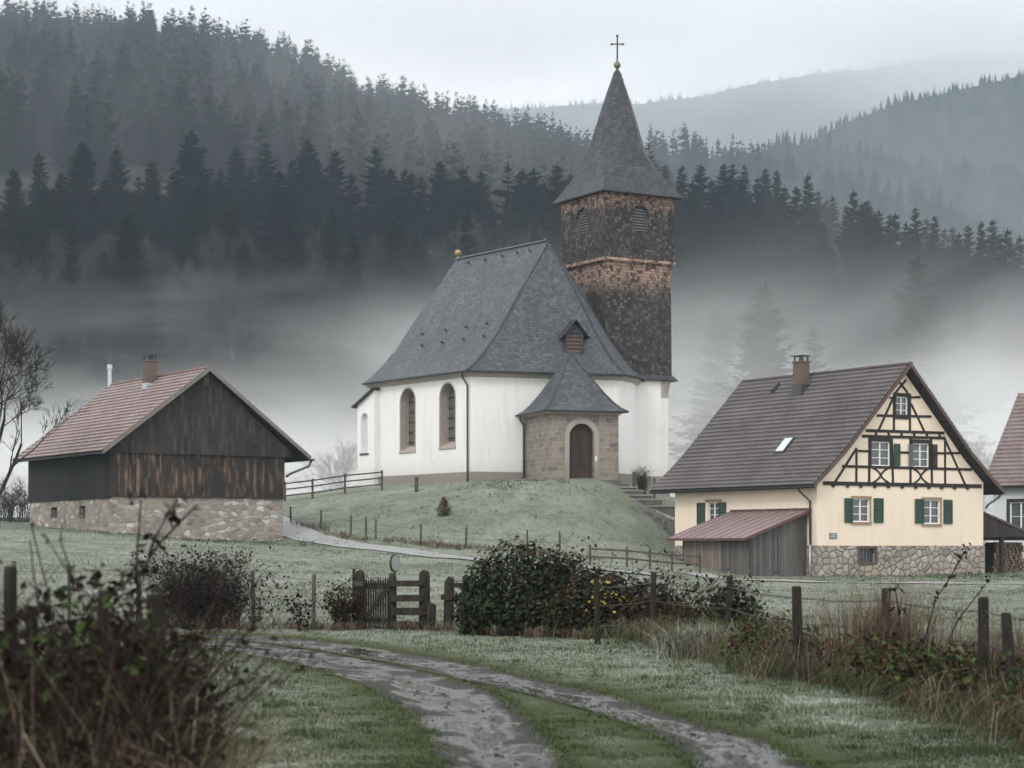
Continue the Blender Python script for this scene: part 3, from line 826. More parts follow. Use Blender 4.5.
def tiled_roof(name, y0, y1, left, right, tw, rowl, amp, lift, mat, parent, seed=1, thick=0.16, under=None, verge=None, ridge=None):
    V, Fc, A, B = [], [], [], []
    for i, pr in enumerate((left, right)):
        v, f, a, b = tiled_slope(y0, y1, pr, tw, rowl, amp, lift, flip=(i == 0), seed=seed + i)
        n = len(V); V += v; A += a; B += b; Fc += [tuple(k + n for k in q) for q in f]
    # underside slab
    n = len(V); nf = len(Fc)
    prof = list(left) + list(right)[::-1][1:]
    for yy in (y0 + .01, y1 - .01):
        for off in (-0.03, -thick):
            for (x, z) in prof: V.append((x, yy, z + off)); A.append(.5); B.append(0)
    L = len(prof)
    def q(a, b, c, d): Fc.append((a, b, c, d))
    for i in range(L - 1):
        q(n + L + i, n + L + i + 1, n + 3 * L + i + 1, n + 3 * L + i)          # underside
        q(n + i, n + i + 1, n + L + i + 1, n + L + i)                          # near edge
        q(n + 2 * L + i, n + 2 * L + i + 1, n + 3 * L + i + 1, n + 3 * L + i)  # far edge
    q(n, n + L, n + 3 * L, n + 2 * L); q(n + L - 1, n + 2 * L - 1, n + 4 * L - 1, n + 3 * L - 1)
    mi = [0] * nf + [1] * (len(Fc) - nf)
    me = np_mesh(name, V, Fc, [mat, under or MT['soffit']], {'rnd': A, 'low': B}, mi)
    me.uv_layers.new(name='UVMap')
    o = link(name, me, parent)
    KIDS.setdefault(parent.name, []).append(o)
    if verge:
        for yy in (y0 - 0.015, y1 + 0.015):
            for pr in (left, right):
                m = MB(); top = [(x, yy - .025, z + .05) for x, z in pr]; bot = [(x, yy - .025, z - .19) for x, z in pr]
                bk = lambda S: [(p[0], p[1] + .05, p[2]) for p in S]
                m.grid([top, bot, bk(bot), bk(top), top]); m.face([top[0], bot[0], bk(bot)[0], bk(top)[0]]); m.face([top[-1], bot[-1], bk(bot)[-1], bk(top)[-1]])
                m.build('verge_board', verge, o)
    if ridge:
        m = MB(); x, z = left[-1]
        yy = y0
        while yy < y1 - .05:
            e = min(yy + 0.40, y1)
            pts0 = [(x + .15 * math.cos(a), yy, z - .02 + .13 * math.sin(a)) for a in np.linspace(0, math.pi, 7)]
            pts1 = [(x + .125 * math.cos(a), e, z - .02 + .105 * math.sin(a)) for a in np.linspace(0, math.pi, 7)]
            m.grid([pts0, pts1]); m.face(pts0)
            yy += 0.36
        m.build('ridge_cap', ridge, o)
    return o

def window(parent, T, u0, v0, u1, v1, lights=2, bars=2, frame=0.06, setback=0.10, mat='winframe', name='window'):
    """a wooden casement window set in an opening: frame with glazing bars, and its pane behind"""
    m = MB(T); w0, w1 = -setback - 0.05, -setback + 0.02
    def b(a0, c0, a1, c1, k=0.0): m.box((a0, c0, w0 + k), (a1, c1, w1 - k))
    b(u0, v0, u1, v0 + frame); b(u0, v1 - frame, u1, v1); b(u0, v0 + frame, u0 + frame, v1 - frame); b(u1 - frame, v0 + frame, u1, v1 - frame)
    for i in range(1, lights):
        c = u0 + (u1 - u0) * i / lights
        b(c - frame * .7, v0 + frame, c + frame * .7, v1 - frame, -0.004)
    for i in range(1, bars + 1):
        c = v0 + (v1 - v0) * i / (bars + 1)
        b(u0 + frame, c - .018, u1 - frame, c + .018, 0.012)
    o = m.build(name, MT[mat], parent)
    g = MB(T); g.box((u0 + .01, v0 + .01, w0 - .02), (u1 - .01, v1 - .01, w0 + .02))
    g.build('pane', MT['glass'], o)
    return o

def shutter(parent, T, u0, v0, u1, v1, mat='green', w=0.045):
    m = MB(T)
    f = 0.055
    m.box((u0, v0, .01), (u1, v0 + f, w)); m.box((u0, v1 - f, .01), (u1, v1, w))
    m.box((u0, v0 + f, .01), (u0 + f, v1 - f, w)); m.box((u1 - f, v0 + f, .01), (u1, v1 - f, w))
    mid = (v0 + v1) / 2
    m.box((u0 + f, mid - .03, .01), (u1 - f, mid + .03, w - .003))
    n = max(4, int((v1 - v0) / 0.075))
    for i in range(n):
        a = v0 + f + (v1 - v0 - 2 * f) * i / n; bb = a + (v1 - v0 - 2 * f) / n
        m.face([(u0 + f, a, .038), (u1 - f, a, .038), (u1 - f, bb - .008, .018), (u0 + f, bb - .008, .018)])
    return m.build('shutter', MT[mat], parent)

def pipe(parent, pts, r=0.055, mat='metal', name='downpipe', n=8):
    m = MB(); m.tube(pts, r, n)
    for p in pts[1:-1]: m.tube([(p[0], p[1], p[2] - .04), (p[0], p[1], p[2] + .04)], r * 1.25, n)
    return m.build(name, MT[mat], parent, smooth=True)

def gutter(parent, a, b, r=0.085, mat='metal'):
    a, b = Vector(a), Vector(b); d = (b - a).normalized(); s = d.cross(Vector((0, 0, 1)))
    rows = []
    for p in (a, b):
        rows.append([p + s * (r * math.cos(t)) - Vector((0, 0, r * math.sin(t))) for t in np.linspace(0, math.pi, 8)] +
                    [p + s * (r * .85 * math.cos(t)) - Vector((0, 0, r * .85 * math.sin(t))) for t in np.linspace(math.pi, 0, 8)])
    m = MB(); m.grid(rows); m.face(rows[0][:8]); m.face(rows[1][:8])
    return m.build('gutter', MT[mat], parent)

def chimney(parent, c, w, d, z0, z1, flash='zinc'):
    m = MB(); x, y = c
    m.box((x - w/2, y - d/2, z0), (x + w/2, y + d/2, z1))
    m.box((x - w/2 - .05, y - d/2 - .05, z1), (x + w/2 + .05, y + d/2 + .05, z1 + .09))
    o = m.build('chimney', MT['brick'], parent)
    k = MB()
    for sx in (-1, 1):
        for sy in (-1, 1):
            k.box((x + sx*(w/2-.07) - .035, y + sy*(d/2-.07) - .035, z1 + .09), (x + sx*(w/2-.07) + .035, y + sy*(d/2-.07) + .035, z1 + .36))
    k.box((x - w/2 - .07, y - d/2 - .07, z1 + .36), (x + w/2 + .07, y + d/2 + .07, z1 + .42))
    k.tube([(x, y, z1 + .09), (x, y, z1 + .30)], .13, 10)
    k.build('chimney_cap', MT['metal'], o)
    f = MB(); f.box((x - w/2 - .03, y - d/2 - .03, z0), (x + w/2 + .03, y + d/2 + .03, z0 + .42 * (z1 - z0)))
    f.build('flashing', MT[flash], o)
    return o

# ================================================================== BARN
B = Frame(-21.0, 105.0, 2.3, 33.0)
BARN_F = B
barn = tag(empty('barn', B.o, B.rot), 'black timber barn with red tiled roof on a rubble stone base', 'barn')
BW, BL = 9.96, 12.6
zs, zb = 4.33 - 2.3, 6.70 - 2.3          # top of stone base, foot of the gable boarding
zap = 11.28 - 2.3; xap = 5.3
# stone base with its two small side openings
m = MB(TY(0)); m.wall(rect(0, -1.2, BW, zs)); m.T = TX(0)
(ya, za) = B.on_x(50, 520); sideh = []
for (p0, p1, q0, q1) in ((51, 57, 507.5, 518), (79, 85, 506, 518.5)):
    y_a, z_a = B.on_x(p1, q1); y_b, z_b = B.on_x(p0, q0)
    sideh.append((y_a, z_a, y_b, z_b))
m.wall(rect(-BL, -1.2, 0, zs), [rect(-h[2], h[1], -h[0], h[3]) for h in sideh], 0.3)
m.T = None
m.face([(BW, 0, -1.2), (BW, BL, -1.2), (BW, BL, zs), (BW, 0, zs)]); m.face([(BW, BL, -1.2), (0, BL, -1.2), (0, BL, zs), (BW, BL, zs)])
st = m.build('stone_base', MT['rubble'], barn)
for h in sideh:
    k = MB(TX(0)); k.box((-h[2] + .003, h[1] + .003, -.29), (-h[0] - .003, h[3] - .003, -.24)); k.build('window_opening', MT['glass'], st)
# boarded storey
m = MB(); o_ = 0.07
m.box((-o_, -o_, zs + .02), (BW + o_, 0, zb), 0)
m.box((-o_ , 0.001, zs - .12), (0, BL + o_, zb + .28), 1); m.box((BW, 0.001, zs + .02), (BW + o_, BL + o_, zb), 1); m.box((0.001, BL, zs + .02), (BW - .001, BL + o_, zb), 0)
wl = m.build('timber_wall', [MT['barnwood'], MT['barnwood3']], barn)
k = MB(TY(-o_)); (xa, z1) = B.on_y(197, 457.5, -.07); (xb, z2) = B.on_y(208, 467, -.07)
k.box((xa, z2, 0.0), (xb, z1, .035)); k.build('hatch', MT['barnwood2'], wl)
k = MB(); k.box((-.09, -.09, zs - .04), (BW + .09, -.005, zs + .03)); k.build('sill_board', MT['soffit'], wl)
# gable boarding stands proud of the storey below
gl = [(-.02, zb - .06), (BW + .02, zb - .06)]
slope = (zap - .22 - (zb + .1)) / (xap + .30)
m = MB(TY(-.17))
gab = [(-.28, zb - .06), (BW + .42, zb - .06), (BW + .42, zb + .20), (xap, zap - .16), (-.28, zb + .26)]
m.wall(gab); m.T = None
m.face([(gab[0][0], -.17, gab[0][1]), (gab[1][0], -.17, gab[1][1]), (gab[1][0], 0, gab[1][1]), (gab[0][0], 0, gab[0][1])])
gb = m.build('gable_boarding', MT['barnwood2'], barn)
m = MB(TY(BL + .02)); m.wall(gab); m.build('gable_boarding', MT['barnwood2'], barn)
k = MB(); k.box((-.3, -.21, zb - .1), (BW + .44, -.172, zb - .03)); k.build('drip_board', MT['soffit'], gb)
k = MB(TY(-.17)); (xa, z1) = B.on_y(203.5, 374, -.17); (xb, z2) = B.on_y(208, 386.5, -.17)
k.box((xa, z2, 0.0), (xb, z1, .12)); k.build('loft_lamp_box', MT['postgrey'], gb)
le = [(-.75, 6.68 - 2.3), (xap, zap)]; re = [(11.37, 6.62 - 2.3), (xap, zap)]
rf = tiled_roof('roof', -.62, BL + .75, le, re, 0.30, 0.36, 0.010, 0.07, MT['tile_red'], barn, 11, verge=MT['barnverge'], ridge=MT['ridge_red'])
cy, cz_ = B.on_x(150, 372, xap - .55)
chimney(rf, (xap - .7, cy - .35), .62, .62, zap - 1.3, EYE + (HY - 362.5) / F * (B.world(xap - .6, cy).y) - 2.3)
gutter(rf, (-.84, -.6, le[0][1] - .10), (-.84, BL + .2, le[0][1] - .10))
gutter(rf, (11.46, -.75, re[0][1] - .10), (11.46, BL + .2, re[0][1] - .10), 0.10)
pipe(rf, [(11.46, -.55, re[0][1] - .15), (11.3, -.5, re[0][1] - .5), (10.3, -.12, re[0][1] - .95), (10.1, -.10, re[0][1] - 1.1)], .07)
for i in range(3):
    k = MB(); k.beam((BW + .05, 2.5 + i * 4, zb + .1), (11.3, 2.5 + i * 4, re[0][1] - .08), .12, .14); k.build('rafter', MT['soffit'], rf)

# ================================================================== HALF-TIMBERED HOUSE
H = Frame(15.7, 103.0, 0.17, 32.7)
HOUSE_F = H
house = tag(empty('house', H.o, H.rot), 'half timbered house with cream plaster, green shutters and steep brown tiled roof', 'house')
HW, HL = 12.0, 12.0
hz0 = 1.72 - .17; hz1 = 4.87 - .17; hap = 11.35 - .17; hxa = 6.0
z4 = lambda x, y: (640 + .375 * x, 340 + .375 * y)
z2_ = lambda x, y: (820 + .16932 * x, 370 + .16932 * y)
z6 = lambda x, y: (660 + .16932 * x, 470 + .16932 * y)
def rg(conv, x0, y0, x1, y1, yy=0.0):
    a = H.on_y(*conv(x0, y1), yy); b = H.on_y(*conv(x1, y0), yy)
    return a[0], a[1], b[0], b[1]
def rs(conv, x0, y0, x1, y1):
    a = H.on_x(*conv(x0, y1)); b = H.on_x(*conv(x1, y0))
    return -a[0], a[1], -b[0], b[1]          # as (u0, v0, u1, v1) with u = -y
gw = [rg(z4, 567, 423, 612, 485), rg(z4, 755, 426, 800, 490)]
uw = [rg(z2_, 300, 425, 410, 565), rg(z2_, 545, 435, 640, 572), rg(z2_, 445, 160, 515, 275)]
vent = rg(z4, 583, 556, 625, 592)
sw = rs(z6, 283, 188, 350, 302)
# plinth
m = MB(TY(-.06)); m.wall(rect(-.06, -1.0, HW + .06, hz0), [rect(*vent)], .25)
m.T = TX(-.06); m.wall(rect(-HL, -1.0, .06, hz0)); m.T = None
m.face([(HW + .06, -.06, -1), (HW + .06, HL, -1), (HW + .06, HL, hz0), (HW + .06, -.06, hz0)])
m.face([(-.06, -.06, hz0), (HW + .06, -.06, hz0), (HW + .06, HL, hz0), (-.06, HL, hz0)])
pl = m.build('stone_base', MT['rubble2'], house)
k = MB(TY(-.06)); u0, v0, u1, v1 = vent
for a in (rect(u0 - .12, v0 - .12, u1 + .12, v0), rect(u0 - .12, v1, u1 + .12, v1 + .12), rect(u0 - .12, v0, u0, v1), rect(u1, v0, u1 + .12, v1)):
    k.box((a[0][0], a[0][1], .003), (a[2][0], a[2][1], .06))
k.build('vent_surround', MT['verge'], pl)
k = MB(TY(-.06)); k.box((u0, v0, -.22), (u1, v1, -.18)); k.build('pane', MT['glass'], pl)
k = MB(TY(-.06))
for i in range(1, 5):
    c = u0 + (u1 - u0) * i / 5; k.box((c - .012, v0, -.1), (c + .012, v1, -.076))
k.build('grille', MT['iron'], pl)
# walls: ground floor and gable in one plane
prof_in = lambda x: hap - .28 - abs(x - hxa) * 1.025
m = MB(TY(0))
m.wall(rect(0, hz0, HW, hz1), [rect(*g) for g in gw], .16)
gabp = [(0, hz1 + .002), (HW, hz1 + .002), (HW, prof_in(12) + .25), (HW - 1.5, prof_in(HW - 1.5)), (hxa, hap - .28), (1.5, prof_in(1.5)), (0, prof_in(0) + .25)]
m.wall(gabp, [rect(*g) for g in uw], .14)
m.T = TX(0); m.wall(rect(-HL, hz0, 0, hz1 + .35), [rect(*sw)], .16)
m.T = None
m.face([(HW, 0, hz0), (HW, HL, hz0), (HW, HL, hz1 + .35), (HW, 0, hz1 + .35)])
m.T = TY(HL); m.wall(rect(0, hz0, HW, hz1)); m.wall(gabp)
hwall = m.build('wall', MT['cream'], house)
# timber frame of the gable
m = MB()
def tb(x0, y0, x1, y1, t=.15, proud=.035):
    a = H.on_y(*z2_(x0, y0)); b = H.on_y(*z2_(x1, y1))
    m.beam((a[0], -proud/2 + .002, a[1]), (b[0], -proud/2 + .002, b[1]), proud, t, side=(0, 0, 1)) if abs(a[0]-b[0]) > abs(a[1]-b[1]) * .2 else \
        m.beam((a[0], -proud/2 + .002, a[1]), (b[0], -proud/2 + .002, b[1]), proud, t, side=(1, 0, 0))
for q in ((18, 668, 950, 686, .20, .06), (130, 568, 895, 588, .14, .044), (225, 478, 292, 480, .12, .044), (465, 487, 525, 488, .12, .044), (680, 492, 842, 490, .12, .044),
          (248, 390, 738, 402, .15, .052), (270, 357, 732, 372, .15, .052), (335, 269, 655, 275, .13, .044), (408, 165, 440, 163, .1, .04), (530, 162, 592, 160, .12, .04),
          (440, 140, 507, 58, .12, .038), (468, 72, 517, 135, .12, .042)): tb(*q)
for q in ((215, 462, 213, 662, .13, .036), (292, 400, 289, 665, .15, .036), (422, 405, 430, 668, .14, .036), (533, 400, 533, 676, .14, .036), (655, 408, 660, 680, .14, .036), (737, 405, 738, 682, .13, .036),
          (437, 140, 435, 360, .14, .036), (530, 140, 530, 366, .14, .036), (215, 462, 88, 662, .13, .033), (430, 168, 345, 356, .13, .033), (537, 200, 615, 362, .13, .033), (737, 410, 857, 678, .13, .033)): tb(*q)
for cx, y0, y1 in ((358, 577, 666), (595, 580, 674)):
    for sgn in (-1, 1):
        pr = None
        for i in range(7):
            t = i / 6; x = cx + sgn * (-48 + 96 * t) ; yy = y0 + (y1 - y0) * t
            x += 0; bend = 9 * math.sin(math.pi * 2 * t)
            cur = (x + sgn * bend, yy)
            if pr: tb(*pr, *cur, .10, .03)
            pr = cur
for i in range(6): tb(330 + 75 * i - 2, 362 + i * 2, 330 + 75 * i + 2, 400 + i * 2, .13, .05)
for x in (75, 160, 238, 320, 400, 482, 562, 640, 715, 792, 868):
    a = H.on_y(*z2_(x, 690 + (x - 400) * .018)); m.box((a[0] - .075, -.10, a[1] - .07), (a[0] + .075, .0, a[1] + .10))
m.build('timber_frame', MT['timber'], house)
T0 = TY(0)
for (u0, v0, u1, v1) in gw:
    w = window(hwall, T0, u0, v0, u1, v1, 2, 2)
    k = MB(T0); k.box((u0 - .1, v0 - .13, .003), (u1 + .1, v0 - .005, .08)); k.build('sill', MT['lintel'], w)
    k = MB(T0); k.box((u0 - .12, v1 + .005, .003), (u1 + .12, v1 + .13, .05)); k.box((u0 - .1, v0, .003), (u0 - .004, v1, .035)); k.box((u1 + .004, v0, .003), (u1 + .1, v1, .035)); k.build('window_surround', MT['lintel'], w)
for (a, b) in (((544, 422, 565, 487), (622, 422, 647, 487)), ((732, 424, 755, 489), (808, 426, 831, 490))):
    for s in (a, b): shutter(hwall, TY(-.035), *rg(z4, *s))
for i, (u0, v0, u1, v1) in enumerate(uw):
    w = window(hwall, T0, u0, v0, u1, v1, 2, 2, .055, .05)
    k = MB(T0)
    for r_ in (rect(u0 - .16, v1 + .003, u1 + .16, v1 + .2), rect(u0 - .15, v0 - .1, u0 - .003, v1), rect(u1 + .003, v0 - .1, u1 + .15, v1), rect(u0, v0 - .12, u1, v0 - .003)):
        k.box((r_[0][0], r_[0][1], .003), (r_[2][0], r_[2][1], .064))
    k.build('window_surround', MT['timber'], w)
shutter(hwall, TY(-.07), *rg(z2_, 430, 436, 466, 566))
shutter(hwall, TY(-.07), *rg(z2_, 519, 438, 541, 572), mat='louver'); shutter(hwall, TY(-.07), *rg(z2_, 655, 440, 685, 575), mat='timber')
T1 = TX(0)
w = window(hwall, T1, *sw, 2, 2)
k = MB(T1); u0, v0, u1, v1 = sw; k.box((u0 - .2, v1 + .01, .003), (u1 + .25, v1 + .14, .06)); k.build('lintel', MT['lintel'], w)
shutter(hwall, T1, *rs(z6, 220, 193, 268, 322)); shutter(hwall, T1, *rs(z6, 350, 190, 392, 310))
(xa, za, xb, zb_) = rg(z4, 505, 515, 524, 530)
k = MB(T0); k.box((xa, za, .003), (xb, zb_, .03)); pt = k.build('name_plate', MT['blue'], hwall)
rr = random.Random(3)
for j in range(2):
    k = MB(T0)
    x = xa + .05; zc = za + (zb_ - za) * (.68 - .38 * j)
    while x < xb - .07:
        d = rr.uniform(.02, .05); k.box((x, zc - .02, .03), (min(x + d, xb - .04), zc + .03, .034)); x += d + .018
    k.build('lettering', MT['winframe'], pt)
# roof with its sprung eaves
Lp = [(-.72, 4.86 - .17), (.2, 5.62 - .17), (1.5, 6.74 - .17), (hxa, hap)]
Rp = [(12.95, 4.72 - .17), (11.9, 5.55 - .17), (10.5, 6.74 - .17), (hxa, hap)]
hr = tiled_roof('roof', -.62, HL + 1.35, Lp, Rp, 0.235, 0.335, 0.042, 0.06, MT['tile_dark'], house, 21, thick=.2, verge=MT['verge'], ridge=MT['ridge_dark'])
yc, _ = H.on_x(799, 370, hxa - .9)
chimney(hr, (hxa - 1.0, yc - .3), .60, .70, hap - 1.5, EYE + (HY - 363.5) / F * H.world(hxa - .9, yc).y - .17, 'metal')
# skylight lying on the left slope
def on_slope(px, py):
    lo, hi = 1.6, 5.9
    for _ in range(40):
        x = (lo + hi) / 2
        y, z = H.on_x(px, py, x)
        if z > hap - (hxa - x) * 1.025: lo = x
        else: hi = x
    return x, y
sx, sy = on_slope(*z4(388, 284))
def slope_box(mm, x0, x1, y0, y1, h0, h1):
    P = []
    for h in (h0, h1):
        for (x, y) in ((x0, y0), (x1, y0), (x1, y1), (x0, y1)):
            P.append((x - h * .716, y, hap - (hxa - x) * 1.025 + h * .698))
    for q in ((0,3,2,1),(4,5,6,7),(0,1,5,4),(1,2,6,5),(2,3,7,6),(3,0,4,7)): mm.face([P[i] for i in q])
k = MB(); slope_box(k, sx - .42, sx + .42, sy - .38, sy + .38, .0, .15); sk = k.build('skylight', MT['metal'], hr)
k = MB(); slope_box(k, sx - .35, sx + .35, sy - .31, sy + .31, .14, .165); k.build('pane', plain('sky_glass', (.5, .55, .58), .08, .1, 1, 0, 1.0), sk)
sx, sy = on_slope(*z4(365, 130))
k = MB(); slope_box(k, sx - .25, sx + .22, sy - .14, sy + .14, .0, .26); k.build('roof_vent', MT['metal'], hr)
gutter(hr, (-.82, -.55, Lp[0][1] - .08), (-.82, HL + 1.3, Lp[0][1] - .08)); gutter(hr, (13.06, -.55, Rp[0][1] - .08), (13.06, HL + 1.3, Rp[0][1] - .08))
yd, _ = H.on_x(812, 530)
pipe(hr, [(-.80, yd + .25, Lp[0][1] - .14), (-.7, yd + .2, Lp[0][1] - .3), (-.14, yd, Lp[0][1] - .85), (-.12, yd, hz0 + .05)], .055)
pipe(hr, [(-.14, yd, hz0 + .06), (-.14, yd, -.3)], .07, 'zinc')
pipe(hr, [(13.0, -.35, Rp[0][1] - .14), (12.9, -.3, Rp[0][1] - .35), (12.2, -.1, Rp[0][1] - .8), (12.1, -.1, Rp[0][1] - .95)], .06)
# lean-to shed
shed_z1, shed_z0 = 3.56 - .17, 2.07 - .17
m = MB()
y0, y1, d, th = .42, 7.0, 4.4, .07
sl = lambda x: shed_z1 + x * (shed_z1 - shed_z0) / d
m.face([(0, y0, shed_z1), (-d, y0, shed_z0), (-d, y1, shed_z0), (0, y1, shed_z1)]); m.face([(0, y0, shed_z1 - th), (-d, y0, shed_z0 - th), (-d, y1, shed_z0 - th), (0, y1, shed_z1 - th)])
m.face([(-d, y0, shed_z0), (-d, y0, shed_z0 - th), (-d, y1, shed_z0 - th), (-d, y1, shed_z0)]); m.face([(0, y1, shed_z1), (-d, y1, shed_z0), (-d, y1, shed_z0 - th), (0, y1, shed_z1 - th)]); m.face([(0, y0, shed_z1), (-d, y0, shed_z0), (-d, y0, shed_z0 - th), (0, y0, shed_z1 - th)])
n = 9
for i in range(n + 1):
    yy = y0 + .04 + (y1 - y0 - .08) * i / n
    m.beam((-d + .01, yy, shed_z0 + .03), (-.01, yy, shed_z1 + .03), .035, .055)
shed = MB(); w0 = -3.85
shed.box((w0, .75, -.6), (w0 + .06, 3.05, sl(w0) - th - .01), 0); shed.box((w0, 3.052, -.6), (w0 + .06, 6.2, sl(w0) - th - .01), 1)
shed.T = TY(.75)
shed.wall([(w0, -.6), (-.02, -.6), (-.02, shed_z1 - th - .02), (w0, sl(w0) - th - .02)])
shed.T = TY(6.2); shed.wall([(w0, -.6), (-.02, -.6), (-.02, shed_z1 - th - .02), (w0, sl(w0) - th - .02)]); shed.T = None
sh = shed.build('lean_to_shed', [MT['shedwood'], MT['shedwood2']], house)
m.build('shed_roof', MT['seam'], sh)
k = MB(); k.beam((-d - .01, y0, shed_z0 - .03), (-d - .01, y1, shed_z0 - .03), .03, .13); k.beam((-d, y0 - .02, shed_z0 - .02), (0, y0 - .02, shed_z1 - .02), .035, .14); k.beam((-.03, y0, shed_z1 + .05), (-.03, y1, shed_z1 + .05), .05, .12); k.build('roof_edge', MT['seamlow'], sh)
k = MB(TY(.75)); k.box((-2.0, -.15, .003), (-.12, 2.15, .04)); k.build('shed_door', MT['shedwood'], sh)
k = MB(); k.box((w0 - .03, .70, -.6), (w0 + .09, .78, sl(w0) - th)); k.build('corner_post', MT['postgrey'], sh); k = MB(); k.box((w0 - .03, 6.16, -.6), (w0 + .09, 6.26, sl(w0) - th)); k.build('corner_post', MT['postgrey'], sh)
# open carport on the right
m = MB(); cz1 = 3.70 - .17
rz = lambda x: cz1 - (x - HW) * .30
for yy in (.3, 5.8):
    m.face([(HW + .05, yy, cz1), (HW + 5.2, yy, rz(HW + 5.2)), (HW + 5.2, yy, rz(HW + 5.2) - .12), (HW + .05, yy, cz1 - .12)])
m.face([(HW + .05, .3, cz1), (HW + 5.2, .3, rz(HW + 5.2)), (HW + 5.2, 5.8, rz(HW + 5.2)), (HW + .05, 5.8, cz1)]); m.face([(HW + .05, .3, cz1 - .12), (HW + 5.2, .3, rz(HW + 5.2) - .12), (HW + 5.2, 5.8, rz(HW + 5.2) - .12), (HW + .05, 5.8, cz1 - .12)])
cpo = m.build('carport', MT['tile_pink'], house)
k = MB(TY(.36)); k.wall([(HW + .06, 2.18), (HW + 5.1, 2.18), (HW + 5.1, rz(HW + 5.1) - .13), (HW + .06, cz1 - .13)]); k.T = None
k.beam((HW + .05, .38, 2.12), (HW + 5.1, .38, 2.12), .14, .16); k.build('gable_boarding', MT['soffit'], cpo)
for x, yy in ((HW + .25, .42), (HW + 1.85, .42), (HW + 4.9, .42), (HW + 1.0, 5.6), (HW + 4.9, 5.6)):
    k = MB(); k.box((x - .11, yy - .09, -.6), (x + .11, yy + .09, 2.05)); k.build('post', MT['soffit'], cpo)

# firewood under the carport: split logs piled, one thing with the logs as its make-up
def woodpile(x0, x1, y0, h, seed):
    r = random.Random(seed)
    p = H.world((x0 + x1) / 2, y0)
    t = empty('woodpile', (p.x, p.y, H.o[2] - .15), H.rot)
    mb = MB(); zz = .07; hw = (x1 - x0) / 2
    row = 0
    while zz < h:
        x = -hw + (.1 if row % 2 else 0)
        lim = hw * (1 - .25 * (zz / h) ** 3)
        while x < lim:
            rad = r.uniform(.055, .10)
            if x > -lim:
                e = r.uniform(-.06, .06); n = r.choice((3, 5, 6, 7))
                a0 = r.uniform(0, 6.28)
                ring = [(x + rad * math.cos(a0 + 2*math.pi*i/n) * r.uniform(.8, 1.1), zz + rad * math.sin(a0 + 2*math.pi*i/n) * r.uniform(.8, 1.1)) for i in range(n)]
                mb.face([(q[0], e, q[1]) for q in ring], 0)
                for i in range(n):
                    q, s = ring[i], ring[(i + 1) % n]
                    mb.face([(q[0], e, q[1]), (s[0], e, s[1]), (s[0], e + .9, s[1]), (q[0], e + .9, q[1])], 1)
            x += rad * 2.02
        zz += .145; row += 1
    mb.build('logs', [MT['log_end'], MT['log_bark']], t)
    return t
tag(woodpile(HW + .35, HW + 1.6, 2.2, 1.55, 5), 'dark pile of firewood in the gap beside the house wall', 'woodpile')
tag(woodpile(HW + 2.1, HW + 4.7, 1.3, 1.9, 6), 'tall round topped stack of split firewood at the edge of the carport', 'woodpile')
# ================================================================== CHURCH
K = Frame(-2.6, 125.0, 5.7, 35.6)
church = tag(empty('church', K.o, K.rot), 'white village church with slate roofs and a tall shingled bell tower', 'church')
def kl(wx, wy):                       # world plan point to the church's own axes
    dx, dy = wx - K.o[0], wy - K.o[1]
    return (dx * K.ex[0] + dy * K.ex[1], dx * K.ey[0] + dy * K.ey[1])
Pp = kl(6.85, 127.9); Qq = kl(7.85, 129.8)
foot = [(0, 11.8), (0, 0), Pp, Qq, (14.0, .6), (14.0, 11.8)]
wtop = 12.55 - 5.7
# walls with round-headed windows in the long side
m = MB()
m.T = TX(0)
wins = []
for (a, b, c, d_) in ((400.5, 415, 388.5, 451), (440, 455, 383.5, 447)):
    y_a, z_a = K.on_x(b, d_); y_b, _ = K.on_x(a, d_); _, z_b = K.on_x((a + b) / 2, c)
    wins.append((-y_b, z_a, -y_a, z_b))
m.wall(rect(-11.8, .62, 0, wtop), [arch(*w) for w in wins], .72, mr=1)
for a, b in zip(foot[1:-1], foot[2:]):
    m.T = TLINE(a, b); m.wall(rect(0, .62, math.hypot(b[0]-a[0], b[1]-a[1]), wtop))
m.T = TLINE(foot[5], foot[0]); m.wall([(0, .62), (14, .62), (14, wtop), (7, 15.6), (0, wtop)])
nave = m.build('nave_wall', [MT['white'], MT['reveal']], church)
for w in wins:
    k = MB(TX(0)); k.wall(arch(*w)); 
    g = MB(lambda p: (.67 - p[2], -p[0], p[1])); g.wall(arch(*w)); o = g.build('window', MT['leaded'], nave)
    f = MB(lambda p: (.63 - p[2], -p[0], p[1]))
    u0, v0, u1, v1 = w
    f.box((u0, v0, 0), (u1, v0 + .10, .05)); f.box(((u0+u1)/2 - .03, v0, .005), ((u0+u1)/2 + .03, v1 - .05, .045))
    for i in range(1, 6): f.box((u0, v0 + (v1 - v0) * i / 6.3 - .02, .008), (u1, v0 + (v1 - v0) * i / 6.3 + .02, .04))
    f.build('window_bars', MT['iron'], o)
    s = MB(TX(0)); s.face([(u0 + .003, v0 + .02, .05), (u1 - .003, v0 + .02, .05), (u1 - .003, v0 + .40, -.62), (u0 + .003, v0 + .40, -.62)]); s.box((u0 - .1, v0 - .10, .003), (u1 + .1, v0 + .018, .06)); s.build('sill', MT['reveal'], o)
    # flat painted band round the opening
    a1 = arch(u0 - .12, v0 - .12, u1 + .12, v1 + .12); 
    b_ = MB(lambda p: (-.004 - p[2], -p[0], p[1])); b_.wall(a1, [arch(*w)], .0); b_.build('window_surround', MT['cornice'], o)
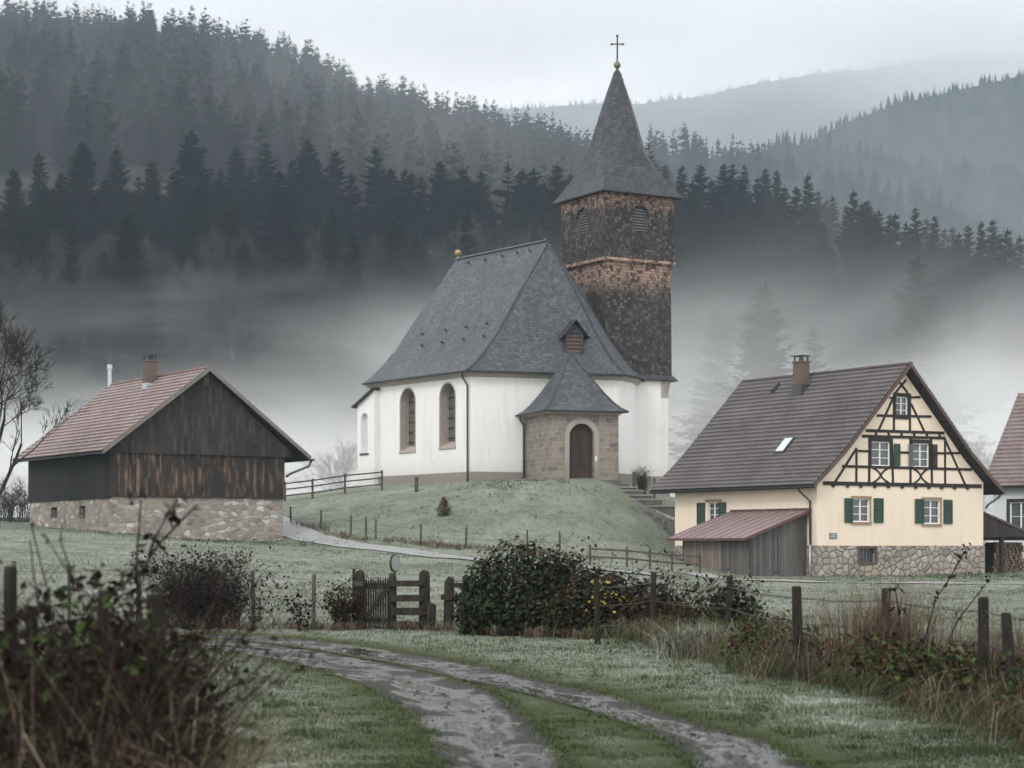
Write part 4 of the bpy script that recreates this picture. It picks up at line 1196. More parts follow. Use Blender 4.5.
# plinth
def offset_poly(P, d):
    out = []; n = len(P)
    for i in range(n):
        a, b, c = Vector(P[i - 1]), Vector(P[i]), Vector(P[(i + 1) % n])
        e0 = (b - a).normalized(); e1 = (c - b).normalized()
        n0 = Vector((e0.y, -e0.x)); n1 = Vector((e1.y, -e1.x))
        q = (n0 + n1).normalized(); out.append(tuple(b + q * (d / max(.3, q.dot(n0)))))
    return out
area = sum(foot[i-1][0] * foot[i][1] - foot[i][0] * foot[i-1][1] for i in range(len(foot)))
sg = 1.0 if area > 0 else -1.0
m = MB(); o1 = offset_poly(foot, .09 * sg)
for a, b in zip(o1, o1[1:] + o1[:1]):
    m.face([(*a, -1.6), (*b, -1.6), (*b, .62), (*a, .62)])
m.grid([[(*p, .62) for p in o1 + o1[:1]], [(*p, .66) for p in foot + foot[:1]]])
m.build('plinth', MT['plinth'], church)
# eaves cornice
m = MB()
o0, o2, o3 = offset_poly(foot, .03 * sg), offset_poly(foot, .22 * sg), offset_poly(foot, .36 * sg)
rows = [[(*p, wtop - .26) for p in o0], [(*p, wtop - .18) for p in o2], [(*p, wtop - .08) for p in o2], [(*p, wtop) for p in o3], [(*p, wtop + .09) for p in o3]]
m.grid([r + r[:1] for r in rows]); m.build('cornice', MT['cornice'], church)
# main roof: steep, sprung at the foot; three hips to the polygonal end
zr = 21.6 - 5.7; ez = wtop + .10
eave = offset_poly(foot, .55 * sg)
ey = eave[:]
ey[0] = (eave[0][0], 12.0); ey[5] = (eave[5][0], 12.0)
A_, Z_ = (7.0, 1.15), (7.0, 11.95)
ridge_of = [Z_, A_, A_, A_, A_, Z_]
fr = ((0, 0), (.09, .052), (.20, .135), (.34, .265), (1, 1))
m = MB()
levels = []
for (fh, fv) in fr:
    levels.append([(p[0] + (r[0]-p[0]) * fh, p[1] + (r[1]-p[1]) * fh, ez + (zr - ez) * fv) for p, r in zip(ey, ridge_of)])
for i in range(5):                    # five slopes; the sixth side is the far gable
    for a, b in zip(levels[:-1], levels[1:]):
        p = [a[i], a[i + 1], b[i + 1], b[i]]
        if (Vector(p[2]) - Vector(p[3])).length < 1e-4: p = p[:3]
        m.face(p)
for a, b in zip(levels[:-1], levels[1:]):
    p = [a[5], a[0], b[0], b[5]]; m.face(p, 1)
m.grid([[(p[0], p[1], ez - .10) for p in ey[:6]] + [(ey[0][0], ey[0][1], ez - .10)], [(p[0], p[1], ez) for p in ey[:6]] + [(ey[0][0], ey[0][1], ez)]], 2)
o3c = offset_poly(foot, .30 * sg)
m.grid([[(*p, ez - .10) for p in o3c + o3c[:1]], [(p[0], p[1], ez - .10) for p in ey + ey[:1]]], 2)
roof = m.build('roof', [MT['slate'], MT['white'], MT['soffit']], church)
k = MB()
y = 1.25
while y < 11.9:
    e = min(y + .42, 11.95)
    k.grid([[(7 + .16 * math.cos(t), yy, zr - .04 + h * math.sin(t)) for t in np.linspace(0, math.pi, 7)] for yy, h in ((y, .15), (e, .115))])
    y += .40
k.build('ridge_cap', MT['steps'], roof)
k = MB()
for i in (1, 2, 3):                    # lead strips down the hips
    for a, b in zip(levels[:-1], levels[1:]):
        k.beam(Vector(a[i]) + Vector((0, 0, .012)), Vector(b[i]) + Vector((0, 0, .012)), .16, .05)
k.build('hip_flashing', MT['slate2'], roof)
k = MB()
rr = random.Random(5)
def slope_pt(y, t):                    # point on the long slope (x < 7), t from eave to ridge
    fv = [f[1] for f in fr]; fh = [f[0] for f in fr]
    h = float(np.interp(t, fv, fh)); return Vector((ey[0][0] + (7 - ey[0][0]) * h, y, ez + (zr - ez) * t))
for t, ys in ((.93, (2.5, 3.9, 5.6, 7.6, 9.6)), (.36, (1.8, 4.2, 6.6, 9.4)), (.26, (1.2, 3.5, 6.0, 8.4))):
    for y in ys:
        p = slope_pt(y, t); k = MB(); k.beam(p + Vector((-.05, 0, .02)), p + Vector((-.22, 0, .12)), .11, .10); k.build('snow_hook', MT['iron'], roof)
def cross(parent, c, h, w, ball, goldm, t=.05, name='cross', dirx=(1, 0)):
    x, y, z = c
    k = MB(); k.lathe((x, y, z), [(.001, -.02), (ball * .45, -.02), (ball * .35, .12)] + [(ball * math.cos(a), .12 + ball + ball * math.sin(a)) for a in np.linspace(-1.3, 1.3, 10)] + [(.02, .12 + 2 * ball)], 16)
    bo = k.build('orb', MT[goldm], parent, smooth=True)
    k = MB(); z0 = z + .1 + 2 * ball
    k.box((x - t/2, y - t/2, z0), (x + t/2, y + t/2, z0 + h))
    zz = z0 + h * .68
    a = Vector((dirx[0], dirx[1], 0)).normalized()
    k.beam(Vector((x, y, zz)) - a * w / 2, Vector((x, y, zz)) + a * w / 2, t * .96, t * .96)
    for q in (Vector((x, y, zz)) - a * w / 2, Vector((x, y, zz)) + a * w / 2, Vector((x, y, z0 + h))): k.box(q - Vector((t,)*3) * .8, q + Vector((t,)*3) * .8)
    return k.build(name, MT['iron'], parent)
cd = (math.cos(-K.rot), math.sin(-K.rot))
cross(roof, (7.0, 11.75, zr + .05), 1.7, .95, .24, 'gold', .085, dirx=cd)
# downpipe at the corner
yq, _ = K.on_x(470, 430, -.15)
pipe(roof, [(-.42, .35, ez - .15), (-.40, .33, ez - .35), (-.16, .10, ez - .9), (-.15, .10, .75), (-.15, .10, -.1)], .065)
gutter(roof, (ey[0][0] - .05, 11.9, ez - .06), (ey[1][0] - .05, ey[1][1], ez - .06), .09)
gutter(roof, (ey[1][0], ey[1][1] - .06, ez - .06), (ey[2][0], ey[2][1] - .06, ez - .06), .09)
# sacristy: small lean-to on the far corner
m = MB(); x0 = -.42
m.T = TX(x0)
ya, za = K.on_x(368, 453, x0); yb, _ = K.on_x(360.8, 453, x0); _, zb2 = K.on_x(364, 413, x0)
swn = (-yb, za, -ya, zb2); y_end = 12.9
m.wall([(-y_end, -1.5), (-10.75, -1.5), (-10.75, 6.4), (-y_end, 5.5)], [arch(*swn)], .35)
m.T = None
m.face([(x0, y_end, -1.5), (4, y_end, -1.5), (4, y_end, 5.5), (x0, y_end, 5.5)]); m.face([(x0, 10.75, -1.5), (0, 10.75, -1.5), (0, 10.75, 6.4), (x0, 10.75, 6.4)])
sac = m.build('sacristy', MT['white'], church)
g = MB(lambda p: (x0 + .30 - p[2], -p[0], p[1])); g.wall(arch(*swn)); g.build('window', MT['pale'], sac)
g = MB(TX(x0)); g.box((swn[0] - .08, swn[1] - .12, .003), (swn[2] + .08, swn[1], .07)); g.build('sill', MT['iron'], sac)
k = MB()
top, low = 12.25 - 5.7, 11.12 - 5.7
k.face([(x0 - .3, 10.6, top), (4.2, 10.6, top), (4.2, 13.25, low), (x0 - .3, 13.25, low)])
k.face([(x0 - .3, 10.6, top - .1), (4.2, 10.6, top - .1), (4.2, 13.25, low - .1), (x0 - .3, 13.25, low - .1)])
k.face([(x0 - .3, 10.6, top), (x0 - .3, 13.25, low), (x0 - .3, 13.25, low - .1), (x0 - .3, 10.6, top - .1)]); k.face([(x0 - .3, 13.25, low), (4.2, 13.25, low), (4.2, 13.25, low - .1), (x0 - .3, 13.25, low - .1)])
k.build('sacristy_roof', MT['slate2'], sac)
# ---------------- porch
Cc = kl(2.29, 121.5); da = R(19) - K.rot
fx, fy = math.cos(da), math.sin(da)                    # along the front, then inwards (-fy, fx)
def pq(u, d): return (Cc[0] + fx * u - fy * d, Cc[1] + fy * u + fx * d)
PWd, PD = 4.5, 5.1; ph = 9.86 - 5.7
TP = TLINE(pq(0, 0), pq(PWd, 0))
kx = math.hypot(1, 0)
def on_porch(px, py):
    """sight line meets the porch front: (u along it, z)"""
    Fq = Frame(2.29, 121.5, 5.7, 19); return Fq.on_y(px, py)
dl = on_porch(569.3, 475); dr = on_porch(594, 475); dt = on_porch(582, 423.5)
dw = (dl[0], .02, dr[0], dt[1])
m = MB(TP); m.wall(rect(0, -1, PWd, ph), [arch(*dw, n=14)], .38)
m.T = TLINE(pq(0, PD), pq(0, 0)); m.wall(rect(0, -1, PD, ph)); m.T = TLINE(pq(PWd, 0), pq(PWd, PD)); m.wall(rect(0, -1, PD, ph))
porch = m.build('porch_wall', MT['ashlar'], church)
k = MB(lambda p: TP((p[0], p[1], p[2] + .035))); k.wall(arch(dw[0] - .34, .0, dw[2] + .34, dw[3] + .34, 14), [arch(*dw, n=14)], .05); 
k.build('door_arch', MT['plinth'], porch)
k = MB(lambda p: TP((p[0], p[1], p[2] - .30))); k.wall(arch(*dw, n=14)); door = k.build('door', MT['door'], porch)
k = MB(TP); cxd = (dw[0] + dw[2]) / 2
k.box((cxd - .035, .03, -.30), (cxd + .035, dw[3] - .06, -.26)); k.box((dw[0] + .02, 1.75, -.297), (dw[2] - .02, 1.83, -.272)); k.box((dw[0] + .02, .55, -.297), (dw[2] - .02, .63, -.272)); k.build('door_batten', MT['door'], door)
k = MB(TP); k.box((cxd + .1, 1.02, -.29), (cxd + .2, 1.28, -.22)); k.build('handle', MT['iron'], door)
k = MB(TP); k.box((dw[2] + .06, 1.2, .04), (dw[2] + .17, 1.5, .09)); k.build('notice', MT['winframe'], porch)
k = MB(TP); k.box((dw[0] - .9, -.9, .04), (dw[2] + 1.3, .0, 1.15)); k.box((dw[0] - 1.3, -1.1, .05), (dw[2] + 1.6, -.22, 1.7)); k.build('doorstep', MT['steps'], porch)
k = MB()
pts = [pq(-.12, PD), pq(-.12, -.12), pq(PWd + .12, -.12), pq(PWd + .12, PD)]; pt2 = [pq(-.28, PD), pq(-.28, -.28), pq(PWd + .28, -.28), pq(PWd + .28, PD)]
k.grid([[(*p, ph - .12) for p in pts], [(*p, ph - .04) for p in pts], [(*p, ph + .02) for p in pt2], [(*p, ph + .1) for p in pt2]]); k.build('cornice', MT['cornice'], porch)
k = MB(); ov = .46; az = 13.75 - 5.7; pe = ph + .10
base = [(-ov, -ov), (PWd + ov, -ov), (PWd + ov, PD - .2), (-ov, PD - .2)]; ap = (PWd / 2, PD / 2 - .1)
lv = []
for fh, fv in ((0, 0), (.12, .055), (.26, .16), (.42, .32), (1, 1)):
    lv.append([(*pq(b[0] + (ap[0]-b[0]) * fh, b[1] + (ap[1]-b[1]) * fh), pe + (az - pe) * fv) for b in base])
for i in range(4):
    for a, b in zip(lv[:-1], lv[1:]):
        j = (i + 1) % 4; p = [a[i], a[j], b[j], b[i]]
        k.face(p[:3] if (Vector(p[2]) - Vector(p[3])).length < 1e-4 else p)
k.grid([[(*pq(*b), pe - .08) for b in base + base[:1]], [(*pq(*b), pe) for b in base + base[:1]]], 1)
k.face([(*pq(*b), pe - .08) for b in base], 1)
pr = k.build('porch_roof', [MT['slate'], MT['soffit']], porch)
k = MB()
for i in range(2):
    for a, b in zip(lv[:-1], lv[1:]): k.beam(Vector(a[i]) + Vector((0, 0, .01)), Vector(b[i]) + Vector((0, 0, .01)), .13, .05)
k.build('hip_flashing', MT['slate2'], pr)
a, b = pq(-ov - .05, -ov), pq(PWd + ov, -ov - .05)
gutter(pr, (*pq(-ov, -ov - .05), pe - .04), (*pq(PWd + ov, -ov - .05), pe - .04), .07)
gutter(pr, (*pq(-ov - .05, PD - .3), pe - .04), (*pq(-ov - .05, -ov), pe - .04), .07)
pipe(pr, [(*pq(-ov, 4.2), pe - .1), (*pq(-.35, 4.25), pe - .4), (*pq(-.16, 4.3), pe - .7), (*pq(-.16, 4.3), .35), (*pq(-.9, 3.6), -.05)], .07)
# ---------------- dormer on the end slope
df = R(17) - K.rot; gx, gy = math.cos(df), math.sin(df)
def dq(u, d): return (gx * u - gy * d, gy * u + gx * d)
Fd = Frame(-2.6, 125.0, 5.7, 17)
DU = Fd.on_y(574.5, 345, .25)[0]
dz0 = Fd.on_y(574.5, 364, .25)[1]; dz1 = Fd.on_y(574.5, 333, .25)[1]; dza = Fd.on_y(574.5, 319, .25)[1]
hw_ = .60
m = MB(); 
m.T = TLINE(dq(DU - hw_, .25), dq(DU + hw_, .25))
wd = rect(.16, dz0 + .75, 2 * hw_ - .16, dz1 - .02)
m.wall([(0, dz0), (2 * hw_, dz0), (2 * hw_, dz1), (hw_, dza - .2), (0, dz1)], [wd], .15)
m.T = None
for s in (-1, 1): m.face([(*dq(DU + s * hw_, .25), dz0), (*dq(DU + s * hw_, 3.2), dz0), (*dq(DU + s * hw_, 3.2), dz1), (*dq(DU + s * hw_, .25), dz1)])
dm = m.build('dormer', MT['slate2'], roof)
k = MB(TLINE(dq(DU - hw_, .25), dq(DU + hw_, .25)))
for i in range(5):
    v0 = wd[0][1] + (wd[2][1] - wd[0][1]) * i / 5; v1 = v0 + (wd[2][1] - wd[0][1]) / 5
    k.face([(.17, v0, .0), (2*hw_ - .17, v0, .0), (2*hw_ - .17, v1, -.10), (.17, v1, -.10)])
k.build('louver', plain('red_brown_louvre', (.10, .062, .055), .85, .3, 4), dm)
k = MB(); e = hw_ + .34; ze = dz1 - .26
for s in (-1, 1):
    P = [(*dq(DU, -.08), dza), (*dq(DU + s * e, -.08), ze), (*dq(DU + s * e, 3.0), ze), (*dq(DU, 4.2), dza)]
    k.face(P); k.face([(p[0], p[1], p[2] - .09) for p in P]); k.face([P[0], P[1], (P[1][0], P[1][1], P[1][2] - .09), (P[0][0], P[0][1], P[0][2] - .09)]); k.face([P[1], P[2], (P[2][0], P[2][1], P[2][2] - .09), (P[1][0], P[1][1], P[1][2] - .09)])
k.build('dormer_roof', MT['slate2'], dm)
# ---------------- tower, turned a little against the nave
tr = R(30) - K.rot; tx, ty_ = math.cos(tr), math.sin(tr)
Tc = kl(7.07, 134.3)
def tq(u, v): return (Tc[0] + tx * u - ty_ * v, Tc[1] + ty_ * u + tx * v)
S2 = 2.60                                # half width of the shaft
zsh = 12.72 - 5.7; zbel = 20.45 - 5.7; zbt = 24.92 - 5.7
def ring(h, z): return [(*tq(*p), z) for p in ((-h, -h), (h, -h), (h, h), (-h, h))]
m = MB()
# white masonry base with a chamfered corner on the right
cf = .95
pb = [(-S2, -S2 + .03), (S2 - .80, -S2 + .03), (S2 - .0, -S2 + .36), (S2 - .03, S2), (-S2, S2)]
for a, b in zip(pb, pb[1:] + pb[:1]):
    m.face([(*tq(*a), .6), (*tq(*b), .6), (*tq(*b), zsh + .05), (*tq(*a), zsh + .05)])
tw = m.build('tower', MT['white'], church)
m = MB()
pb2 = [(p[0] * 1.03, p[1] * 1.03) for p in pb]
for a, b in zip(pb2, pb2[1:] + pb2[:1]):
    m.face([(*tq(*a), -2.6), (*tq(*b), -2.6), (*tq(*b), .6), (*tq(*a), .6)])
m.grid([[(*tq(*p), .6) for p in pb2 + pb2[:1]], [(*tq(*p), .64) for p in pb + pb[:1]]])
m.build('tower_plinth', MT['plinth'], tw)
m = MB()
def closed(r): return r + r[:1]
m.grid([closed(ring(S2 + .10, zsh)), closed(ring(S2 + .02, zsh + .5)), closed(ring(S2 - .02, zbel))])
m.face(ring(S2 + .10, zsh)[::-1])
m.build('shaft', MT['shingle'], tw)
# corbel carrying the corner
m = MB()
rows = []
for t in np.linspace(0, 1, 6):
    q = t ** 2
    rows.append([(*tq(S2 - .80 + .8 * q * .98, -S2 + .02), zsh - 1.15 + 1.12 * t), (*tq(S2 + .01, -S2 + .36 - .36 * q * .98), zsh - 1.15 + 1.12 * t)])
m.grid(rows)
for i in (0, 1):
    m.face([r[i] for r in rows] + [(*tq(S2 - .80, -S2 + .02), zsh - .03) if i == 0 else (*tq(S2 + .01, -S2 + .36), zsh - .03)])
m.build('corbel', MT['cornice'], tw)
m = MB(); m.grid([closed(ring(S2 + .08, zsh + .32)), closed(ring(S2 + .34, zsh - .02)), closed(ring(S2 + .30, zsh - .07)), closed(ring(S2 + .05, zsh - .05))]); 
sk_ = m.build('drip_skirt', MT['slate2'], tw)
# belfry with louvred openings in each face
SB = 2.74
m = MB(); fcs = (((-SB, -SB), (SB, -SB)), ((SB, -SB), (SB, SB)), ((SB, SB), (-SB, SB)), ((-SB, SB), (-SB, -SB)))
op = arch(SB - .62, zbel + 2.05, SB + .62, zbel + 3.72)
for a, b in fcs:
    m.T = TLINE(tq(*a), tq(*b)); m.wall([(0, zbel + .35), (2*SB, zbel + .35), (2*SB, zbt), (0, zbt)], [op], .32, mr=1)
m.T = None
m.grid([closed(ring(SB + .10, zbel - .05)), closed(ring(SB, zbel + .352))]); m.face(ring(SB + .10, zbel - .05)[::-1])
bel = m.build('belfry', [MT['shingle'], MT['louver']], tw)
for a, b in fcs:
    k = MB(TLINE(tq(*a), tq(*b)))
    n = 9
    for i in range(n):
        v0 = op[0][1] + (1.70) * i / n; v1 = v0 + 1.7 / n
        cxx = SB; r_ = .62; top_ = op[0][1] + 1.67 - .62
        hw2 = .61 if v1 < top_ else math.sqrt(max(.01, .62**2 - (min(v1, top_ + .61) - top_)**2))
        k.face([(cxx - hw2, v0, -.03), (cxx + hw2, v0, -.03), (cxx + hw2, v1, -.24), (cxx - hw2, v1, -.24)]); k.face([(cxx - hw2, v0 - .02, -.03), (cxx + hw2, v0 - .02, -.03), (cxx + hw2, v0, -.03), (cxx - hw2, v0, -.03)])
    k.build('louver', MT['louver'], bel)
    k = MB(lambda p, q=TLINE(tq(*a), tq(*b)): q((p[0], p[1], p[2] - .3))); k.wall(op); k.build('louver_back', MT['soffit'], bel)
    # flared hood of shingles over the opening
    k = MB(TLINE(tq(*a), tq(*b)))
    arc = [(SB + .74 * math.cos(t), op[0][1] + 1.05 + .74 * math.sin(t)) for t in np.linspace(-.1, math.pi + .1, 12)]
    arc2 = [(SB + .60 * math.cos(t), op[0][1] + 1.05 + .60 * math.sin(t)) for t in np.linspace(-.1, math.pi + .1, 12)]
    k.grid([[(p[0], p[1], .002) for p in arc], [(p[0], p[1], .10) for p in arc2], [(p[0], p[1], -.02) for p in arc2]]); k.build('hood', MT['shingle'], bel)
# little round-headed louvre low on the left face
k = MB(TLINE(tq(-S2 + .02, S2), tq(-S2 + .02, -S2)))
hh = arch(2.0, zbel - 2.55, 2.75, zbel - 1.5)
b1 = MB(lambda p, q=k.T: q((p[0], p[1], p[2] + .05))); b1.wall(hh); b1.T = k.T
b1.grid([[(p[0], p[1], 0) for p in hh + hh[:1]], [(p[0], p[1], .05) for p in hh + hh[:1]]]); b1.build('hatch', MT['louver'], tw)
# spire: square at the eaves running up into a slim octagon
m = MB(); rows = []
apz = 33.75 - 5.7
prof = [(3.16, 0.0, -.02), (2.92, .03, .36), (2.56, .20, 1.05), (2.20, .50, 1.95), (1.89, .85, 2.85), (1.62, 1, 3.9), (1.15, 1, 5.6), (.62, 1, 7.35), (.36, 1, 8.1), (.26, 1, 8.5), (.03, 1, apz - zbt + .05)]
for (h, c, dz) in prof:
    k_ = h * (1 - c * (1 - math.tan(math.pi / 8)))      # half length of the side that stays on the square
    rows.append([(*tq(*p), zbt + dz) for p in ((-k_, -h), (k_, -h), (h, -k_), (h, k_), (k_, h), (-k_, h), (-h, k_), (-h, -k_))])
for a, b in zip(rows[:-1], rows[1:]):
    for i in range(8):
        j = (i + 1) % 8
        P = [a[i], a[j], b[j], b[i]]
        if (Vector(P[0]) - Vector(P[1])).length < 1e-5: P = [P[0], P[2], P[3]]
        m.face(P)
m.face(ring(3.16, zbt - .10)[::-1], 1); m.grid([closed(ring(3.16, zbt - .10)), closed(ring(3.16, zbt - .02))], 1)
sp = m.build('spire', [MT['slate2'], MT['soffit']], tw)
k = MB()
ci = math.cos(math.pi / 8)
k.lathe((*tq(0, 0), zbt), [(.43, 8.02), (.42, 8.12), (.34, 8.2)], 8); k.build('spire_collar', MT['metal'], sp)
cross(sp, (*tq(0, 0), apz - .12), 1.75, .74, .24, 'gold2', .075, dirx=(math.cos(-K.rot), math.sin(-K.rot)))
# ================================================================== TREES
def spruce_arrays(seed, H=28.0, spread=0.19, whorls=34, per=8, ragged=0.25, bare=0.10, twig=1.0):
    """needle triangles of a spruce; returns V, F, rnd"""
    r = np.random.default_rng(seed)
    V, Fc, A = [], [], []
    def tri(p, q, s, a):
        n = len(V); V.extend((p, q, s)); Fc.append((n, n + 1, n + 2)); A.extend((a, a, a))
    z0 = H * bare
    lop = r.uniform(0, 6.28)
    for k in range(whorls):
        t = (k + r.uniform(-.3, .3)) / whorls
        t = min(max(t, 0), .995)
        z = z0 + (H - z0) * t ** 0.92
        reach = H * spread * ((1 - t) ** 0.82) * (1 + .12 * math.sin(lop + t * 9)) + 0.25
        if t < .12: reach *= .75 + 2 * t
        nb = max(4, int(per * (1 - .35 * t)))
        a0 = r.uniform(0, 6.28)
        for b in range(nb):
            if r.random() < ragged * .35: continue
            az = a0 + 2 * math.pi * b / nb + r.uniform(-.3, .3)
            L = reach * r.uniform(1 - ragged * 1.4, 1 + ragged * .5)
            rise = (0.55 - 1.0 * (1 - t)) * .55 + r.uniform(-.08, .08)      # upswept near the top, drooping low down
            ca, sa = math.cos(az), math.sin(az); zb_ = z + (H - z0) / whorls * r.uniform(-.7, .7)
            d = np.array((ca, sa, 0)); s = np.array((-sa, ca, 0)); up = np.array((0, 0, 1.0))
            nseg = 5 if L > 1.2 else 3
            sh = r.random()
            for i in range(nseg):
                f = (i + .4) / nseg
                c = d * (L * f) + up * (zb_ + L * rise * f - L * .16 * f * (1 - f) * 2 + L * .13 * f ** 3)
                w = (L * .34 * (1 - f) + .30) * twig * r.uniform(.75, 1.3)
                dr = -w * r.uniform(.15, .5)
                fw = w * .75
                a = min(1, max(0, .25 + .5 * sh * f + r.uniform(-.2, .25)))
                back = c - d * (L / nseg * .7)
                tri(back, c + d * fw * .5 + s * w + up * dr, c + d * fw, a)
                tri(back, c + d * fw, c + d * fw * .5 - s * w + up * dr, a)
                if i < nseg - 1 or r.random() < .5:
                    tri(back + s * .1, c + d * (fw * .6) + up * .02, c - up * w * r.uniform(.5, .95) + s * r.uniform(-.3, .3) * w, a * .7)
    top = np.array((0, 0, H)); 
    for b in range(4):
        az = b * 1.57 + .4; d = np.array((math.cos(az), math.sin(az), 0)) * .28
        tri(top + np.array((0, 0, .5)), top - np.array((0, 0, 1.1)) + d, top - np.array((0, 0, 1.1)) - d * .2, .4)
    return np.array(V), np.array(Fc), np.array(A)

def trunk_mesh(name, H, r0, mat, seed, n=7):
    m = MB(); r = random.Random(seed)
    pts = [(r.uniform(-.06, .06) * (i > 0), r.uniform(-.06, .06) * (i > 0), -0.8 + (H + .6) * i / 7) for i in range(8)]
    m.tube(pts, [r0 * (1 - .93 * i / 7) for i in range(8)], n)
    o = m.build(name, mat); me = o.data
    bpy.data.objects.remove(o)
    return me

SPR = []
for i, (sp, wh, pe, rg_, tw_) in enumerate(((.225, 40, 9, .24, 1.05), (.195, 40, 9, .28, 1.0), (.25, 38, 10, .26, 1.1), (.175, 42, 9, .30, 1.0), (.19, 26, 6, .55, .85))):
    v, f, a = spruce_arrays(40 + i, 28.0, sp, wh, pe, rg_, .08 if i < 4 else .16, tw_)
    SPR.append((np_mesh('spruce_crown', v, f, MT['needles'], {'rnd': a}), trunk_mesh('spruce_trunk', 27.0, .34, MT['bark_dark'], 50 + i)))

def spruce(x, y, H, k, label, group=None, wide=1.0, rz=None, mat=None, cat='spruce tree'):
    z = zg(x, y)
    t = tag(empty('spruce_tree', (x, y, z - .2), random.uniform(0, 6.28) if rz is None else rz), label, cat, group)
    s = H / 28.0
    t.scale = (s * wide, s * wide, s)
    t.rotation_euler.x = random.gauss(0, .018); t.rotation_euler.y = random.gauss(0, .018)
    c = link('crown', SPR[k][0], t); link('trunk', SPR[k][1], t)
    if mat:
        c.material_slots[0].link = 'OBJECT'; c.material_slots[0].material = mat
    return t

def stand_at(px, top, Hp, Y0, Y1):
    """depth at which a tree of about Hp metres standing on the slope reaches the row 'top'"""
    best = None
    for Y in np.linspace(Y0, Y1, 60):
        x = (px - CX) / F * Y
        zt = EYE + (HY - top) / F * Y
        H = zt - zg(x, Y)
        e = abs(H - Hp)
        if best is None or e < best[0]: best = (e, x, Y, H)
    return best[1:]

rr = random.Random(11)
GL = 'spruces along the foot of the left hill'
LL = 'dark spruce among others in the row at the foot of the left hill'
band = [(12, 168, 26), (40, 152, 27), (62, 172, 24), (82, 141, 30), (104, 178, 22), (121, 149, 27), (140, 176, 22), (153, 160, 24), (172, 172, 24), (208, 172, 24), (221, 168, 22), (236, 146, 26), (250, 165, 22), (266, 142, 25), (292, 158, 24),
        (306, 141, 27), (318, 160, 22), (336, 149, 25), (352, 172, 22), (374, 147, 28), (388, 168, 24), (409, 172, 23), (424, 176, 22), (444, 160, 26), (456, 178, 22), (466, 167, 25), (479, 182, 21), (530, 168, 25), (543, 182, 22), (558, 164, 26), (571, 186, 20), (486, 198, 20), (520, 190, 20)]
for px, top, Hp in band:
    x, Y, H = stand_at(px, top, Hp, 385, 470)
    spruce(x, Y, H, rr.choice((0, 1, 1, 3, 2)), LL, GL, rr.uniform(1.25, 1.6))
for px, top, Hp, k, w, lab in ((190, 131, 31, 2, 1.12, 'broadest tallest spruce of the left hill foot, above the wooden barn'), (283, 170, 30, 2, 1.0, 'tall spruce standing forward of the row, above the right end of the barn'),
                               (505, 163, 24, 4, 1.0, 'ragged open spruce with gaps between branches, left of the bell tower')):
    x, Y, H = stand_at(px, top, Hp, 350, 440)
    spruce(x, Y, H, k, lab, None, w * 1.4)
for i in range(34):                                   # second rank, filling between and behind
    px = rr.uniform(-40, 585); top = 176 + rr.uniform(-8, 34)
    x, Y, H = stand_at(px, top, rr.uniform(19, 25), 395, 480)
    spruce(x, Y, H, rr.choice((0, 1, 2, 3)), LL, GL, rr.uniform(1.2, 1.6))
for px, top in ((45, 255), (110, 262), (398, 215), (545, 215), (20, 225), (320, 215)):   # a few smaller ones lower on the slope
    x, Y, H = stand_at(px, top, 15, 330, 400)
    spruce(x, Y, H, rr.choice((0, 1, 3)), 'smaller spruce rising among the bare trees of the left hill foot', 'smaller spruces among the bare trees', 1.1)
for px, top in ((28, 205), (68, 226), (128, 214), (232, 218), (246, 240), (330, 206), (352, 232), (392, 220), (418, 236), (462, 214), (492, 240), (536, 226), (-12, 222), (105, 250)):
    x, Y, H = stand_at(px, top, rr.uniform(20, 27), 345, 392)
    spruce(x, Y, H, rr.choice((0, 1, 2, 3)), LL, GL, rr.uniform(1.15, 1.5))
GR = 'spruces along the ridge right of the tower'
LR = 'dark spruce in the long row on the ridge behind the bell tower and house'
for px, top in ((648, 158), (652, 172), (664, 164), (680, 165), (691, 180), (702, 164), (712, 178), (722, 163), (732, 163), (739, 176), (746, 164), (756, 178), (764, 168), (777, 169), (786, 186), (797, 186), (810, 174), (818, 190), (826, 199),
                (837, 195), (846, 205), (853, 190), (859, 202), (866, 199), (874, 212), (881, 209), (889, 214), (897, 213), (907, 222), (917, 207), (926, 218), (934, 215), (943, 228), (952, 227), (961, 232), (968, 224), (980, 221), (992, 219), (999, 235), (1005, 228), (1014, 242), (1021, 235), (1034, 240), (1046, 246)):
    x, Y, H = stand_at(px, top, rr.uniform(25, 30), 470, 575)
    spruce(x, Y, H, rr.choice((0, 1, 1, 3, 3)), LR, GR, rr.uniform(1.2, 1.5))
for i in range(85):
    px = rr.uniform(640, 1060); top = np.interp(px, (640, 780, 850, 1060), (205, 215, 235, 272)) + rr.uniform(-16, 26)
    x, Y, H = stand_at(px, top, rr.uniform(21, 26), 430, 540)
    spruce(x, Y, H, rr.choice((0, 1, 3)), LR, GR, rr.uniform(1.25, 1.6))
for px, top, Hp, Y0, Y1, k, w, lab in ((760, 281, 22, 158, 190, 2, 1.35, 'broad grey spruce half veiled by fog above the house chimney'), (717, 303, 22, 180, 215, 0, 1.25, 'faint spruce in the fog, left of the broad foggy spruce'),
                                       (812, 327, 19, 175, 205, 1, 1.3, 'small faint spruce in the fog over the house roof'), (918, 255, 30, 225, 300, 2, 1.2, 'solitary spruce rising out of the fog above the timbered gable'), (968, 288, 17, 350, 410, 0, 1.1, 'faint small spruce in the fog at the far right')):
    x, Y, H = stand_at(px, top, Hp, Y0, Y1)
    spruce(x, Y, H, k, lab, None, w)
x, Y, H = stand_at(833, 242, 17, 400, 450)
spruce(x, Y, H, 3, 'yellowish larch before the dark spruce ridge', None, 1.25, mat=MT['larch'], cat='larch tree')

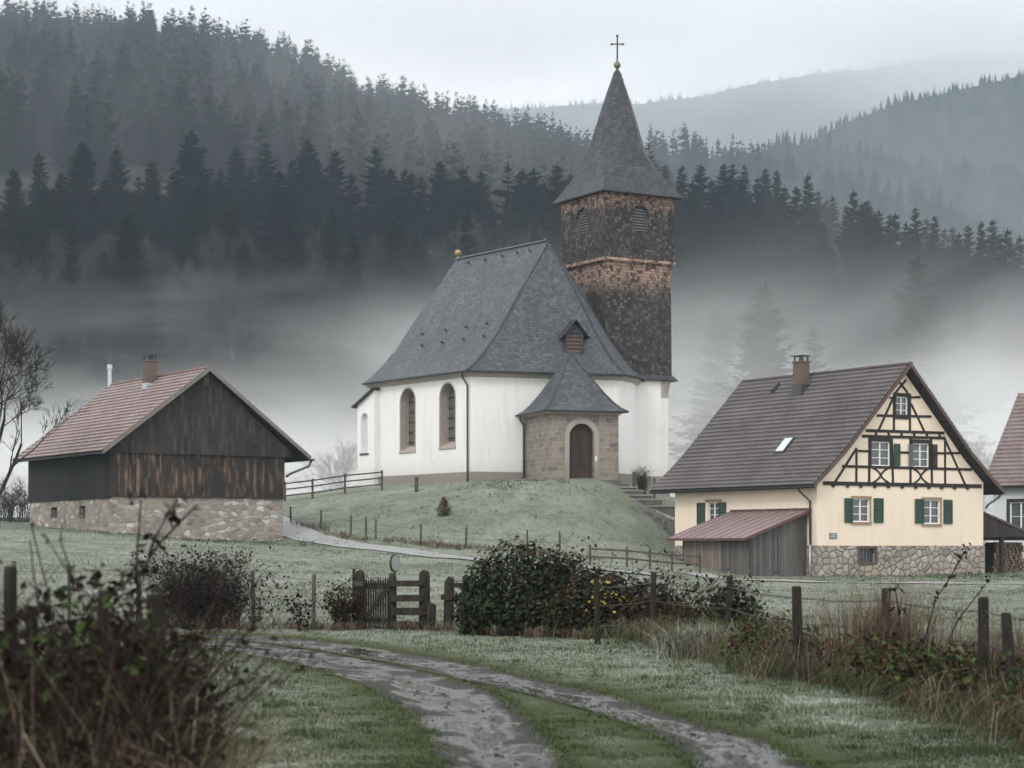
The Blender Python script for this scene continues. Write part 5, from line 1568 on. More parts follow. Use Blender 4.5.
# ------------------------------------------------------------------ bare broadleaved trees
def bare_tree_mesh(seed, H, r0, levels=5, spread=.55, split=3, droop=0.0, mats=None, twigmin=.012, upright=.25, crownlow=.25, name='bare'):
    r = random.Random(seed)
    trunk, limbs = MB(), MB()
    def grow(p, d, L, rad, lev):
        ns = 4 if lev < 2 else 3
        pts = [p]; q = p.copy(); dd = d.copy()
        for i in range(ns):
            jt = .03 if lev == 0 else .10
            dd = (dd + Vector((r.gauss(0, jt), r.gauss(0, jt), r.gauss(0, .06) + (upright * .2 if lev else 0) - droop * lev * .05))).normalized()
            q = q + dd * (L / ns); pts.append(q.copy())
        end = max(rad * (.62 if lev else .45), twigmin * .7)
        rads = [rad + (end - rad) * i / ns for i in range(ns + 1)]
        (trunk if lev == 0 else limbs).tube(pts, rads, 7 if lev == 0 else (5 if lev == 1 else 3), cap=False)
        if lev >= levels: return
        n = split + (2 if lev == 0 else 0) + r.choice((0, 0, 1))
        if lev == 0: n += 4
        for j in range(n):
            t = r.uniform(crownlow, 1.0) if lev == 0 else r.uniform(.3, 1.0)
            if j == 0: t = 1.0
            f = t * ns; i = min(int(f), ns - 1)
            b = pts[i].lerp(pts[i + 1], f - i)
            ax = (pts[i + 1] - pts[i]).normalized()
            az = r.uniform(0, 6.283); a = ax.cross(Vector((math.cos(az), math.sin(az), .3)))
            if a.length < .05: continue
            a.normalize()
            ang = spread * r.uniform(.6, 1.25) * (.35 if j == 0 else 1)
            nd = (ax * math.cos(ang) + a * math.sin(ang)).normalized()
            nl = L * r.uniform(.5, .74) * (1.05 - .35 * t if lev == 0 else 1)
            grow(b, nd, nl, max(rads[i] * r.uniform(.42, .62), twigmin), lev + 1)
    grow(Vector((0, 0, -.4)), Vector((0, 0, 1)), H * .55, r0, 0)
    def take(m, nm, mt):
        o = m.build(nm, mt); me = o.data; bpy.data.objects.remove(o); return me
    return take(trunk, name + '_trunk', mats[0]), take(limbs, name + '_branches', mats[1])
BARE = [bare_tree_mesh(60 + i, 16.0, .20, 4, sp, 4, 0, (MT[b1], MT[b2]), .032, up, cl) for i, (sp, up, cl, b1, b2) in enumerate(((.5, .5, .3, 'bark_grey', 'bark_grey'), (.6, .3, .25, 'bark_grey', 'bark_brown'), (.42, .7, .4, 'birch', 'bark_brown'), (.55, .4, .2, 'bark_brown', 'bark_brown')))]
def bare_tree(x, y, H, k, label, group=None, wide=1.0, name='bare_tree', cat='bare tree'):
    t = tag(empty(name, (x, y, zg(x, y) - .1), random.uniform(0, 6.28)), label, cat, group)
    s = H / 16.0; t.scale = (s * wide, s * wide, s)
    link('trunk', BARE[k][0], t); link('branches', BARE[k][1], t)
    return t
GB = 'bare trees along the lower edge of the left forest'
for i in range(66):
    px = -45 + 660 * (i + rr.random()) / 66
    top = 226 + rr.uniform(0, 62) + (16 if px < 60 else 0)
    if 162 < px < 218 or 258 < px < 308: top = max(top, 272)
    x, Y, H = stand_at(px, top, rr.uniform(14, 19), 315, 398)
    bare_tree(x, Y, H, rr.choice((0, 1, 1, 3, 0)), 'leafless brown tree in the thicket below the left spruces', GB, rr.uniform(1.0, 1.4))
GB2 = 'bare trees below the right spruce ridge'
for i in range(30):
    px = 660 + 390 * (i + rr.random()) / 30
    top = np.interp(px, (660, 800, 1050), (250, 252, 305)) + rr.uniform(-8, 40)
    x, Y, H = stand_at(px, top, rr.uniform(12, 16), 380, 470)
    bare_tree(x, Y, H, rr.choice((0, 1, 3, 3)), 'leafless brownish tree below the spruce ridge on the right', GB2, rr.uniform(1.1, 1.5))
# faint trees in the fog
for px, top, Y, lab, w in ((338, 440, 168, 'misty grey rounded bare tree between barn and church', 1.5), (985, 434, 172, 'misty grey bare tree right of the timbered gable', 1.3)):
    x = (px - CX) / F * Y; H = EYE + (HY - top) / F * Y - zg(x, Y)
    bare_tree(x, Y, H, 1, lab, None, w)
# bare tree by the barn, standing near
tm = bare_tree_mesh(91, 11.2, .24, 6, .62, 3, 0, (MT['bark_black'], MT['bark_black']), .013, .25, .2)
p = at(-4, 525, 104); t = tag(empty('bare_tree', (p.x, p.y, zg(p.x, p.y) - .1), 1.2), 'large black bare tree at the left edge beside the barn', 'bare tree')
link('trunk', tm[0], t); link('branches', tm[1], t)

# ------------------------------------------------------------------ far forests, each one mass
def cone_spruce(seed, tiers, n):
    r = np.random.default_rng(seed); V, Fc = [], []
    V.append((0, 0, 1.0)); 
    for k in range(tiers):
        t = k / tiers
        zt = 1 - .9 * t + .03; zb = 1 - .9 * (t + 1.25 / tiers)
        rad = .25 * (t + .9 / tiers) * r.uniform(.85, 1.15)
        base = len(V); V.append((0, 0, zt))
        a0 = r.uniform(0, 6.28)
        for i in range(2 * n):
            a = a0 + math.pi * i / n
            q = rad * (1.0 if i % 2 == 0 else .52) * r.uniform(.8, 1.2); z = zb + (.0 if i % 2 == 0 else .05) + r.uniform(-.015, .015)
            V.append((q * math.cos(a), q * math.sin(a), max(z, .01)))
        for i in range(2 * n): Fc.append((base, base + 1 + i, base + 1 + (i + 1) % (2 * n)))
    return np.array(V), np.array(Fc)
def broad_tree(seed):
    r = np.random.default_rng(seed); V, Fc = [], []
    for i in range(46):
        a = r.uniform(0, 6.28); z = r.uniform(.25, 1.0); q = .26 * math.sqrt(max(0, 1 - ((z - .6) / .42) ** 2)) * r.uniform(.6, 1.1)
        c = np.array((q * math.cos(a), q * math.sin(a), z)); n = len(V)
        for j in range(3): V.append(c + r.normal(0, .055, 3))
        Fc.append((n, n + 1, n + 2))
    return np.array(V), np.array(Fc)
def near_form(seed):
    v, f, a = spruce_arrays(seed, 28.0, .23 + .02 * (seed % 3), 15, 7, .25, .04, 1.35)
    return v / 28.0, f
def forest(label, count, pxr, Yr, H, broad=0.0, seed=1, detail=(6, 5), clear=None):
    r = np.random.default_rng(seed)
    var = [near_form(seed * 10 + i) if detail is None else cone_spruce(seed * 10 + i, *detail) for i in range(5)] + [broad_tree(seed * 10 + i) for i in range(3)]
    u = r.random(count); Y = np.sqrt(Yr[0] ** 2 + (Yr[1] ** 2 - Yr[0] ** 2) * u)
    px = r.uniform(*pxr, count); X = (px - CX) / F * Y; Z = zf(X, Y)
    keep = np.ones(count, bool)
    if clear is not None: keep = clear(px, Y, r.random(count))
    X, Y, Z = X[keep], Y[keep], Z[keep]
    n = len(X); h = (.55 + .65 * r.random(n) ** 1.3 + .22 * (noise2(X, Y, seed + 50, 26.0) - .5)) * H; k = np.where(r.random(n) < broad, 5 + r.integers(0, 3, n), r.integers(0, 5, n)); rot = r.uniform(0, 6.28, n)
    h = np.where(k >= 5, h * .75, h)
    sh = r.random(n)
    VV, FF, AA = [], [], []; off = 0
    for q in range(8):
        s = np.nonzero(k == q)[0]
        if not len(s): continue
        v, f = var[q]
        c, d = np.cos(rot[s])[:, None], np.sin(rot[s])[:, None]
        w = h[s][:, None] * r.uniform(.85, 1.2, (len(s), 1))
        x = (v[:, 0] * c - v[:, 1] * d) * w + X[s][:, None]; y = (v[:, 0] * d + v[:, 1] * c) * w + Y[s][:, None]
        z = v[:, 2] * h[s][:, None] + Z[s][:, None] - .5
        VV.append(np.stack([x, y, z], -1).reshape(-1, 3)); FF.append((f[None] + (np.arange(len(s)) * len(v))[:, None, None] + off).reshape(-1, 3))
        a = np.clip(sh[s] * .62 + (.3 if q >= 5 else 0), 0, 1)
        AA.append(np.repeat(a, len(v))); off += len(s) * len(v)
    me = np_mesh('forest', np.concatenate(VV), np.concatenate(FF), MT['needles_far'], {'rnd': np.concatenate(AA)})
    return tag(link('forest', me), label, 'forest', kind='stuff')
forest('dense dark spruce forest covering the high hill at left', 3000, (-120, 730), (560, 1128), 25, .05, 1, None)
forest('brownish mixed forest on the low hill right behind the spruce ridge', 1500, (560, 1120), (900, 1325), 21, .45, 2, None)
forest('misty spruce forest on the middle ridge at right', 2400, (560, 1120), (1420, 1720), 16, .1, 3, (7, 6))
forest('blue grey spruce forest on the steep hill at far right', 5200, (560, 1140), (1780, 2112), 13, 0, 4, (5, 4))
forest('faint spruce forest on the most distant ridge under the clouds', 8000, (380, 1120), (2650, 3208), 12, 0, 5, (4, 4))
# ================================================================== FENCES, GATE, SMALL THINGS
def post(mb, x, y, z, h, r, lean=(0, 0), n=7, split=True):
    t = Vector((x + lean[0], y + lean[1], z + h))
    mb.tube([(x, y, z - .4), (x + lean[0] * .5, y + lean[1] * .5, z + h * .5), (t.x, t.y, t.z - .02), (t.x, t.y, t.z)], [r, r * .96, r * .9, r * .72], n)
def wire(mb, pts, r=.006, sag=.05, barbs=True, rnd=None):
    rnd = rnd or random.Random(1)
    for a, b in zip(pts[:-1], pts[1:]):
        a, b = Vector(a), Vector(b)
        P = [a.lerp(b, i / 6) - Vector((0, 0, sag * 4 * (i / 6) * (1 - i / 6))) for i in range(7)]
        mb.tube(P, r, 3, cap=False)
        if barbs:
            n = int((b - a).length / .22)
            for i in range(n):
                f = (i + .5) / n; c = a.lerp(b, f) - Vector((0, 0, sag * 4 * f * (1 - f)))
                s = .017
                mb.beam(c + Vector((-s, 0, -s)), c + Vector((s, 0, s)), .005, .005); mb.beam(c + Vector((-s, 0, s)), c + Vector((s, 0, -s)), .005, .005)
def wire_fence(label, posts, mat, r=.055, wires=(.35, .72, 1.05), barbs=True, wr=.006, name='wire_fence', seed=1):
    """posts: (x, y, height, lean x); one fence = its posts and its wires"""
    rnd = random.Random(seed)
    t = tag(empty(name, (posts[0][0], posts[0][1], zg(*posts[0][:2]))), label, 'fence')
    o = t.location.copy(); T = lambda p: (p[0] - o.x, p[1] - o.y, p[2] - o.z)
    zs_ = [zg(q[0], q[1]) for q in posts]
    for q, z in zip(posts, zs_):
        m = MB(T); post(m, q[0], q[1], z, q[2], r * rnd.uniform(.85, 1.15), (q[3] if len(q) > 3 else rnd.uniform(-.03, .03), rnd.uniform(-.03, .03)), 8)
        m.build('post', MT[mat], t, smooth=False)
    if wires:
        for h in wires:
            m = MB(T); wire(m, [(q[0] + (q[3] if len(q) > 3 else 0) * h / q[2], q[1] - r - .005, z + h * min(1, q[2] / 1.2)) for q, z in zip(posts, zs_)], wr, .03, barbs, rnd); m.build('wire', MT['wire'], t)
    return t
def xz(px, Y): return ((px - CX) / F * Y, Y)
def tops(px, top, Y): x = (px - CX) / F * Y; return EYE + (HY - top) / F * Y - zg(x, Y)
wire_fence('barbed wire fence of weathered posts along the right side of the track',
           [(*xz(598, 34.5), tops(598, 579, 34.5), -.03), (*xz(652, 36), tops(652, 572, 36), .03), (*xz(727, 31.5), tops(727, 576, 31.5), .05), (*xz(799, 25.5), tops(799, 586, 25.5), -.03), (*xz(886, 25), tops(886, 588, 25), .0), (*xz(984, 20.5), tops(984, 597, 20.5), -.01), (*xz(1060, 17.5), 1.2, 0)],
           'post', .060, seed=4)
x_, y_ = xz(1014, 19.0); t = tag(empty('leaning_post', (x_, y_, zg(x_, y_))), 'loose leaning post at the right edge behind the last fence post', 'post')
m = MB(); post(m, 0, 0, 0, tops(1010, 613, 19.0), .055, (-.05, .1)); m.build('stake', MT['post'], t)
wire_fence('thin wire fence with grey posts across the left meadow', [(*xz(-40, 43), 1.2), (*xz(13, 42.5), tops(13, 561, 42.5)), (*xz(69, 42), tops(69, 566, 42)), (*xz(138, 41.5), 1.15), (*xz(214, 41), tops(214, 571, 41)), (*xz(254, 40.5), tops(254, 571, 40.5)), (*xz(313, 40), tops(313, 574, 40))],
           'postgrey', .05, (.4, .8, 1.1), False, .005, seed=5)
wire_fence('low wire fence with thin posts along the foot of the church mound', [(*xz(p, Y), h) for p, Y, h in ((262, 121, .95), (291, 117, .95), (321, 113.5, 1.05), (351, 110, 1.15), (366, 109, 1.15), (376, 108.2, 1.1), (421, 105.3, 1.05), (466, 103.6, 1.05), (527, 103, 1.0), (560, 103, 1.0))],
           'postgrey', .06, (.5, .9), False, .008, seed=6)
def rail_fence(label, P, rails, h, mat, r=.07, rh=.11, name='rail_fence', over=0.0):
    t = tag(empty(name, (P[0][0], P[0][1], zg(*P[0]))), label, 'fence')
    o = t.location.copy(); T = lambda p: (p[0] - o.x, p[1] - o.y, p[2] - o.z)
    for q in P:
        z = zg(*q); m = MB(T); m.beam((q[0], q[1], z - .4), (q[0], q[1], z + h), r * 2, r * 2, side=(1, 0, 0)); m.build('post', MT[mat], t)
    for k in rails:
        for a, b in zip(P[:-1], P[1:]):
            A = Vector((a[0], a[1] - r - .025, zg(*a) + k)); Bv = Vector((b[0], b[1] - r - .025, zg(*b) + k)); e = (Bv - A).normalized() * .06
            m = MB(T); m.beam(A - e, Bv + e, .05, rh, side=(0, 0, 1)); m.build('rail', MT[mat], t)
    return t
rail_fence('dark three rail fence running down from the left end of the church', [xz(p, Y) for p, Y in ((228, 127), (285, 126.6), (312.5, 126.2), (345, 126), (382, 126))], (.35, .75, 1.12), 1.25, 'postgrey', .06, .09)
rail_fence('two rail wooden fence below the mound beside the lean to shed', [xz(p, Y) for p, Y in ((590, 96), (627, 96.5), (650, 97), (672, 97.5), (700, 98))], (.42, .80), 1.0, 'postgrey', .055, .09)
x_, y_ = xz(416.5, 121.8); t = tag(empty('wooden_post', (x_, y_, zg(x_, y_))), 'single stout post on the grass before the church wall', 'post')
m = MB(); m.box((-.11, -.11, -.4), (.11, .11, .82)); m.box((-.13, -.13, .82), (.13, .13, .88)); m.build('stake', MT['postgrey'], t)
for px, w, h, lab in ((634.5, .13, 1.25, 'short thick post beside the bare bush at the tower foot'), (654.5, .05, 1.45, 'thin dark pole right of the bare bush at the tower foot')):
    x_, y_ = xz(px, 121.5); t = tag(empty('wooden_post', (x_, y_, zg(x_, y_))), lab, 'post'); m = MB(); m.box((-w, -w, -.5), (w, w, h)); m.face([(-w, -w, h), (w, -w, h), (0, 0, h + .08)]); m.build('stake', MT['postgrey'], t)

# gate with its neighbouring rail panel
GY = 40.5
def gx_(px): return (px - CX) / F * GY
gz = 0.0
hgt = lambda py: EYE + (HY - py) / F * GY
gate = tag(empty('picket_gate', (gx_(376), GY, gz), 0), 'narrow dark picket gate with a diagonal brace, standing closed', 'gate')
o_ = gate.location.copy(); T = lambda p: (p[0] - o_.x, p[1] - o_.y, p[2] - o_.z)
m = MB(T); n = 11
for i in range(n):
    x = gx_(362.5 + (389 - 362.5) * (i + .5) / n); w = .040
    m.box((x - w/2, GY + .02, hgt(631) + .04), (x + w/2, GY + .045, hgt(578.5 + (i % 3) * .4) - .02)); m.face([(x - w/2, GY + .02, hgt(578.5) - .02), (x + w/2, GY + .02, hgt(578.5) - .02), (x, GY + .03, hgt(578.5) + .03)])
m.build('pickets_panel', MT['gatewood'], gate)
m = MB(T); m.box((gx_(361), GY + .046, hgt(589)), (gx_(390), GY + .09, hgt(583))); m.box((gx_(361), GY + .046, hgt(623)), (gx_(390), GY + .09, hgt(618))); m.beam((gx_(366), GY - .005, hgt(618)), (gx_(386), GY - .005, hgt(590)), .04, .09, side=(0, 0, 1)); m.build('gate_frame', MT['gatewood'], gate)
m = MB(T); m.box((gx_(354), GY - .12, hgt(586.5)), (gx_(364), GY + .0, hgt(581))); m.build('latch', MT['iron'], gate)
panel = tag(empty('gate_fence', (gx_(391), GY, gz)), 'short four rail fence panel with round topped posts beside the gate', 'fence')
o2_ = panel.location.copy(); T2 = lambda p: (p[0] - o2_.x, p[1] - o2_.y, p[2] - o2_.z)
for px, top, r_ in ((360, 570, .105), (392.5, 573, .085), (424.5, 570, .115)):
    m = MB(T2); x = gx_(px); zt = hgt(top); m.tube([(x, GY - (0 if px != 360 else .02), -.4), (x, GY, zt - .12), (x, GY, zt - .05), (x, GY, zt - .015), (x, GY, zt)], [r_, r_ * .97, r_ * .86, r_ * .6, r_ * .25], 10); m.build('post', MT['gatewood'], panel, smooth=True)
for y0, y1, x0, x1 in ((580.5, 586.5, 389.5, 423), (595, 601.5, 391, 423), (607.5, 615, 392, 429), (621.5, 628, 391, 419)):
    m = MB(T2); m.beam((gx_(x0), GY - .13, hgt((y0 + y1) / 2)), (gx_(x1), GY - .15, hgt((y0 + y1) / 2 - .3)), .05, (y1 - y0) / F * GY, side=(0, 0, 1)); m.build('rail', MT['gatewood'], panel)
m = MB(T2); x = gx_(431); m.tube([(x, GY - .25, -.3), (x + .02, GY - .25, hgt(605)), (x + .03, GY - .25, hgt(603))], [.10, .10, .07], 8); m.build('stump_post', MT['gatewood'], panel)
x_, y_ = gx_(353), GY + .1
t = tag(empty('iron_stake', (x_, y_, 0)), 'thin dark stake directly left of the picket gate', 'stake'); m = MB(); m.tube([(0, 0, -.4), (.01, 0, hgt(569))], .03, 6); m.build('stake', MT['post'], t)
# round board on the middle gate post, seen almost edge on
t = tag(empty('round_sign', (gx_(394.5), GY + .05, hgt(573)), R(62)), 'round pale disc sign turned nearly edge on above the gate', 'sign')
m = MB(); m.tube([(0, 0, -.02), (0, 0, .04)], .016, 6); m.build('bracket', MT['iron'], t)
m = MB(lambda p: (p[0], p[2], p[1] + .20)); m.lathe((0, 0, 0), [(.001, .022), (.168, .022), (.188, .012), (.188, -.012), (.168, -.022), (.001, -.022)], 28); m.build('rim', MT['iron'], t, smooth=False)
m = MB(lambda p: (p[0], p[2], p[1] + .20)); m.lathe((0, 0, 0), [(.001, .027), (.16, .0245)], 28); m.lathe((0, 0, 0), [(.001, -.027), (.16, -.0245)], 28); m.build('face', MT['sign_face'], t)
# broken rail fence right of the gate, running into the ivy
brk = tag(empty('broken_fence', (gx_(452), GY, 0)), 'broken low rail fence half swallowed by the ivy right of the gate', 'fence')
o3_ = brk.location.copy(); T3 = lambda p: (p[0] - o3_.x, p[1] - o3_.y, p[2] - o3_.z)
m = MB(T3); m.tube([(gx_(449), GY, -.3), (gx_(450), GY, hgt(580)), (gx_(451), GY, hgt(577))], [.10, .09, .06], 8); m.build('post', MT['gatewood'], brk)
m = MB(T3); m.tube([(gx_(445), GY + .1, -.3), (gx_(446.5), GY + .1, hgt(581))], [.05, .045], 6); m.build('post', MT['gatewood'], brk)
m = MB(T3); m.beam((gx_(441), GY - .1, hgt(597)), (gx_(482), GY - .12, hgt(597.5)), .05, .11); m.build('rail', MT['gatewood'], brk)
m = MB(T3); m.beam((gx_(452), GY - .03, hgt(585)), (gx_(482), GY - .1, hgt(585.5)), .05, .09); m.build('rail', MT['gatewood'], brk)

# steps and edging from the porch down to the right
t = tag(empty('stone_steps', (7.5, 120, 4.6)), 'dark mossy stone steps leading down from the church porch', 'steps')
o_ = t.location.copy(); T = lambda p: (p[0] - o_.x, p[1] - o_.y, p[2] - o_.z)
for i, (pa, pb_, py) in enumerate(((604, 637, 486.5), (612, 643, 490), (620, 652, 494.5), (628, 662, 499), (640, 676, 505.5))):
    Y = 120.6 - i * .55; a, b = at(pa, py, Y), at(pb_, py, Y)
    m = MB(T); m.box((a.x, Y - .1, a.z - 1.0), (b.x, Y + .75, a.z - .085), 0); m.box((a.x - .05, Y - .17, a.z - .085), (b.x + .05, Y + .75, a.z), 1); m.build('step', [MT['steps'], MT['concrete']], t)
t = tag(empty('stone_edging', (8.5, 117, 3.5)), 'line of rough kerb stones edging the sloping path below the steps', 'kerb')
o_ = t.location.copy(); T = lambda p: (p[0] - o_.x, p[1] - o_.y, p[2] - o_.z); m = MB(T); rq = random.Random(2)
for i in range(22):
    f = .22 + .78 * i / 21; px = 622 + 56 * f + rq.uniform(-.6, .6); py = 497 + 29 * f ** 1.15; Y = 119.3 - 4.2 * f
    p = at(px, py, Y); s = rq.uniform(.12, .34)
    m.tube([(p.x, p.y, p.z - .5), (p.x, p.y, p.z - s * .3), (p.x, p.y, p.z + s * .3)], [s * 1.3, s * 1.25, s * .5], 6)
m.build('kerb_stones', MT['steps'], t)
strip('path', [wpt(655, 507, 119.6), wpt(664, 513, 118.4), wpt(676, 521, 117), wpt(690, 532, 115.5)], 1.5, PATH, 'pale path sloping down from the church steps behind the house', .06, cat='path')

# ---------------- neighbours in the mist
N = Frame(30.3, 126.0, .1, -40)
nb = tag(empty('house', N.o, N.rot), 'pale blue house with faded red tiled roof at the right edge', 'house')
m = MB(TY(0)); w = (1.15, 2.55, 2.6, 4.35)
m.wall(rect(0, -1, 9, 5.4), [rect(w[0], w[1] + .0, w[2], w[3])], .15); m.T = TX(0); m.wall([(-9, -1), (0, -1), (0, 5.4), (-4.5, 11.2), (-9, 5.4)]); m.T = None
m.face([(9, 0, -1), (9, 9, -1), (9, 9, 5.4), (9, 4.5, 11.2), (9, 0, 5.4)]); m.face([(0, 9, -1), (9, 9, -1), (9, 9, 5.4), (0, 9, 5.4)])
nw = m.build('wall', MT['pale'], nb)
wo = window(nw, TY(0), w[0], w[1], w[2], w[3], 2, 1, .07)
k = MB(TY(0))
for r_ in (rect(w[0] - .2, w[3], w[2] + .2, w[3] + .2), rect(w[0] - .2, w[1] - .15, w[2] + .2, w[1]), rect(w[0] - .2, w[1], w[0], w[3]), rect(w[2], w[1], w[2] + .2, w[3])): k.box((*r_[0], .003), (*r_[2], .05))
k.build('window_surround', MT['soffit'], wo)
# its roof runs along x: build the tiled roof in a turned helper frame
hold = empty('roof', (0, 0, 0), R(-90)); hold.parent = nb
tiled_roof('roof_tiles', -.4, 9.4, [(-9.6, 5.35), (-4.5, 11.5)], [(.6, 5.35), (-4.5, 11.5)], .25, .34, .02, .05, MT['tile_pink'], hold, 31, verge=MT['verge'])
def ghost_house(label, x, y, rot, w, d, h, hr, wallm, roofm, wins=()):
    t = tag(empty('house', (x, y, zg(x, y)), R(rot)), label, 'house')
    m = MB(TY(0)); m.wall(rect(0, -1.5, w, h), [rect(*q) for q in wins], .15); m.T = TX(0); m.wall([(-d, -1.5), (0, -1.5), (0, h), (-d/2, hr - .1), (-d, h)]); m.T = None
    m.face([(w, 0, -1.5), (w, d, -1.5), (w, d, h), (w, d/2, hr - .1), (w, 0, h)]); m.face([(0, d, -1.5), (w, d, -1.5), (w, d, h), (0, d, h)])
    wl_ = m.build('wall', MT[wallm], t)
    for q in wins: window(wl_, TY(0), *q, 2, 1)
    m = MB(); e = .5; sl_ = (hr - h) / (d / 2)
    for s in (0, 1):
        y0 = -e if s == 0 else d + e; z0 = h - e * sl_
        P = [(-e, y0, z0), (w + e, y0, z0), (w + e, d/2, hr), (-e, d/2, hr)]
        m.face(P); m.face([(p[0], p[1], p[2] - .15) for p in P]); m.face([P[0], P[1], (P[1][0], P[1][1], P[1][2] - .15), (P[0][0], P[0][1], P[0][2] - .15)])
        for a, b in ((0, 3), (1, 2)): m.face([P[a], P[b], (P[b][0], P[b][1], P[b][2] - .15), (P[a][0], P[a][1], P[a][2] - .15)])
    rf_ = m.build('roof', MT[roofm], t)
    return t, rf_
g1 = at(671, 505, 225)
zz0 = zg(g1.x, 225)
gz_ = lambda py, Y=225: EYE + (HY - py) / F * Y - zz0
gh, gr = ghost_house('pale house fading into the fog between tower and timbered house', g1.x, 225, 14, 13.4, 9, gz_(463), gz_(406), 'pale', 'ridge_red', ((2.7, gz_(479), 3.8, gz_(468)), (5.3, gz_(479), 6.4, gz_(468))))
k = MB(); k.box((.4, 4.0, gz_(412)), (1.05, 4.7, gz_(399))); k.build('chimney', MT['pale'], gr)
g2 = at(72, 500, 190); zz0 = zg(g2.x, 190); gz2 = lambda py: EYE + (HY - py) / F * 190 - zz0
gh2, gr2 = ghost_house('half hidden house with a tall thin flue pipe in the fog behind the barn', g2.x, 190, 4, 13, 10, gz2(436), gz2(396), 'plinth', 'slate2')
k = MB(); fx0 = (at(99.5, 400, 190).x - g2.x) * .99 + .5
k.tube([(fx0, 3.6, gz2(420)), (fx0, 3.6, gz2(366))], .19, 12); k.tube([(fx0, 3.6, gz2(365.5)), (fx0, 3.6, gz2(361))], .25, 12); k.build('flue_pipe', MT['zinc'], gr2, smooth=False)
# ================================================================== BUSHES AND GROUND COVER
def leaf_cloud(lumps, n, size, seed, shell=.35, bend=.35, outward=.5, floor=0.02):
    """rhombic leaves spread through the outer part of several ellipsoids (cx, cy, cz, rx, ry, rz, share)"""
    r = np.random.default_rng(seed)
    sh = np.array([q[6] for q in lumps]); k = r.choice(len(lumps), n, p=sh / sh.sum()); L = np.array([q[:6] for q in lumps])[k]
    d = r.normal(size=(n, 3)); d /= np.linalg.norm(d, axis=1)[:, None]
    lump = 1 + .18 * np.sin(d[:, 0] * 7 + k * 2) * np.sin(d[:, 2] * 6 + d[:, 1] * 5 + k)
    rad = (1 - shell * r.random(n) ** 1.6) * lump + r.normal(0, .03, n)
    P = L[:, :3] + d * L[:, 3:] * rad[:, None]
    P[:, 2] = np.maximum(P[:, 2], floor + .05 * r.random(n))
    nr = d * outward + r.normal(0, .6, (n, 3)) + np.array((0, 0, .45)); nr /= np.linalg.norm(nr, axis=1)[:, None]
    a = np.cross(nr, r.normal(size=(n, 3))); a /= np.linalg.norm(a, axis=1)[:, None]; b = np.cross(nr, a)
    s = size * r.uniform(.55, 1.35, n)[:, None]
    V = np.stack([P - a * s, P + b * s * .62 + nr * s * bend * .5, P + a * s * 1.05, P - b * s * .62 + nr * s * bend * .5], 1).reshape(-1, 3)
    Fq = np.arange(n * 4).reshape(-1, 4)
    F3 = np.concatenate([Fq[:, [0, 1, 2]], Fq[:, [0, 2, 3]]])
    return V, F3, np.repeat(r.random(n), 4)

def blades(P, h, w, seed, lean=.5, rnd=None, curl=.4):
    """bent grass blades rooted at P (n,3)"""
    r = np.random.default_rng(seed); n = len(P)
    az = r.uniform(0, 2 * np.pi, n); d = np.stack([np.cos(az), np.sin(az), np.zeros(n)], 1); s = np.stack([-d[:, 1], d[:, 0], np.zeros(n)], 1)
    ln = lean * r.uniform(.1, 1, n); h = np.broadcast_to(h, n) * r.uniform(.55, 1.25, n); w = np.broadcast_to(w, n)
    up = np.array((0, 0, 1.0))
    m = P + up * (h * .55)[:, None] + d * (h * ln * .35)[:, None]
    t = P + up * (h * (1 - curl * ln))[:, None] + d * (h * ln * 1.05)[:, None]
    V = np.stack([P - s * (w / 2)[:, None], P + s * (w / 2)[:, None], m + s * (w * .4)[:, None], m - s * (w * .4)[:, None], t], 1).reshape(-1, 3)
    i = np.arange(n)[:, None] * 5
    Fc = np.concatenate([i + np.array([[0, 1, 2]]), i + np.array([[0, 2, 3]]), i + np.array([[3, 2, 4]])])
    rn = r.random(n) if rnd is None else rnd
    return V, Fc, np.repeat(rn, 5)

def merge(parts):
    V, Fc, A, M_ = [], [], [], []; off = 0
    for (v, f, a, mi) in parts:
        V.append(v); Fc.append(f + off); A.append(a); M_.append(np.full(len(f), mi)); off += len(v)
    return np.concatenate(V), np.concatenate(Fc), np.concatenate(A), np.concatenate(M_)

def stems(mb, n, area, h, seed, r0=.006, arch=.5, fork=2, n_side=3, m=None, lean=None, z0=0.0):
    """arching canes; area(r) gives a root point. returns points along them for leaves"""
    r = random.Random(seed); out = []
    for i in range(n):
        x, y = area(r); z = z0 + (zg(x, y) if z0 == 0 else 0)
        H = h * r.uniform(.5, 1.15); az = r.uniform(0, 6.283); ar = arch * r.uniform(.2, 1.2) * H
        dx, dy = math.cos(az) * ar, math.sin(az) * ar
        if lean: dx += lean[0] * H; dy += lean[1] * H
        P = []
        for k in range(7):
            t = k / 6
            P.append(Vector((x + dx * t ** 1.6 + r.gauss(0, .018 * H), y + dy * t ** 1.6 + r.gauss(0, .018 * H), z - .05 + H * (1.12 * t - .14 * t * t * (1 + arch)))))
        mb.tube(P, [r0 * (1 - .75 * k / 6) for k in range(7)], n_side, m, cap=False); out += P[2:]
        for q in range(fork):
            k = r.randrange(2, 6); b = P[k]; a2 = r.uniform(0, 6.283); L = H * r.uniform(.15, .4)
            Q = [b, b + Vector((math.cos(a2) * L * .4, math.sin(a2) * L * .4, L * .35)), b + Vector((math.cos(a2) * L * .7, math.sin(a2) * L * .7, L * r.uniform(.3, .8)))]
            mb.tube(Q, [r0 * .6, r0 * .45, r0 * .25], n_side, m, cap=False); out += Q[1:]
    return out
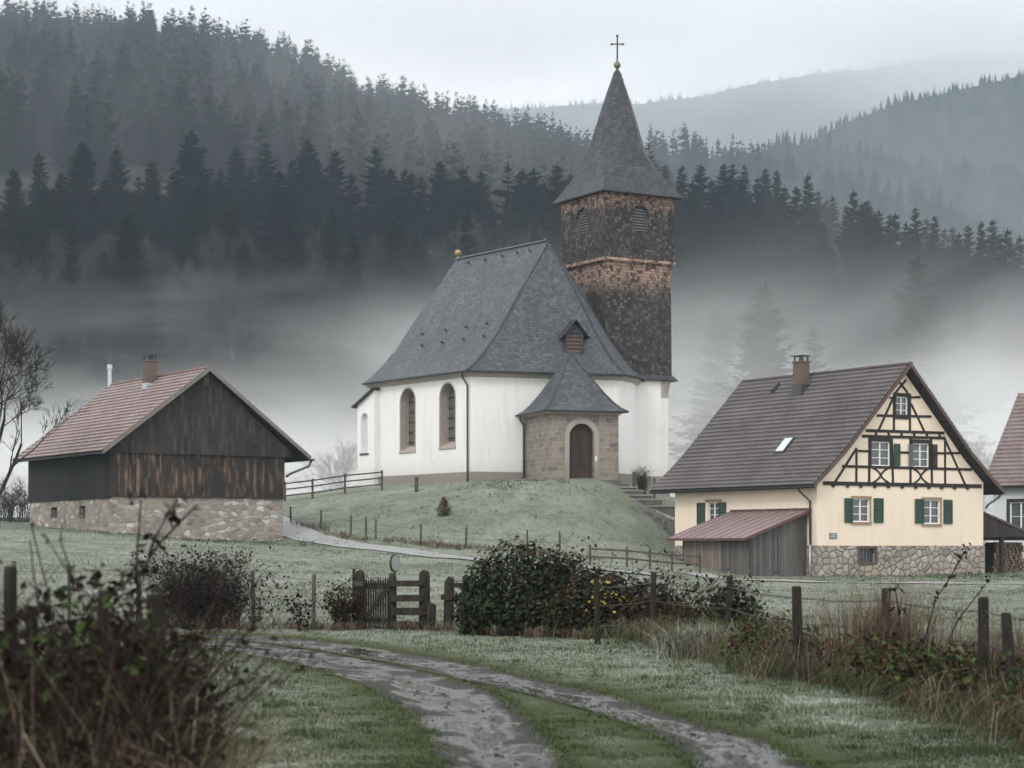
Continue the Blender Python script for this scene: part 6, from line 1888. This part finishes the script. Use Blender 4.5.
def leaves_at(pts, n, size, seed, spread=.05):
    r = np.random.default_rng(seed); P = np.array([tuple(p) for p in pts]); k = r.integers(0, len(P), n)
    lumps = [(0, 0, 0, 1, 1, 1, 1)]
    V, F3, A = leaf_cloud(lumps, n, size, seed, 1.0, .3, 0, -9)
    c = V.reshape(-1, 4, 3).mean(1); V = (V.reshape(-1, 4, 3) - c[:, None] + (P[k] + r.normal(0, spread, (n, 3)))[:, None]).reshape(-1, 3)
    return V, F3, A

def bush(name, label, loc, cat, parts, stemmb=None, stemmat=None):
    """parts: (child name, arrays, material); geometry is given in world space"""
    t = tag(empty(name, loc), label, cat)
    L = np.array(loc)
    for nm, (V, F3, A), mt in parts:
        me = np_mesh(nm, V - L, F3, mt, {'rnd': A}); link(nm, me, t)
    if stemmb:
        stemmb.v = [(p[0] - loc[0], p[1] - loc[1], p[2] - loc[2]) for p in stemmb.v]
        stemmb.build('stems', stemmat, t)
    return t
def disc(cx, cy, rx, ry):
    def f(r):
        a = r.uniform(0, 6.283); q = math.sqrt(r.random()); return cx + rx * q * math.cos(a), cy + ry * q * math.sin(a)
    return f

# ivy mound beside the track
lm = [(.10, 38.6, .70, 1.12, .85, .98, 5), (-.62, 38.4, .42, .48, .6, .72, 2), (.95, 38.4, .62, .75, .75, .86, 2.5), (.35, 38.0, .35, 1.2, .6, .5, 2)]
sm = MB(); pts = stems(sm, 34, disc(.3, 38.4, .9, .4), 1.9, 3, .008, .35, 2)
tw_ = stems(sm, 26, disc(.8, 38.5, 1.2, .4), 2.05, 5, .005, .3, 3)
bush('ivy_bush', 'big rounded dark green ivy bush beside the track, right of the gate', (.1, 38.4, 0), 'bush',
     [('foliage', leaf_cloud(lm, 15000, .050, 1, .5), MT['ivy']), ('red_leaves', leaf_cloud([(.2, 38.5, .95, 1.1, .8, .85, 1), (.95, 38.3, .75, .75, .7, .78, 1.5)], 900, .05, 2, .15), MT['bramble_leaf']),
      ('bronze_leaves', leaf_cloud([(-.62, 37.75, .62, .12, .05, .1, 1), (.52, 37.5, 1.0, .12, .05, .1, 1.4)], 4, .04, 4, 1), MT['bramble_leaf'])], sm, MT['stem_red'])
# brambles further right
lm = [(1.75, 37.6, .45, .95, .7, .78, 4), (2.6, 37.0, .36, .7, .6, .62, 2), (1.2, 37.2, .35, .6, .5, .55, 2), (3.1, 36.4, .25, .5, .5, .4, 1)]
sm = MB(); pts = stems(sm, 120, disc(2.2, 37.4, 1.5, .6), 1.35, 7, .006, .8, 3); pts2 = stems(sm, 16, disc(2.5, 37.4, 1.2, .4), 2.0, 8, .007, .3, 5)
bush('bramble_bush', 'tangled reddish bramble bush with yellow leaves around the first fence posts', (2.1, 37.3, 0), 'bush',
     [('foliage', leaf_cloud(lm, 6500, .046, 11, .6), MT['bramble_leaf']), ('green_leaves', leaf_cloud(lm, 3600, .048, 12, .6), MT['ivy']), ('outer_leaves', leaves_at(pts + pts2, 900, .04, 13), MT['dark_leaf']),
      ('yellow_leaves', leaf_cloud([(1.75, 36.75, .72, .45, .08, .3, 3), (1.6, 36.7, 1.05, .2, .08, .06, 1)], 34, .048, 14, .9), MT['yellow_leaf'])], sm, MT['stem_red'])
# thin twigs with a few leaves, right of the brambles
sm = MB(); pts = stems(sm, 70, disc(3.6, 34.5, .8, .9), 1.2, 17, .006, .5, 4)
lm = [(3.75, 34.0, .65, .42, .3, .42, 1)]
bush('bramble_bush', 'leafy little bramble clump leaning on the third fence post', (3.7, 34.3, 0), 'bush', [('foliage', leaf_cloud(lm, 700, .06, 18, .8), MT['ivy']), ('withered_leaves', leaves_at(pts, 700, .04, 19), MT['bramble_leaf'])], sm, MT['stem_red'])
# dark twiggy shrub before the barn
sm = MB(); cxs = (200 - CX) / F * 40.5
pts = stems(sm, 330, disc(cxs, 40.6, .85, .5), 1.62, 21, .008, .75, 4); pts += stems(sm, 60, disc(cxs + .5, 40.4, 1.3, .5), 1.3, 22, .006, 1.2, 3)
bush('twiggy_shrub', 'dense dark twiggy shrub on the meadow before the barn', (cxs, 40.5, .02), 'shrub', [('foliage', leaves_at(pts, 4200, .034, 23, .05), MT['dark_leaf'])], sm, MT['bark_black'])
sm = MB(); x_ = (341 - CX) / F * 40; pts = stems(sm, 70, disc(x_, 40.2, .22, .2), 1.0, 25, .006, .5, 3)
bush('small_shrub', 'reddish leafy shrub crowding the left side of the picket gate', (x_, 40.2, 0), 'shrub', [('foliage', leaves_at(pts, 900, .036, 26, .05), MT['bramble_leaf'])], sm, MT['stem_red'])
sm = MB(); x_ = (301 - CX) / F * 39; pts = stems(sm, 14, disc(x_, 39.2, .12, .1), .85, 27, .006, .4, 3)
bush('small_shrub', 'thin dark leafy stalk between the twiggy shrub and the gate', (x_, 39.2, 0), 'shrub', [('foliage', leaves_at(pts, 120, .045, 28, .05), MT['dark_leaf'])], sm, MT['stem_red'])
# small round bush on the mound, bare bush at the tower foot, bushes by the barn
x_, y_ = xz(444, 111.5); z_ = zg(x_, y_)
bush('small_bush', 'small brown pointed bush alone on the church mound', (x_, y_, z_), 'bush', [('foliage', leaf_cloud([(x_, y_, z_ + .34, .44, .4, .40, 2), (x_, y_, z_ + .72, .22, .2, .36, 1)], 1500, .05, 31, .9, floor=z_ + .02), MT['dry'])])
x_, y_ = xz(642.5, 122); z_ = zg(x_, y_); sm = MB(); pts = stems(sm, 90, disc(x_, y_, .25, .2), 1.75, 33, .012, .35, 5, z0=z_)
bush('bare_bush', 'pale leafless bush against the white foot of the tower', (x_, y_, z_), 'bush', [('buds', leaves_at(pts, 500, .03, 34, .06), MT['dry'])], sm, MT['bark_grey'])
x_, y_ = xz(10, 119); z_ = zg(x_, y_); sm = MB(); pts = stems(sm, 150, disc(x_, y_, 1.3, .8), 2.7, 35, .016, .5, 6, z0=z_)
bush('bare_bush', 'grey leafless bush under the black tree left of the barn', (x_, y_, z_), 'bush', [('buds', leaves_at(pts, 300, .03, 36, .1), MT['dark_leaf'])], sm, MT['bark_grey'])

# ------------------------------------------------------------------ near left: overgrown fence corner close to the camera
sm = MB()
def leftarea(r):
    y = r.uniform(8.0, 12.5); a, b = -2.75 * y / 10, (-1.72 + .04 * (y - 10)) * y / 10
    return (a + (b - a) * r.random() ** .9, y)
pts = stems(sm, 480, leftarea, 1.38, 41, .0055, .8, 3)
pts2 = stems(sm, 170, leftarea, 1.62, 42, .0055, .6, 4)
low = [p for p in pts if p.z < 1.0]
lm = [(-2.15, 9.8, .66, .62, 1.3, .66, 4), (-2.75, 9.6, .78, .55, 1.0, .70, 3), (-1.85, 10.3, .60, .32, .9, .66, 2), (-2.3, 10.8, .90, .45, .7, .66, 2), (-1.62, 9.6, .25, .2, .6, .45, 1)]
bush('bramble_thicket', 'dark overgrown bramble thicket close by at the lower left', (-2.1, 9.8, 0), 'bush',
     [('foliage', leaf_cloud(lm, 8200, .034, 43, .95), MT['dark_leaf']), ('green_leaves', leaf_cloud(lm, 2200, .036, 44, .6), MT['green_leaf']), ('outer_leaves', leaves_at(pts + pts2, 2600, .022, 45, .02), MT['dark_leaf'])], sm, MT['stem_red'])
r_ = np.random.default_rng(46); n = 3400
yy = r_.uniform(8.0, 12.6, n); xx = (-2.75 + (1.16) * r_.random(n)) * yy / 10; hh_ = np.where(r_.random(n) < .35, 1.45, 1.1)
V, F3, A = blades(np.stack([xx, yy, np.zeros(n) + .02], 1), hh_, .0085, 47, 1.5, None, .55)
dg = tag(link('dry_grass', np_mesh('dry_grass', V, F3, MT['dry'], {'rnd': A})), 'pale dead grass hanging through the thicket at lower left', 'dry grass', kind='stuff')
# tall stalk with withered leaves
sm = MB(); r0 = random.Random(5)
def cane(mb, pix, Y, r, out):
    P = [at(a, b, Y + .02 * i) for i, (a, b) in enumerate(pix)]; mb.tube(P, [r * (1 - .6 * i / len(P)) for i in range(len(P))], 4, cap=False); out += P
pts = []
for pix in (((150, 700), (142, 620), (136, 575), (138, 540), (141, 500)), ((140, 590), (152, 545), (168, 513), (178, 499)), ((139, 575), (158, 545), (180, 522), (198, 504)), ((136, 600), (118, 640), (105, 690)), ((140, 560), (130, 575), (122, 590))):
    cane(sm, pix, 10.0, .009, pts)
o_l = leaves_at(pts, 90, .028, 51, .03)
bush('dead_stalk', 'tall dark withered stalk with curled leaves rising before the barn wall', (-1.85, 10, 0), 'plant', [('leaves', o_l, MT['dark_leaf'])], sm, MT['bark_black'])
sm = MB(); pts = []
for pix in (((165, 760), (200, 690), (232, 650), (252, 630)), ((170, 740), (215, 695), (245, 680), (275, 655)), ((190, 720), (225, 690), (258, 678), (268, 676)), ((150, 690), (190, 640), (216, 600), (228, 560)), ((90, 700), (40, 620), (32, 560), (30, 540)), ((60, 690), (50, 600), (30, 520)), ((120, 650), (85, 610), (60, 540), (62, 525)), ((180, 700), (205, 670), (226, 640))):
    cane(sm, pix, 9.8, .006, pts)
bush('bare_canes', 'thin bare canes arching out of the thicket towards the track', (-1.6, 9.8, 0), 'plant', [('leaves', leaves_at(pts, 60, .018, 52, .02), MT['dark_leaf'])], sm, MT['bark_black'])
for px, Y, top, rad, ln, lab in ((155, 11.0, 594, .055, (0, 0), 'dark rotten post in the thicket just below the tall stalk'), (112, 10.0, 640, .05, (.0, 0), 'shorter dark post in the thicket, left of the rotten post'), (82, 10.6, 590, .036, (.12, 0), 'leaning dark post in the thicket tilted to the right'),
                                 (10, 10.4, 566, .04, (.0, 0), 'dark post at the far left edge of the thicket'), (33, 10.6, 606, .04, (-.01, 0), 'low dark stub of a post beside the left edge post')):
    x_, y_ = xz(px, Y); t = tag(empty('old_post', (x_, y_, 0)), lab, 'post'); m = MB(); post(m, 0, 0, 0, EYE + (HY - top) / F * Y, rad, ln); m.build('stake', MT['post'], t)

# ------------------------------------------------------------------ right side: weeds under the wire fence
FL = np.array([(1.2, 37.2), (2.6, 36), (3.45, 31.5), (3.75, 25.5), (4.6, 24.2), (4.85, 20.5), (4.95, 17.5), (4.9, 15.5)])
def along(u):
    d = np.r_[0, np.cumsum(np.hypot(*np.diff(FL, axis=0).T))]; s = u * d[-1]
    return np.stack([np.interp(s, d, FL[:, 0]), np.interp(s, d, FL[:, 1])], -1)
r_ = np.random.default_rng(61)
def weedband(n, sd, lo=0, hi=1, off=0.0, seed=1):
    r = np.random.default_rng(seed); c = along(r.uniform(lo, hi, n // 14 + 1)); c = c + np.stack([r.normal(off, sd, len(c)), r.normal(0, sd, len(c))], 1)
    p = c[r.integers(0, len(c), n)] + r.normal(0, .09, (n, 2)); return np.c_[p, np.zeros(n)]
parts = []
P = weedband(12000, .42, .05, 1, .1, 62); V, F3, A = blades(P, .62, .008, 63, 1.7, None, .6); parts.append((V, F3, A, 0))
P = weedband(5500, .40, .05, 1, .0, 64); g_ = np.random.default_rng(1).random(len(P)) * .4; V, F3, A = blades(P, .50, .010, 65, 1.8, g_, .65); parts.append((V, F3, A, 1))
c = along(r_.uniform(.2, 1, 80)) + r_.normal(0, .35, (80, 2)); lmw = [(q[0], q[1], .2 + .25 * r_.random(), .35, .3, .3, 1) for q in c]
V, F3, A = leaf_cloud(lmw, 11000, .032, 66, .95); parts.append((V, F3, A, 2)); V, F3, A = leaf_cloud(lmw, 2600, .045, 67, .6); parts.append((V, F3, A, 3))
# dead grass skirts below ivy, gate and shrub
cc = np.array([(-.6, 37.7), (0.0, 37.5), (.6, 37.2), (1.3, 36.6), (2.0, 36.2), (2.6, 35.4), (-1.1, 39.6), (-1.5, 40.2), (-3.4, 40.0), (-3.9, 40.2), (-4.4, 40.2), (-5.2, 40.2), (-6.4, 40.0), (-7.3, 40.3), (-2.1, 40.3)])
p = cc[r_.integers(0, len(cc), 5200)] + r_.normal(0, (.30, .20), (5200, 2)); p = p[noise2(p[:, 0], p[:, 1], 31, .35) > .52]; V, F3, A = blades(np.c_[p, np.zeros(len(p))], .30, .011, 68, 1.5, None, .6); parts.append((V, F3, A, 0))
# tawny grass along the lane and foot of the mound
q = np.array([wpt(a, b, Y) for a, b, Y in ((290, 524, 116.5), (325, 531, 113), (350, 539, 109), (378, 544, 107.6), (400, 547, 106), (430, 550, 104.6), (455, 552, 103.5), (480, 553, 102.8), (520, 555, 102.4), (560, 556, 102.2), (600, 558, 100))])
s_ = r_.random(2200) * (len(q) - 1.001); i_ = s_.astype(int); f_ = (s_ - i_)[:, None]; p = q[i_] * (1 - f_) + q[i_ + 1] * f_ + r_.normal(0, (.3, .4), (2200, 2)); p = p[noise2(p[:, 0], p[:, 1], 32, .9) > .42]
V, F3, A = blades(np.c_[p, zf(p[:, 0], p[:, 1])], .30, .03, 69, 1.1, None, .5); parts.append((V, F3, A, 0))
V, F3, A, MI = merge(parts)
tag(link('undergrowth', np_mesh('undergrowth', V, F3, [MT['dry'], MT['blade'], MT['bramble_leaf'], MT['green_leaf']], {'rnd': A}, MI)), 'withered grass and low brambles along the fences', 'undergrowth', kind='stuff')
def grass_clump(label, x, y, n, h, rx, ry, seed, mat, lean=.45, w=.008):
    r = np.random.default_rng(seed); P = np.c_[r.normal(x, rx, n), r.normal(y, ry, n), np.zeros(n)]
    V, F3, A = blades(P, h, w, seed, lean, None, .25)
    t = tag(empty('dry_grass_clump', (x, y, 0)), label, 'dry grass'); me = np_mesh('blades', V - np.array((x, y, 0)), F3, mat, {'rnd': A}); link('blades', me, t); return t
grass_clump('tall rusty brown dead grass behind the fence at right', 4.62, 24.6, 1200, 1.25, .36, .3, 71, MT['redgrass'], .75)
grass_clump('thin rusty stalks before the timbered house, right of the fourth post', 4.0, 26.8, 160, 1.05, .35, .3, 72, MT['redgrass'], .5)
grass_clump('large tussock of long frosty grass at the foot of the third post', 3.05, 30.6, 1500, .55, .34, .22, 73, MT['blade'], 1.4, .011)
grass_clump('rusty dead grass at the right picture edge beside the last post', 5.3, 21.0, 1100, .95, .3, .3, 74, MT['redgrass'], .6)
sm = MB(); pts = []
for pix in (((925, 640), (935, 600), (950, 578), (962, 556), (968, 546)), ((940, 660), (958, 620), (985, 585)), ((905, 650), (898, 610), (895, 588))): cane(sm, pix, 23.5, .012, pts)
bush('dead_stalk', 'dark slanting dead stalk crossing the rusty grass before the house', (4.9, 23.5, 0), 'plant', [('leaves', leaves_at(pts, 80, .035, 76, .04), MT['dark_leaf'])], sm, MT['bark_black'])

# ------------------------------------------------------------------ frosted turf near the track
def turf():
    r = np.random.default_rng(81); parts = []
    n = 500000
    py = 590 + 200 * r.random(n) ** .85; px = r.uniform(-200, 1300, n)
    Y = EYE * F / (py - HY); X = (px - CX) / F * Y
    d = rut_dist(X, Y)
    moss = sstep(1.0, .1, d + .5 * (noise2(X, Y, 3, .7) - .5))
    patch = noise2(X, Y, 9, .45) * .5 + noise2(X, Y, 10, 1.7) * .5
    keep = (d > -.20 + .26 * r.random(n)) & (r.random(n) < (.45 + .55 * patch) * (1 - .2 * moss)) & (Y < 55)
    X, Y, moss, patch = X[keep], Y[keep], moss[keep], patch[keep]
    Z = zf(X, Y)
    tus = np.clip((noise2(X, Y, 12, .28) - .45) * 2.2, 0, 1)
    h = (.035 + .065 * tus) * (1 - .38 * moss)
    q = r.random(len(X))
    rn = np.clip((-.22 + 1.12 * patch + .50 * (q - .5)) * (1 - moss) + moss * (.02 + .42 * q * q), 0, 1)
    w = .004 + .00030 * Y
    return blades(np.stack([X, Y, Z - .01], 1), h, w, 82, 1.1, rn, .5)
V, F3, A = turf()
tag(link('grass', np_mesh('grass', V, F3, MT['blade'], {'rnd': A})), 'short frosted grass on both verges and between the wheel ruts', 'grass', kind='stuff')
def tufts():
    r = np.random.default_rng(85); n = 155000
    Y = np.sqrt(42 ** 2 + (124 ** 2 - 42 ** 2) * r.random(n)); px = r.uniform(-140, 1180, n); X = (px - CX) / F * Y
    pt = noise2(X, Y, 21, .55) * .65 + noise2(X, Y, 22, 6) * .35
    k = (pt > .55) & (r.random(n) < .8)
    inside = lambda fr, w, l: ((X - fr.o[0]) * fr.ex[0] + (Y - fr.o[1]) * fr.ex[1] > -.1) & ((X - fr.o[0]) * fr.ex[0] + (Y - fr.o[1]) * fr.ex[1] < w) & ((X - fr.o[0]) * fr.ey[0] + (Y - fr.o[1]) * fr.ey[1] > -.1) & ((X - fr.o[0]) * fr.ey[0] + (Y - fr.o[1]) * fr.ey[1] < l)
    lu = lush(X, Y); k &= ~inside(HOUSE_F, 12, 12) & ~inside(BARN_F, 10, 14)
    X, Y, pt, lu = X[k], Y[k], pt[k], lu[k]
    rn = np.clip(r.normal(.48, .22, len(X)) - .35 * lu, 0, 1)
    return blades(np.stack([X, Y, zf(X, Y) - .01], 1), (.04 + .05 * r.random(len(X))) * (1 + 1.0 * lu) + .25 * np.maximum(0, pt - .62), .010 + .00028 * Y, 86, 1.2, rn, .5)
V, F3, A = tufts()
tag(link('grass', np_mesh('grass', V, F3, MT['blade'], {'rnd': A})), 'frosted grass tufts scattered over the far meadow and mound', 'grass', kind='stuff')
# fallen leaves and clods on the wet track
def litter():
    r = np.random.default_rng(91); n = 420
    py = 640 + 128 * r.random(n); px = r.uniform(180, 900, n); Y = EYE * F / (py - HY); X = (px - CX) / F * Y
    Vv, F3, A = leaf_cloud([(0, 0, 0, 1, 1, 1, 1)], n, .020, 92, 1, .3, 0, -9)
    c = Vv.reshape(-1, 4, 3).mean(1); Vv = ((Vv.reshape(-1, 4, 3) - c[:, None]) * np.array((1, 1, .35)) + np.stack([X, Y, zf(X, Y) - .012], 1)[:, None]).reshape(-1, 3)
    return Vv, F3, A
V, F3, A = litter()
tag(link('leaves', np_mesh('leaves', V, F3, MT['dark_leaf'], {'rnd': A})), 'dark fallen leaves strewn on track and verge', 'fallen leaves', kind='stuff')

def gravel():
    r = np.random.default_rng(95); V, Fc, A = [], [], []; off = 0
    for wh, (a, b) in enumerate(RUTS):
        n = 3000; k = r.integers(0, len(a) - 1, n); f = r.random(n)[:, None]; t = r.beta(.8, .8, n)[:, None]
        P = (a[k] * (1 - t) + b[k] * t) * (1 - f) + (a[k + 1] * (1 - t) + b[k + 1] * t) * f
        P = P[(P[:, 1] > 12) & (P[:, 1] < 42)]; n = len(P)
        s = .006 + .030 * r.random(n) ** 3.5
        base = np.array([(1, 0, 0), (-.5, .87, 0), (-.5, -.87, 0), (.3, .2, .8), (-.4, .1, .7)], dtype=float)
        rot = r.uniform(0, 6.28, n); c, d = np.cos(rot)[:, None], np.sin(rot)[:, None]
        B_ = base[None] * r.uniform(.65, 1.3, (n, 5, 1))
        x = (B_[..., 0] * c - B_[..., 1] * d) * s[:, None] * 1.3 + P[:, :1]; y = (B_[..., 0] * d + B_[..., 1] * c) * s[:, None] + P[:, 1:2]
        z = B_[..., 2] * s[:, None] * .9 + (zf(P[:, 0], P[:, 1]) - .045 + .03 * ((2 * t[:, 0][:n] - 1) ** 2 if len(t) == n else 0))[:, None]
        V.append(np.stack([x, y, z], -1).reshape(-1, 3)); tri = np.array([[0, 1, 3], [1, 4, 3], [1, 2, 4], [2, 0, 3], [2, 3, 4]])
        Fc.append((tri[None] + (np.arange(n) * 5)[:, None, None] + off).reshape(-1, 3)); off += n * 5; A.append(np.repeat(r.random(n), 5))
    return np.concatenate(V), np.concatenate(Fc), np.concatenate(A)
MT['pebble'] = leafmat('track_pebble', [(0.03, 0.029, 0.027), (0.09, 0.087, 0.08), (0.22, 0.215, 0.20)], 0.7, 0.3)
V, F3, A = gravel()
tag(link('gravel', np_mesh('gravel', V, F3, MT['pebble'], {'rnd': A})), 'loose stones scattered along the wheel ruts', 'gravel', kind='stuff')
# ================================================================== AIR, SKY, LIGHT, CAMERA
def closed_box(name, a, b, mat, label, cat):
    m = MB(); m.box(a, b); o = m.build(name, mat); tag(o, label, cat, kind='stuff'); return o
HAZE_D = 0.00017
hm = bpy.data.materials.new('haze_air'); hm.use_nodes = True; nt = hm.node_tree; nt.nodes.clear()
out = nt.nodes.new('ShaderNodeOutputMaterial'); pv = nt.nodes.new('ShaderNodeVolumePrincipled')
pv.inputs['Color'].default_value = (.71, .86, 1.0, 1); pv.inputs['Density'].default_value = HAZE_D; pv.inputs['Anisotropy'].default_value = 0.0
nt.links.new(pv.outputs[0], out.inputs['Volume'])
closed_box('haze', (-2700, -60, -3), (2700, 3420, 860), hm, 'pale blue grey winter haze filling the valley air', 'haze')

def fog_material(name, D, build):
    mt = bpy.data.materials.new(name); mt.use_nodes = True; t = mt.node_tree; t.nodes.clear()
    n = NT(name, t); out = t.nodes.new('ShaderNodeOutputMaterial')
    pv = t.nodes.new('ShaderNodeVolumePrincipled'); pv.inputs['Color'].default_value = (.985, .99, .995, 1)
    t.links.new(n.math('MULTIPLY', build(n), D), pv.inputs['Density']); t.links.new(pv.outputs[0], out.inputs['Volume'])
    return mt
def valley(n):
    ob = n.coord(); s = n.n('ShaderNodeSeparateXYZ', Vector=ob); x, y, z = s.outputs
    a = n.noise(n.mapping(ob, (1 / 75, 1 / 110, 1 / 34)), 1.0, 5, .62, .5)
    b = n.noise(n.mapping(ob, (1 / 200, 1 / 260, 1 / 200), loc=(3, 1, 0)), 1.0, 1, .5)
    top = n.math('ADD', n.math('MULTIPLY', a, 38.0), n.math('MULTIPLY', b, 16.0))              # height where the fog thins out
    rise = n.mapr(x, 0.0, 70.0, -6.5, -5.0)
    h = n.math('SUBTRACT', n.math('ADD', n.math('ADD', top, -0.5), rise), n.math('ADD', z, n.math('MULTIPLY', n.mapr(y, 230, 430, 0, 1, False), -4)))
    d = n.mapr(h, -2.0, 17.0)
    d = n.math('MULTIPLY', d, n.math('ADD', .25, n.math('MULTIPLY', a, 1.6)))
    near = n.mapr(y, 126.0, 150.0); far = n.mapr(n.math('SUBTRACT', y, n.mapr(x, 10, 90, 0, 110)), 275.0, 345.0, 1.0, 0.0)
    return n.math('MULTIPLY', d, n.math('MULTIPLY', near, far))
closed_box('fog', (-190, 124, -2), (210, 505, 74), fog_material('valley_fog', 0.0230, valley), 'white fog bank lying in the valley behind church and house', 'fog')
def wisps(n):
    ob = n.coord(); s = n.n('ShaderNodeSeparateXYZ', Vector=ob); x, y, z = s.outputs
    a = n.noise(n.mapping(ob, (1 / 150, 1 / 200, 1 / 90), rot=(0, .35, 0)), 1.0, 4, .6, .6)
    up = n.math('MULTIPLY', n.mapr(a, .48, .76), n.math('MULTIPLY', n.math('MULTIPLY', n.mapr(y, 600, 680), n.mapr(z, 90, 150)), n.math('MULTIPLY', n.mapr(z, 240, 330, 1, 0), n.mapr(x, 0, 60, 1, 0))))
    # a belt hanging in the fold of ground just behind the first rows of spruce
    low = n.math('MULTIPLY', n.math('MULTIPLY', n.mapr(y, 512, 560), n.mapr(y, 600, 720, 1, 0)), n.math('MULTIPLY', n.mapr(z, 165, 85, 0, 1), n.mapr(a, .25, .7, .45, 1.2)))
    return n.math('MULTIPLY', n.math('MAXIMUM', up, low), n.math('MULTIPLY', n.mapr(x, -340, -230), n.mapr(x, 290, 345, 1, 0)))
closed_box('mist', (-345, 508, 20), (350, 900, 335), fog_material('hillside_mist', 0.0011, wisps), 'thin drifting mist on the slope of the left hill', 'mist')
def cloudcap(n):
    ob = n.coord(); s = n.n('ShaderNodeSeparateXYZ', Vector=ob); x, y, z = s.outputs
    a = n.noise(n.mapping(ob, (1 / 420, 1 / 500, 1 / 200), rot=(0, .3, 0)), 1.0, 4, .58, .5)
    h = n.mapr(n.math('ADD', z, n.math('ADD', n.math('MULTIPLY', a, 260.0), n.mapr(x, 350, 850, -140, 170))), 560.0, 800.0)
    veil = n.mapr(a, .3, .7, .10, .22)
    return n.math('MULTIPLY', n.math('MAXIMUM', veil, h), n.math('MULTIPLY', n.math('MULTIPLY', n.mapr(y, 2210, 2500), n.mapr(y, 2900, 3140, 1, 0)), n.mapr(z, 760, 845, 1, 0)))
closed_box('cloud', (-700, 2200, 150), (1500, 3150, 850), fog_material('low_cloud', 0.0050, cloudcap), 'low grey cloud swallowing the top of the most distant ridge', 'cloud')

w = bpy.data.worlds.new('World'); scene.world = w; w.use_nodes = True
n = NT('world', w.node_tree); bg = w.node_tree.nodes['Background']
sky = n.n('ShaderNodeTexSky', {'sky_type': 'NISHITA', 'sun_disc': False, 'sun_elevation': R(38), 'sun_rotation': R(205), 'altitude': 600, 'air_density': 1.0, 'dust_density': 3.0, 'ozone_density': 1.0})
hs = n.n('ShaderNodeHueSaturation', Saturation=.18, Value=1.0, Fac=1.0, Color=sky.outputs[0])
cv = n.mapping(n.coord('Generated'), (1.2, 1.2, 3.2))
cl = n.noise(cv, 1.6, 6, .55, .4)
cloud = n.ramp(cl, (.25, (5.5, 5.45, 5.4)), (.5, (7.4, 7.32, 7.2)), (.75, (8.8, 8.7, 8.55)))
CLOUDC = n.mix(.82, hs.outputs[0], cloud)
n.set(bg, 'Color', CLOUDC); bg.inputs['Strength'].default_value = 0.15

sun = bpy.data.lights.new('sun', 'SUN'); sun.energy = 0.7; sun.angle = R(16); sun.color = (1.0, .965, .92)
so = bpy.data.objects.new('sun', sun); COL.objects.link(so); so.rotation_euler = (R(52), 0, R(-25))

cam = bpy.data.cameras.new('camera'); co = bpy.data.objects.new('camera', cam); COL.objects.link(co); scene.camera = co
co.location = (0, 0, EYE); co.rotation_euler = (R(90), 0, 0)
cam.sensor_width = 36.0; cam.lens = F * 36.0 / 1024.0; cam.shift_y = (HY - 384.0) / 1024.0
cam.clip_start = .1; cam.clip_end = 12000
cam.dof.use_dof = True; cam.dof.focus_distance = 62.0; cam.dof.aperture_fstop = 3.2

scene.view_settings.view_transform = 'Standard'; scene.view_settings.look = 'None'; scene.view_settings.gamma = 1.0
scene.view_settings.exposure = 0.58; scene.view_settings.use_curve_mapping = False
cy_ = scene.cycles
scene.render.engine = 'CYCLES'
cy_.max_bounces = 6; cy_.diffuse_bounces = 2; cy_.glossy_bounces = 2; cy_.transmission_bounces = 2; cy_.volume_bounces = 4; cy_.transparent_max_bounces = 8
cy_.use_adaptive_sampling = True; cy_.adaptive_threshold = 0.01
cy_.use_denoising = True
try:
    cy_.denoiser = 'OPENIMAGEDENOISE'; cy_.denoising_input_passes = 'RGB_ALBEDO'; cy_.denoising_prefilter = 'ACCURATE'
except Exception: pass
cy_.volume_step_rate = 1.0; cy_.volume_max_steps = 256
cy_.caustics_reflective = False; cy_.caustics_refractive = False
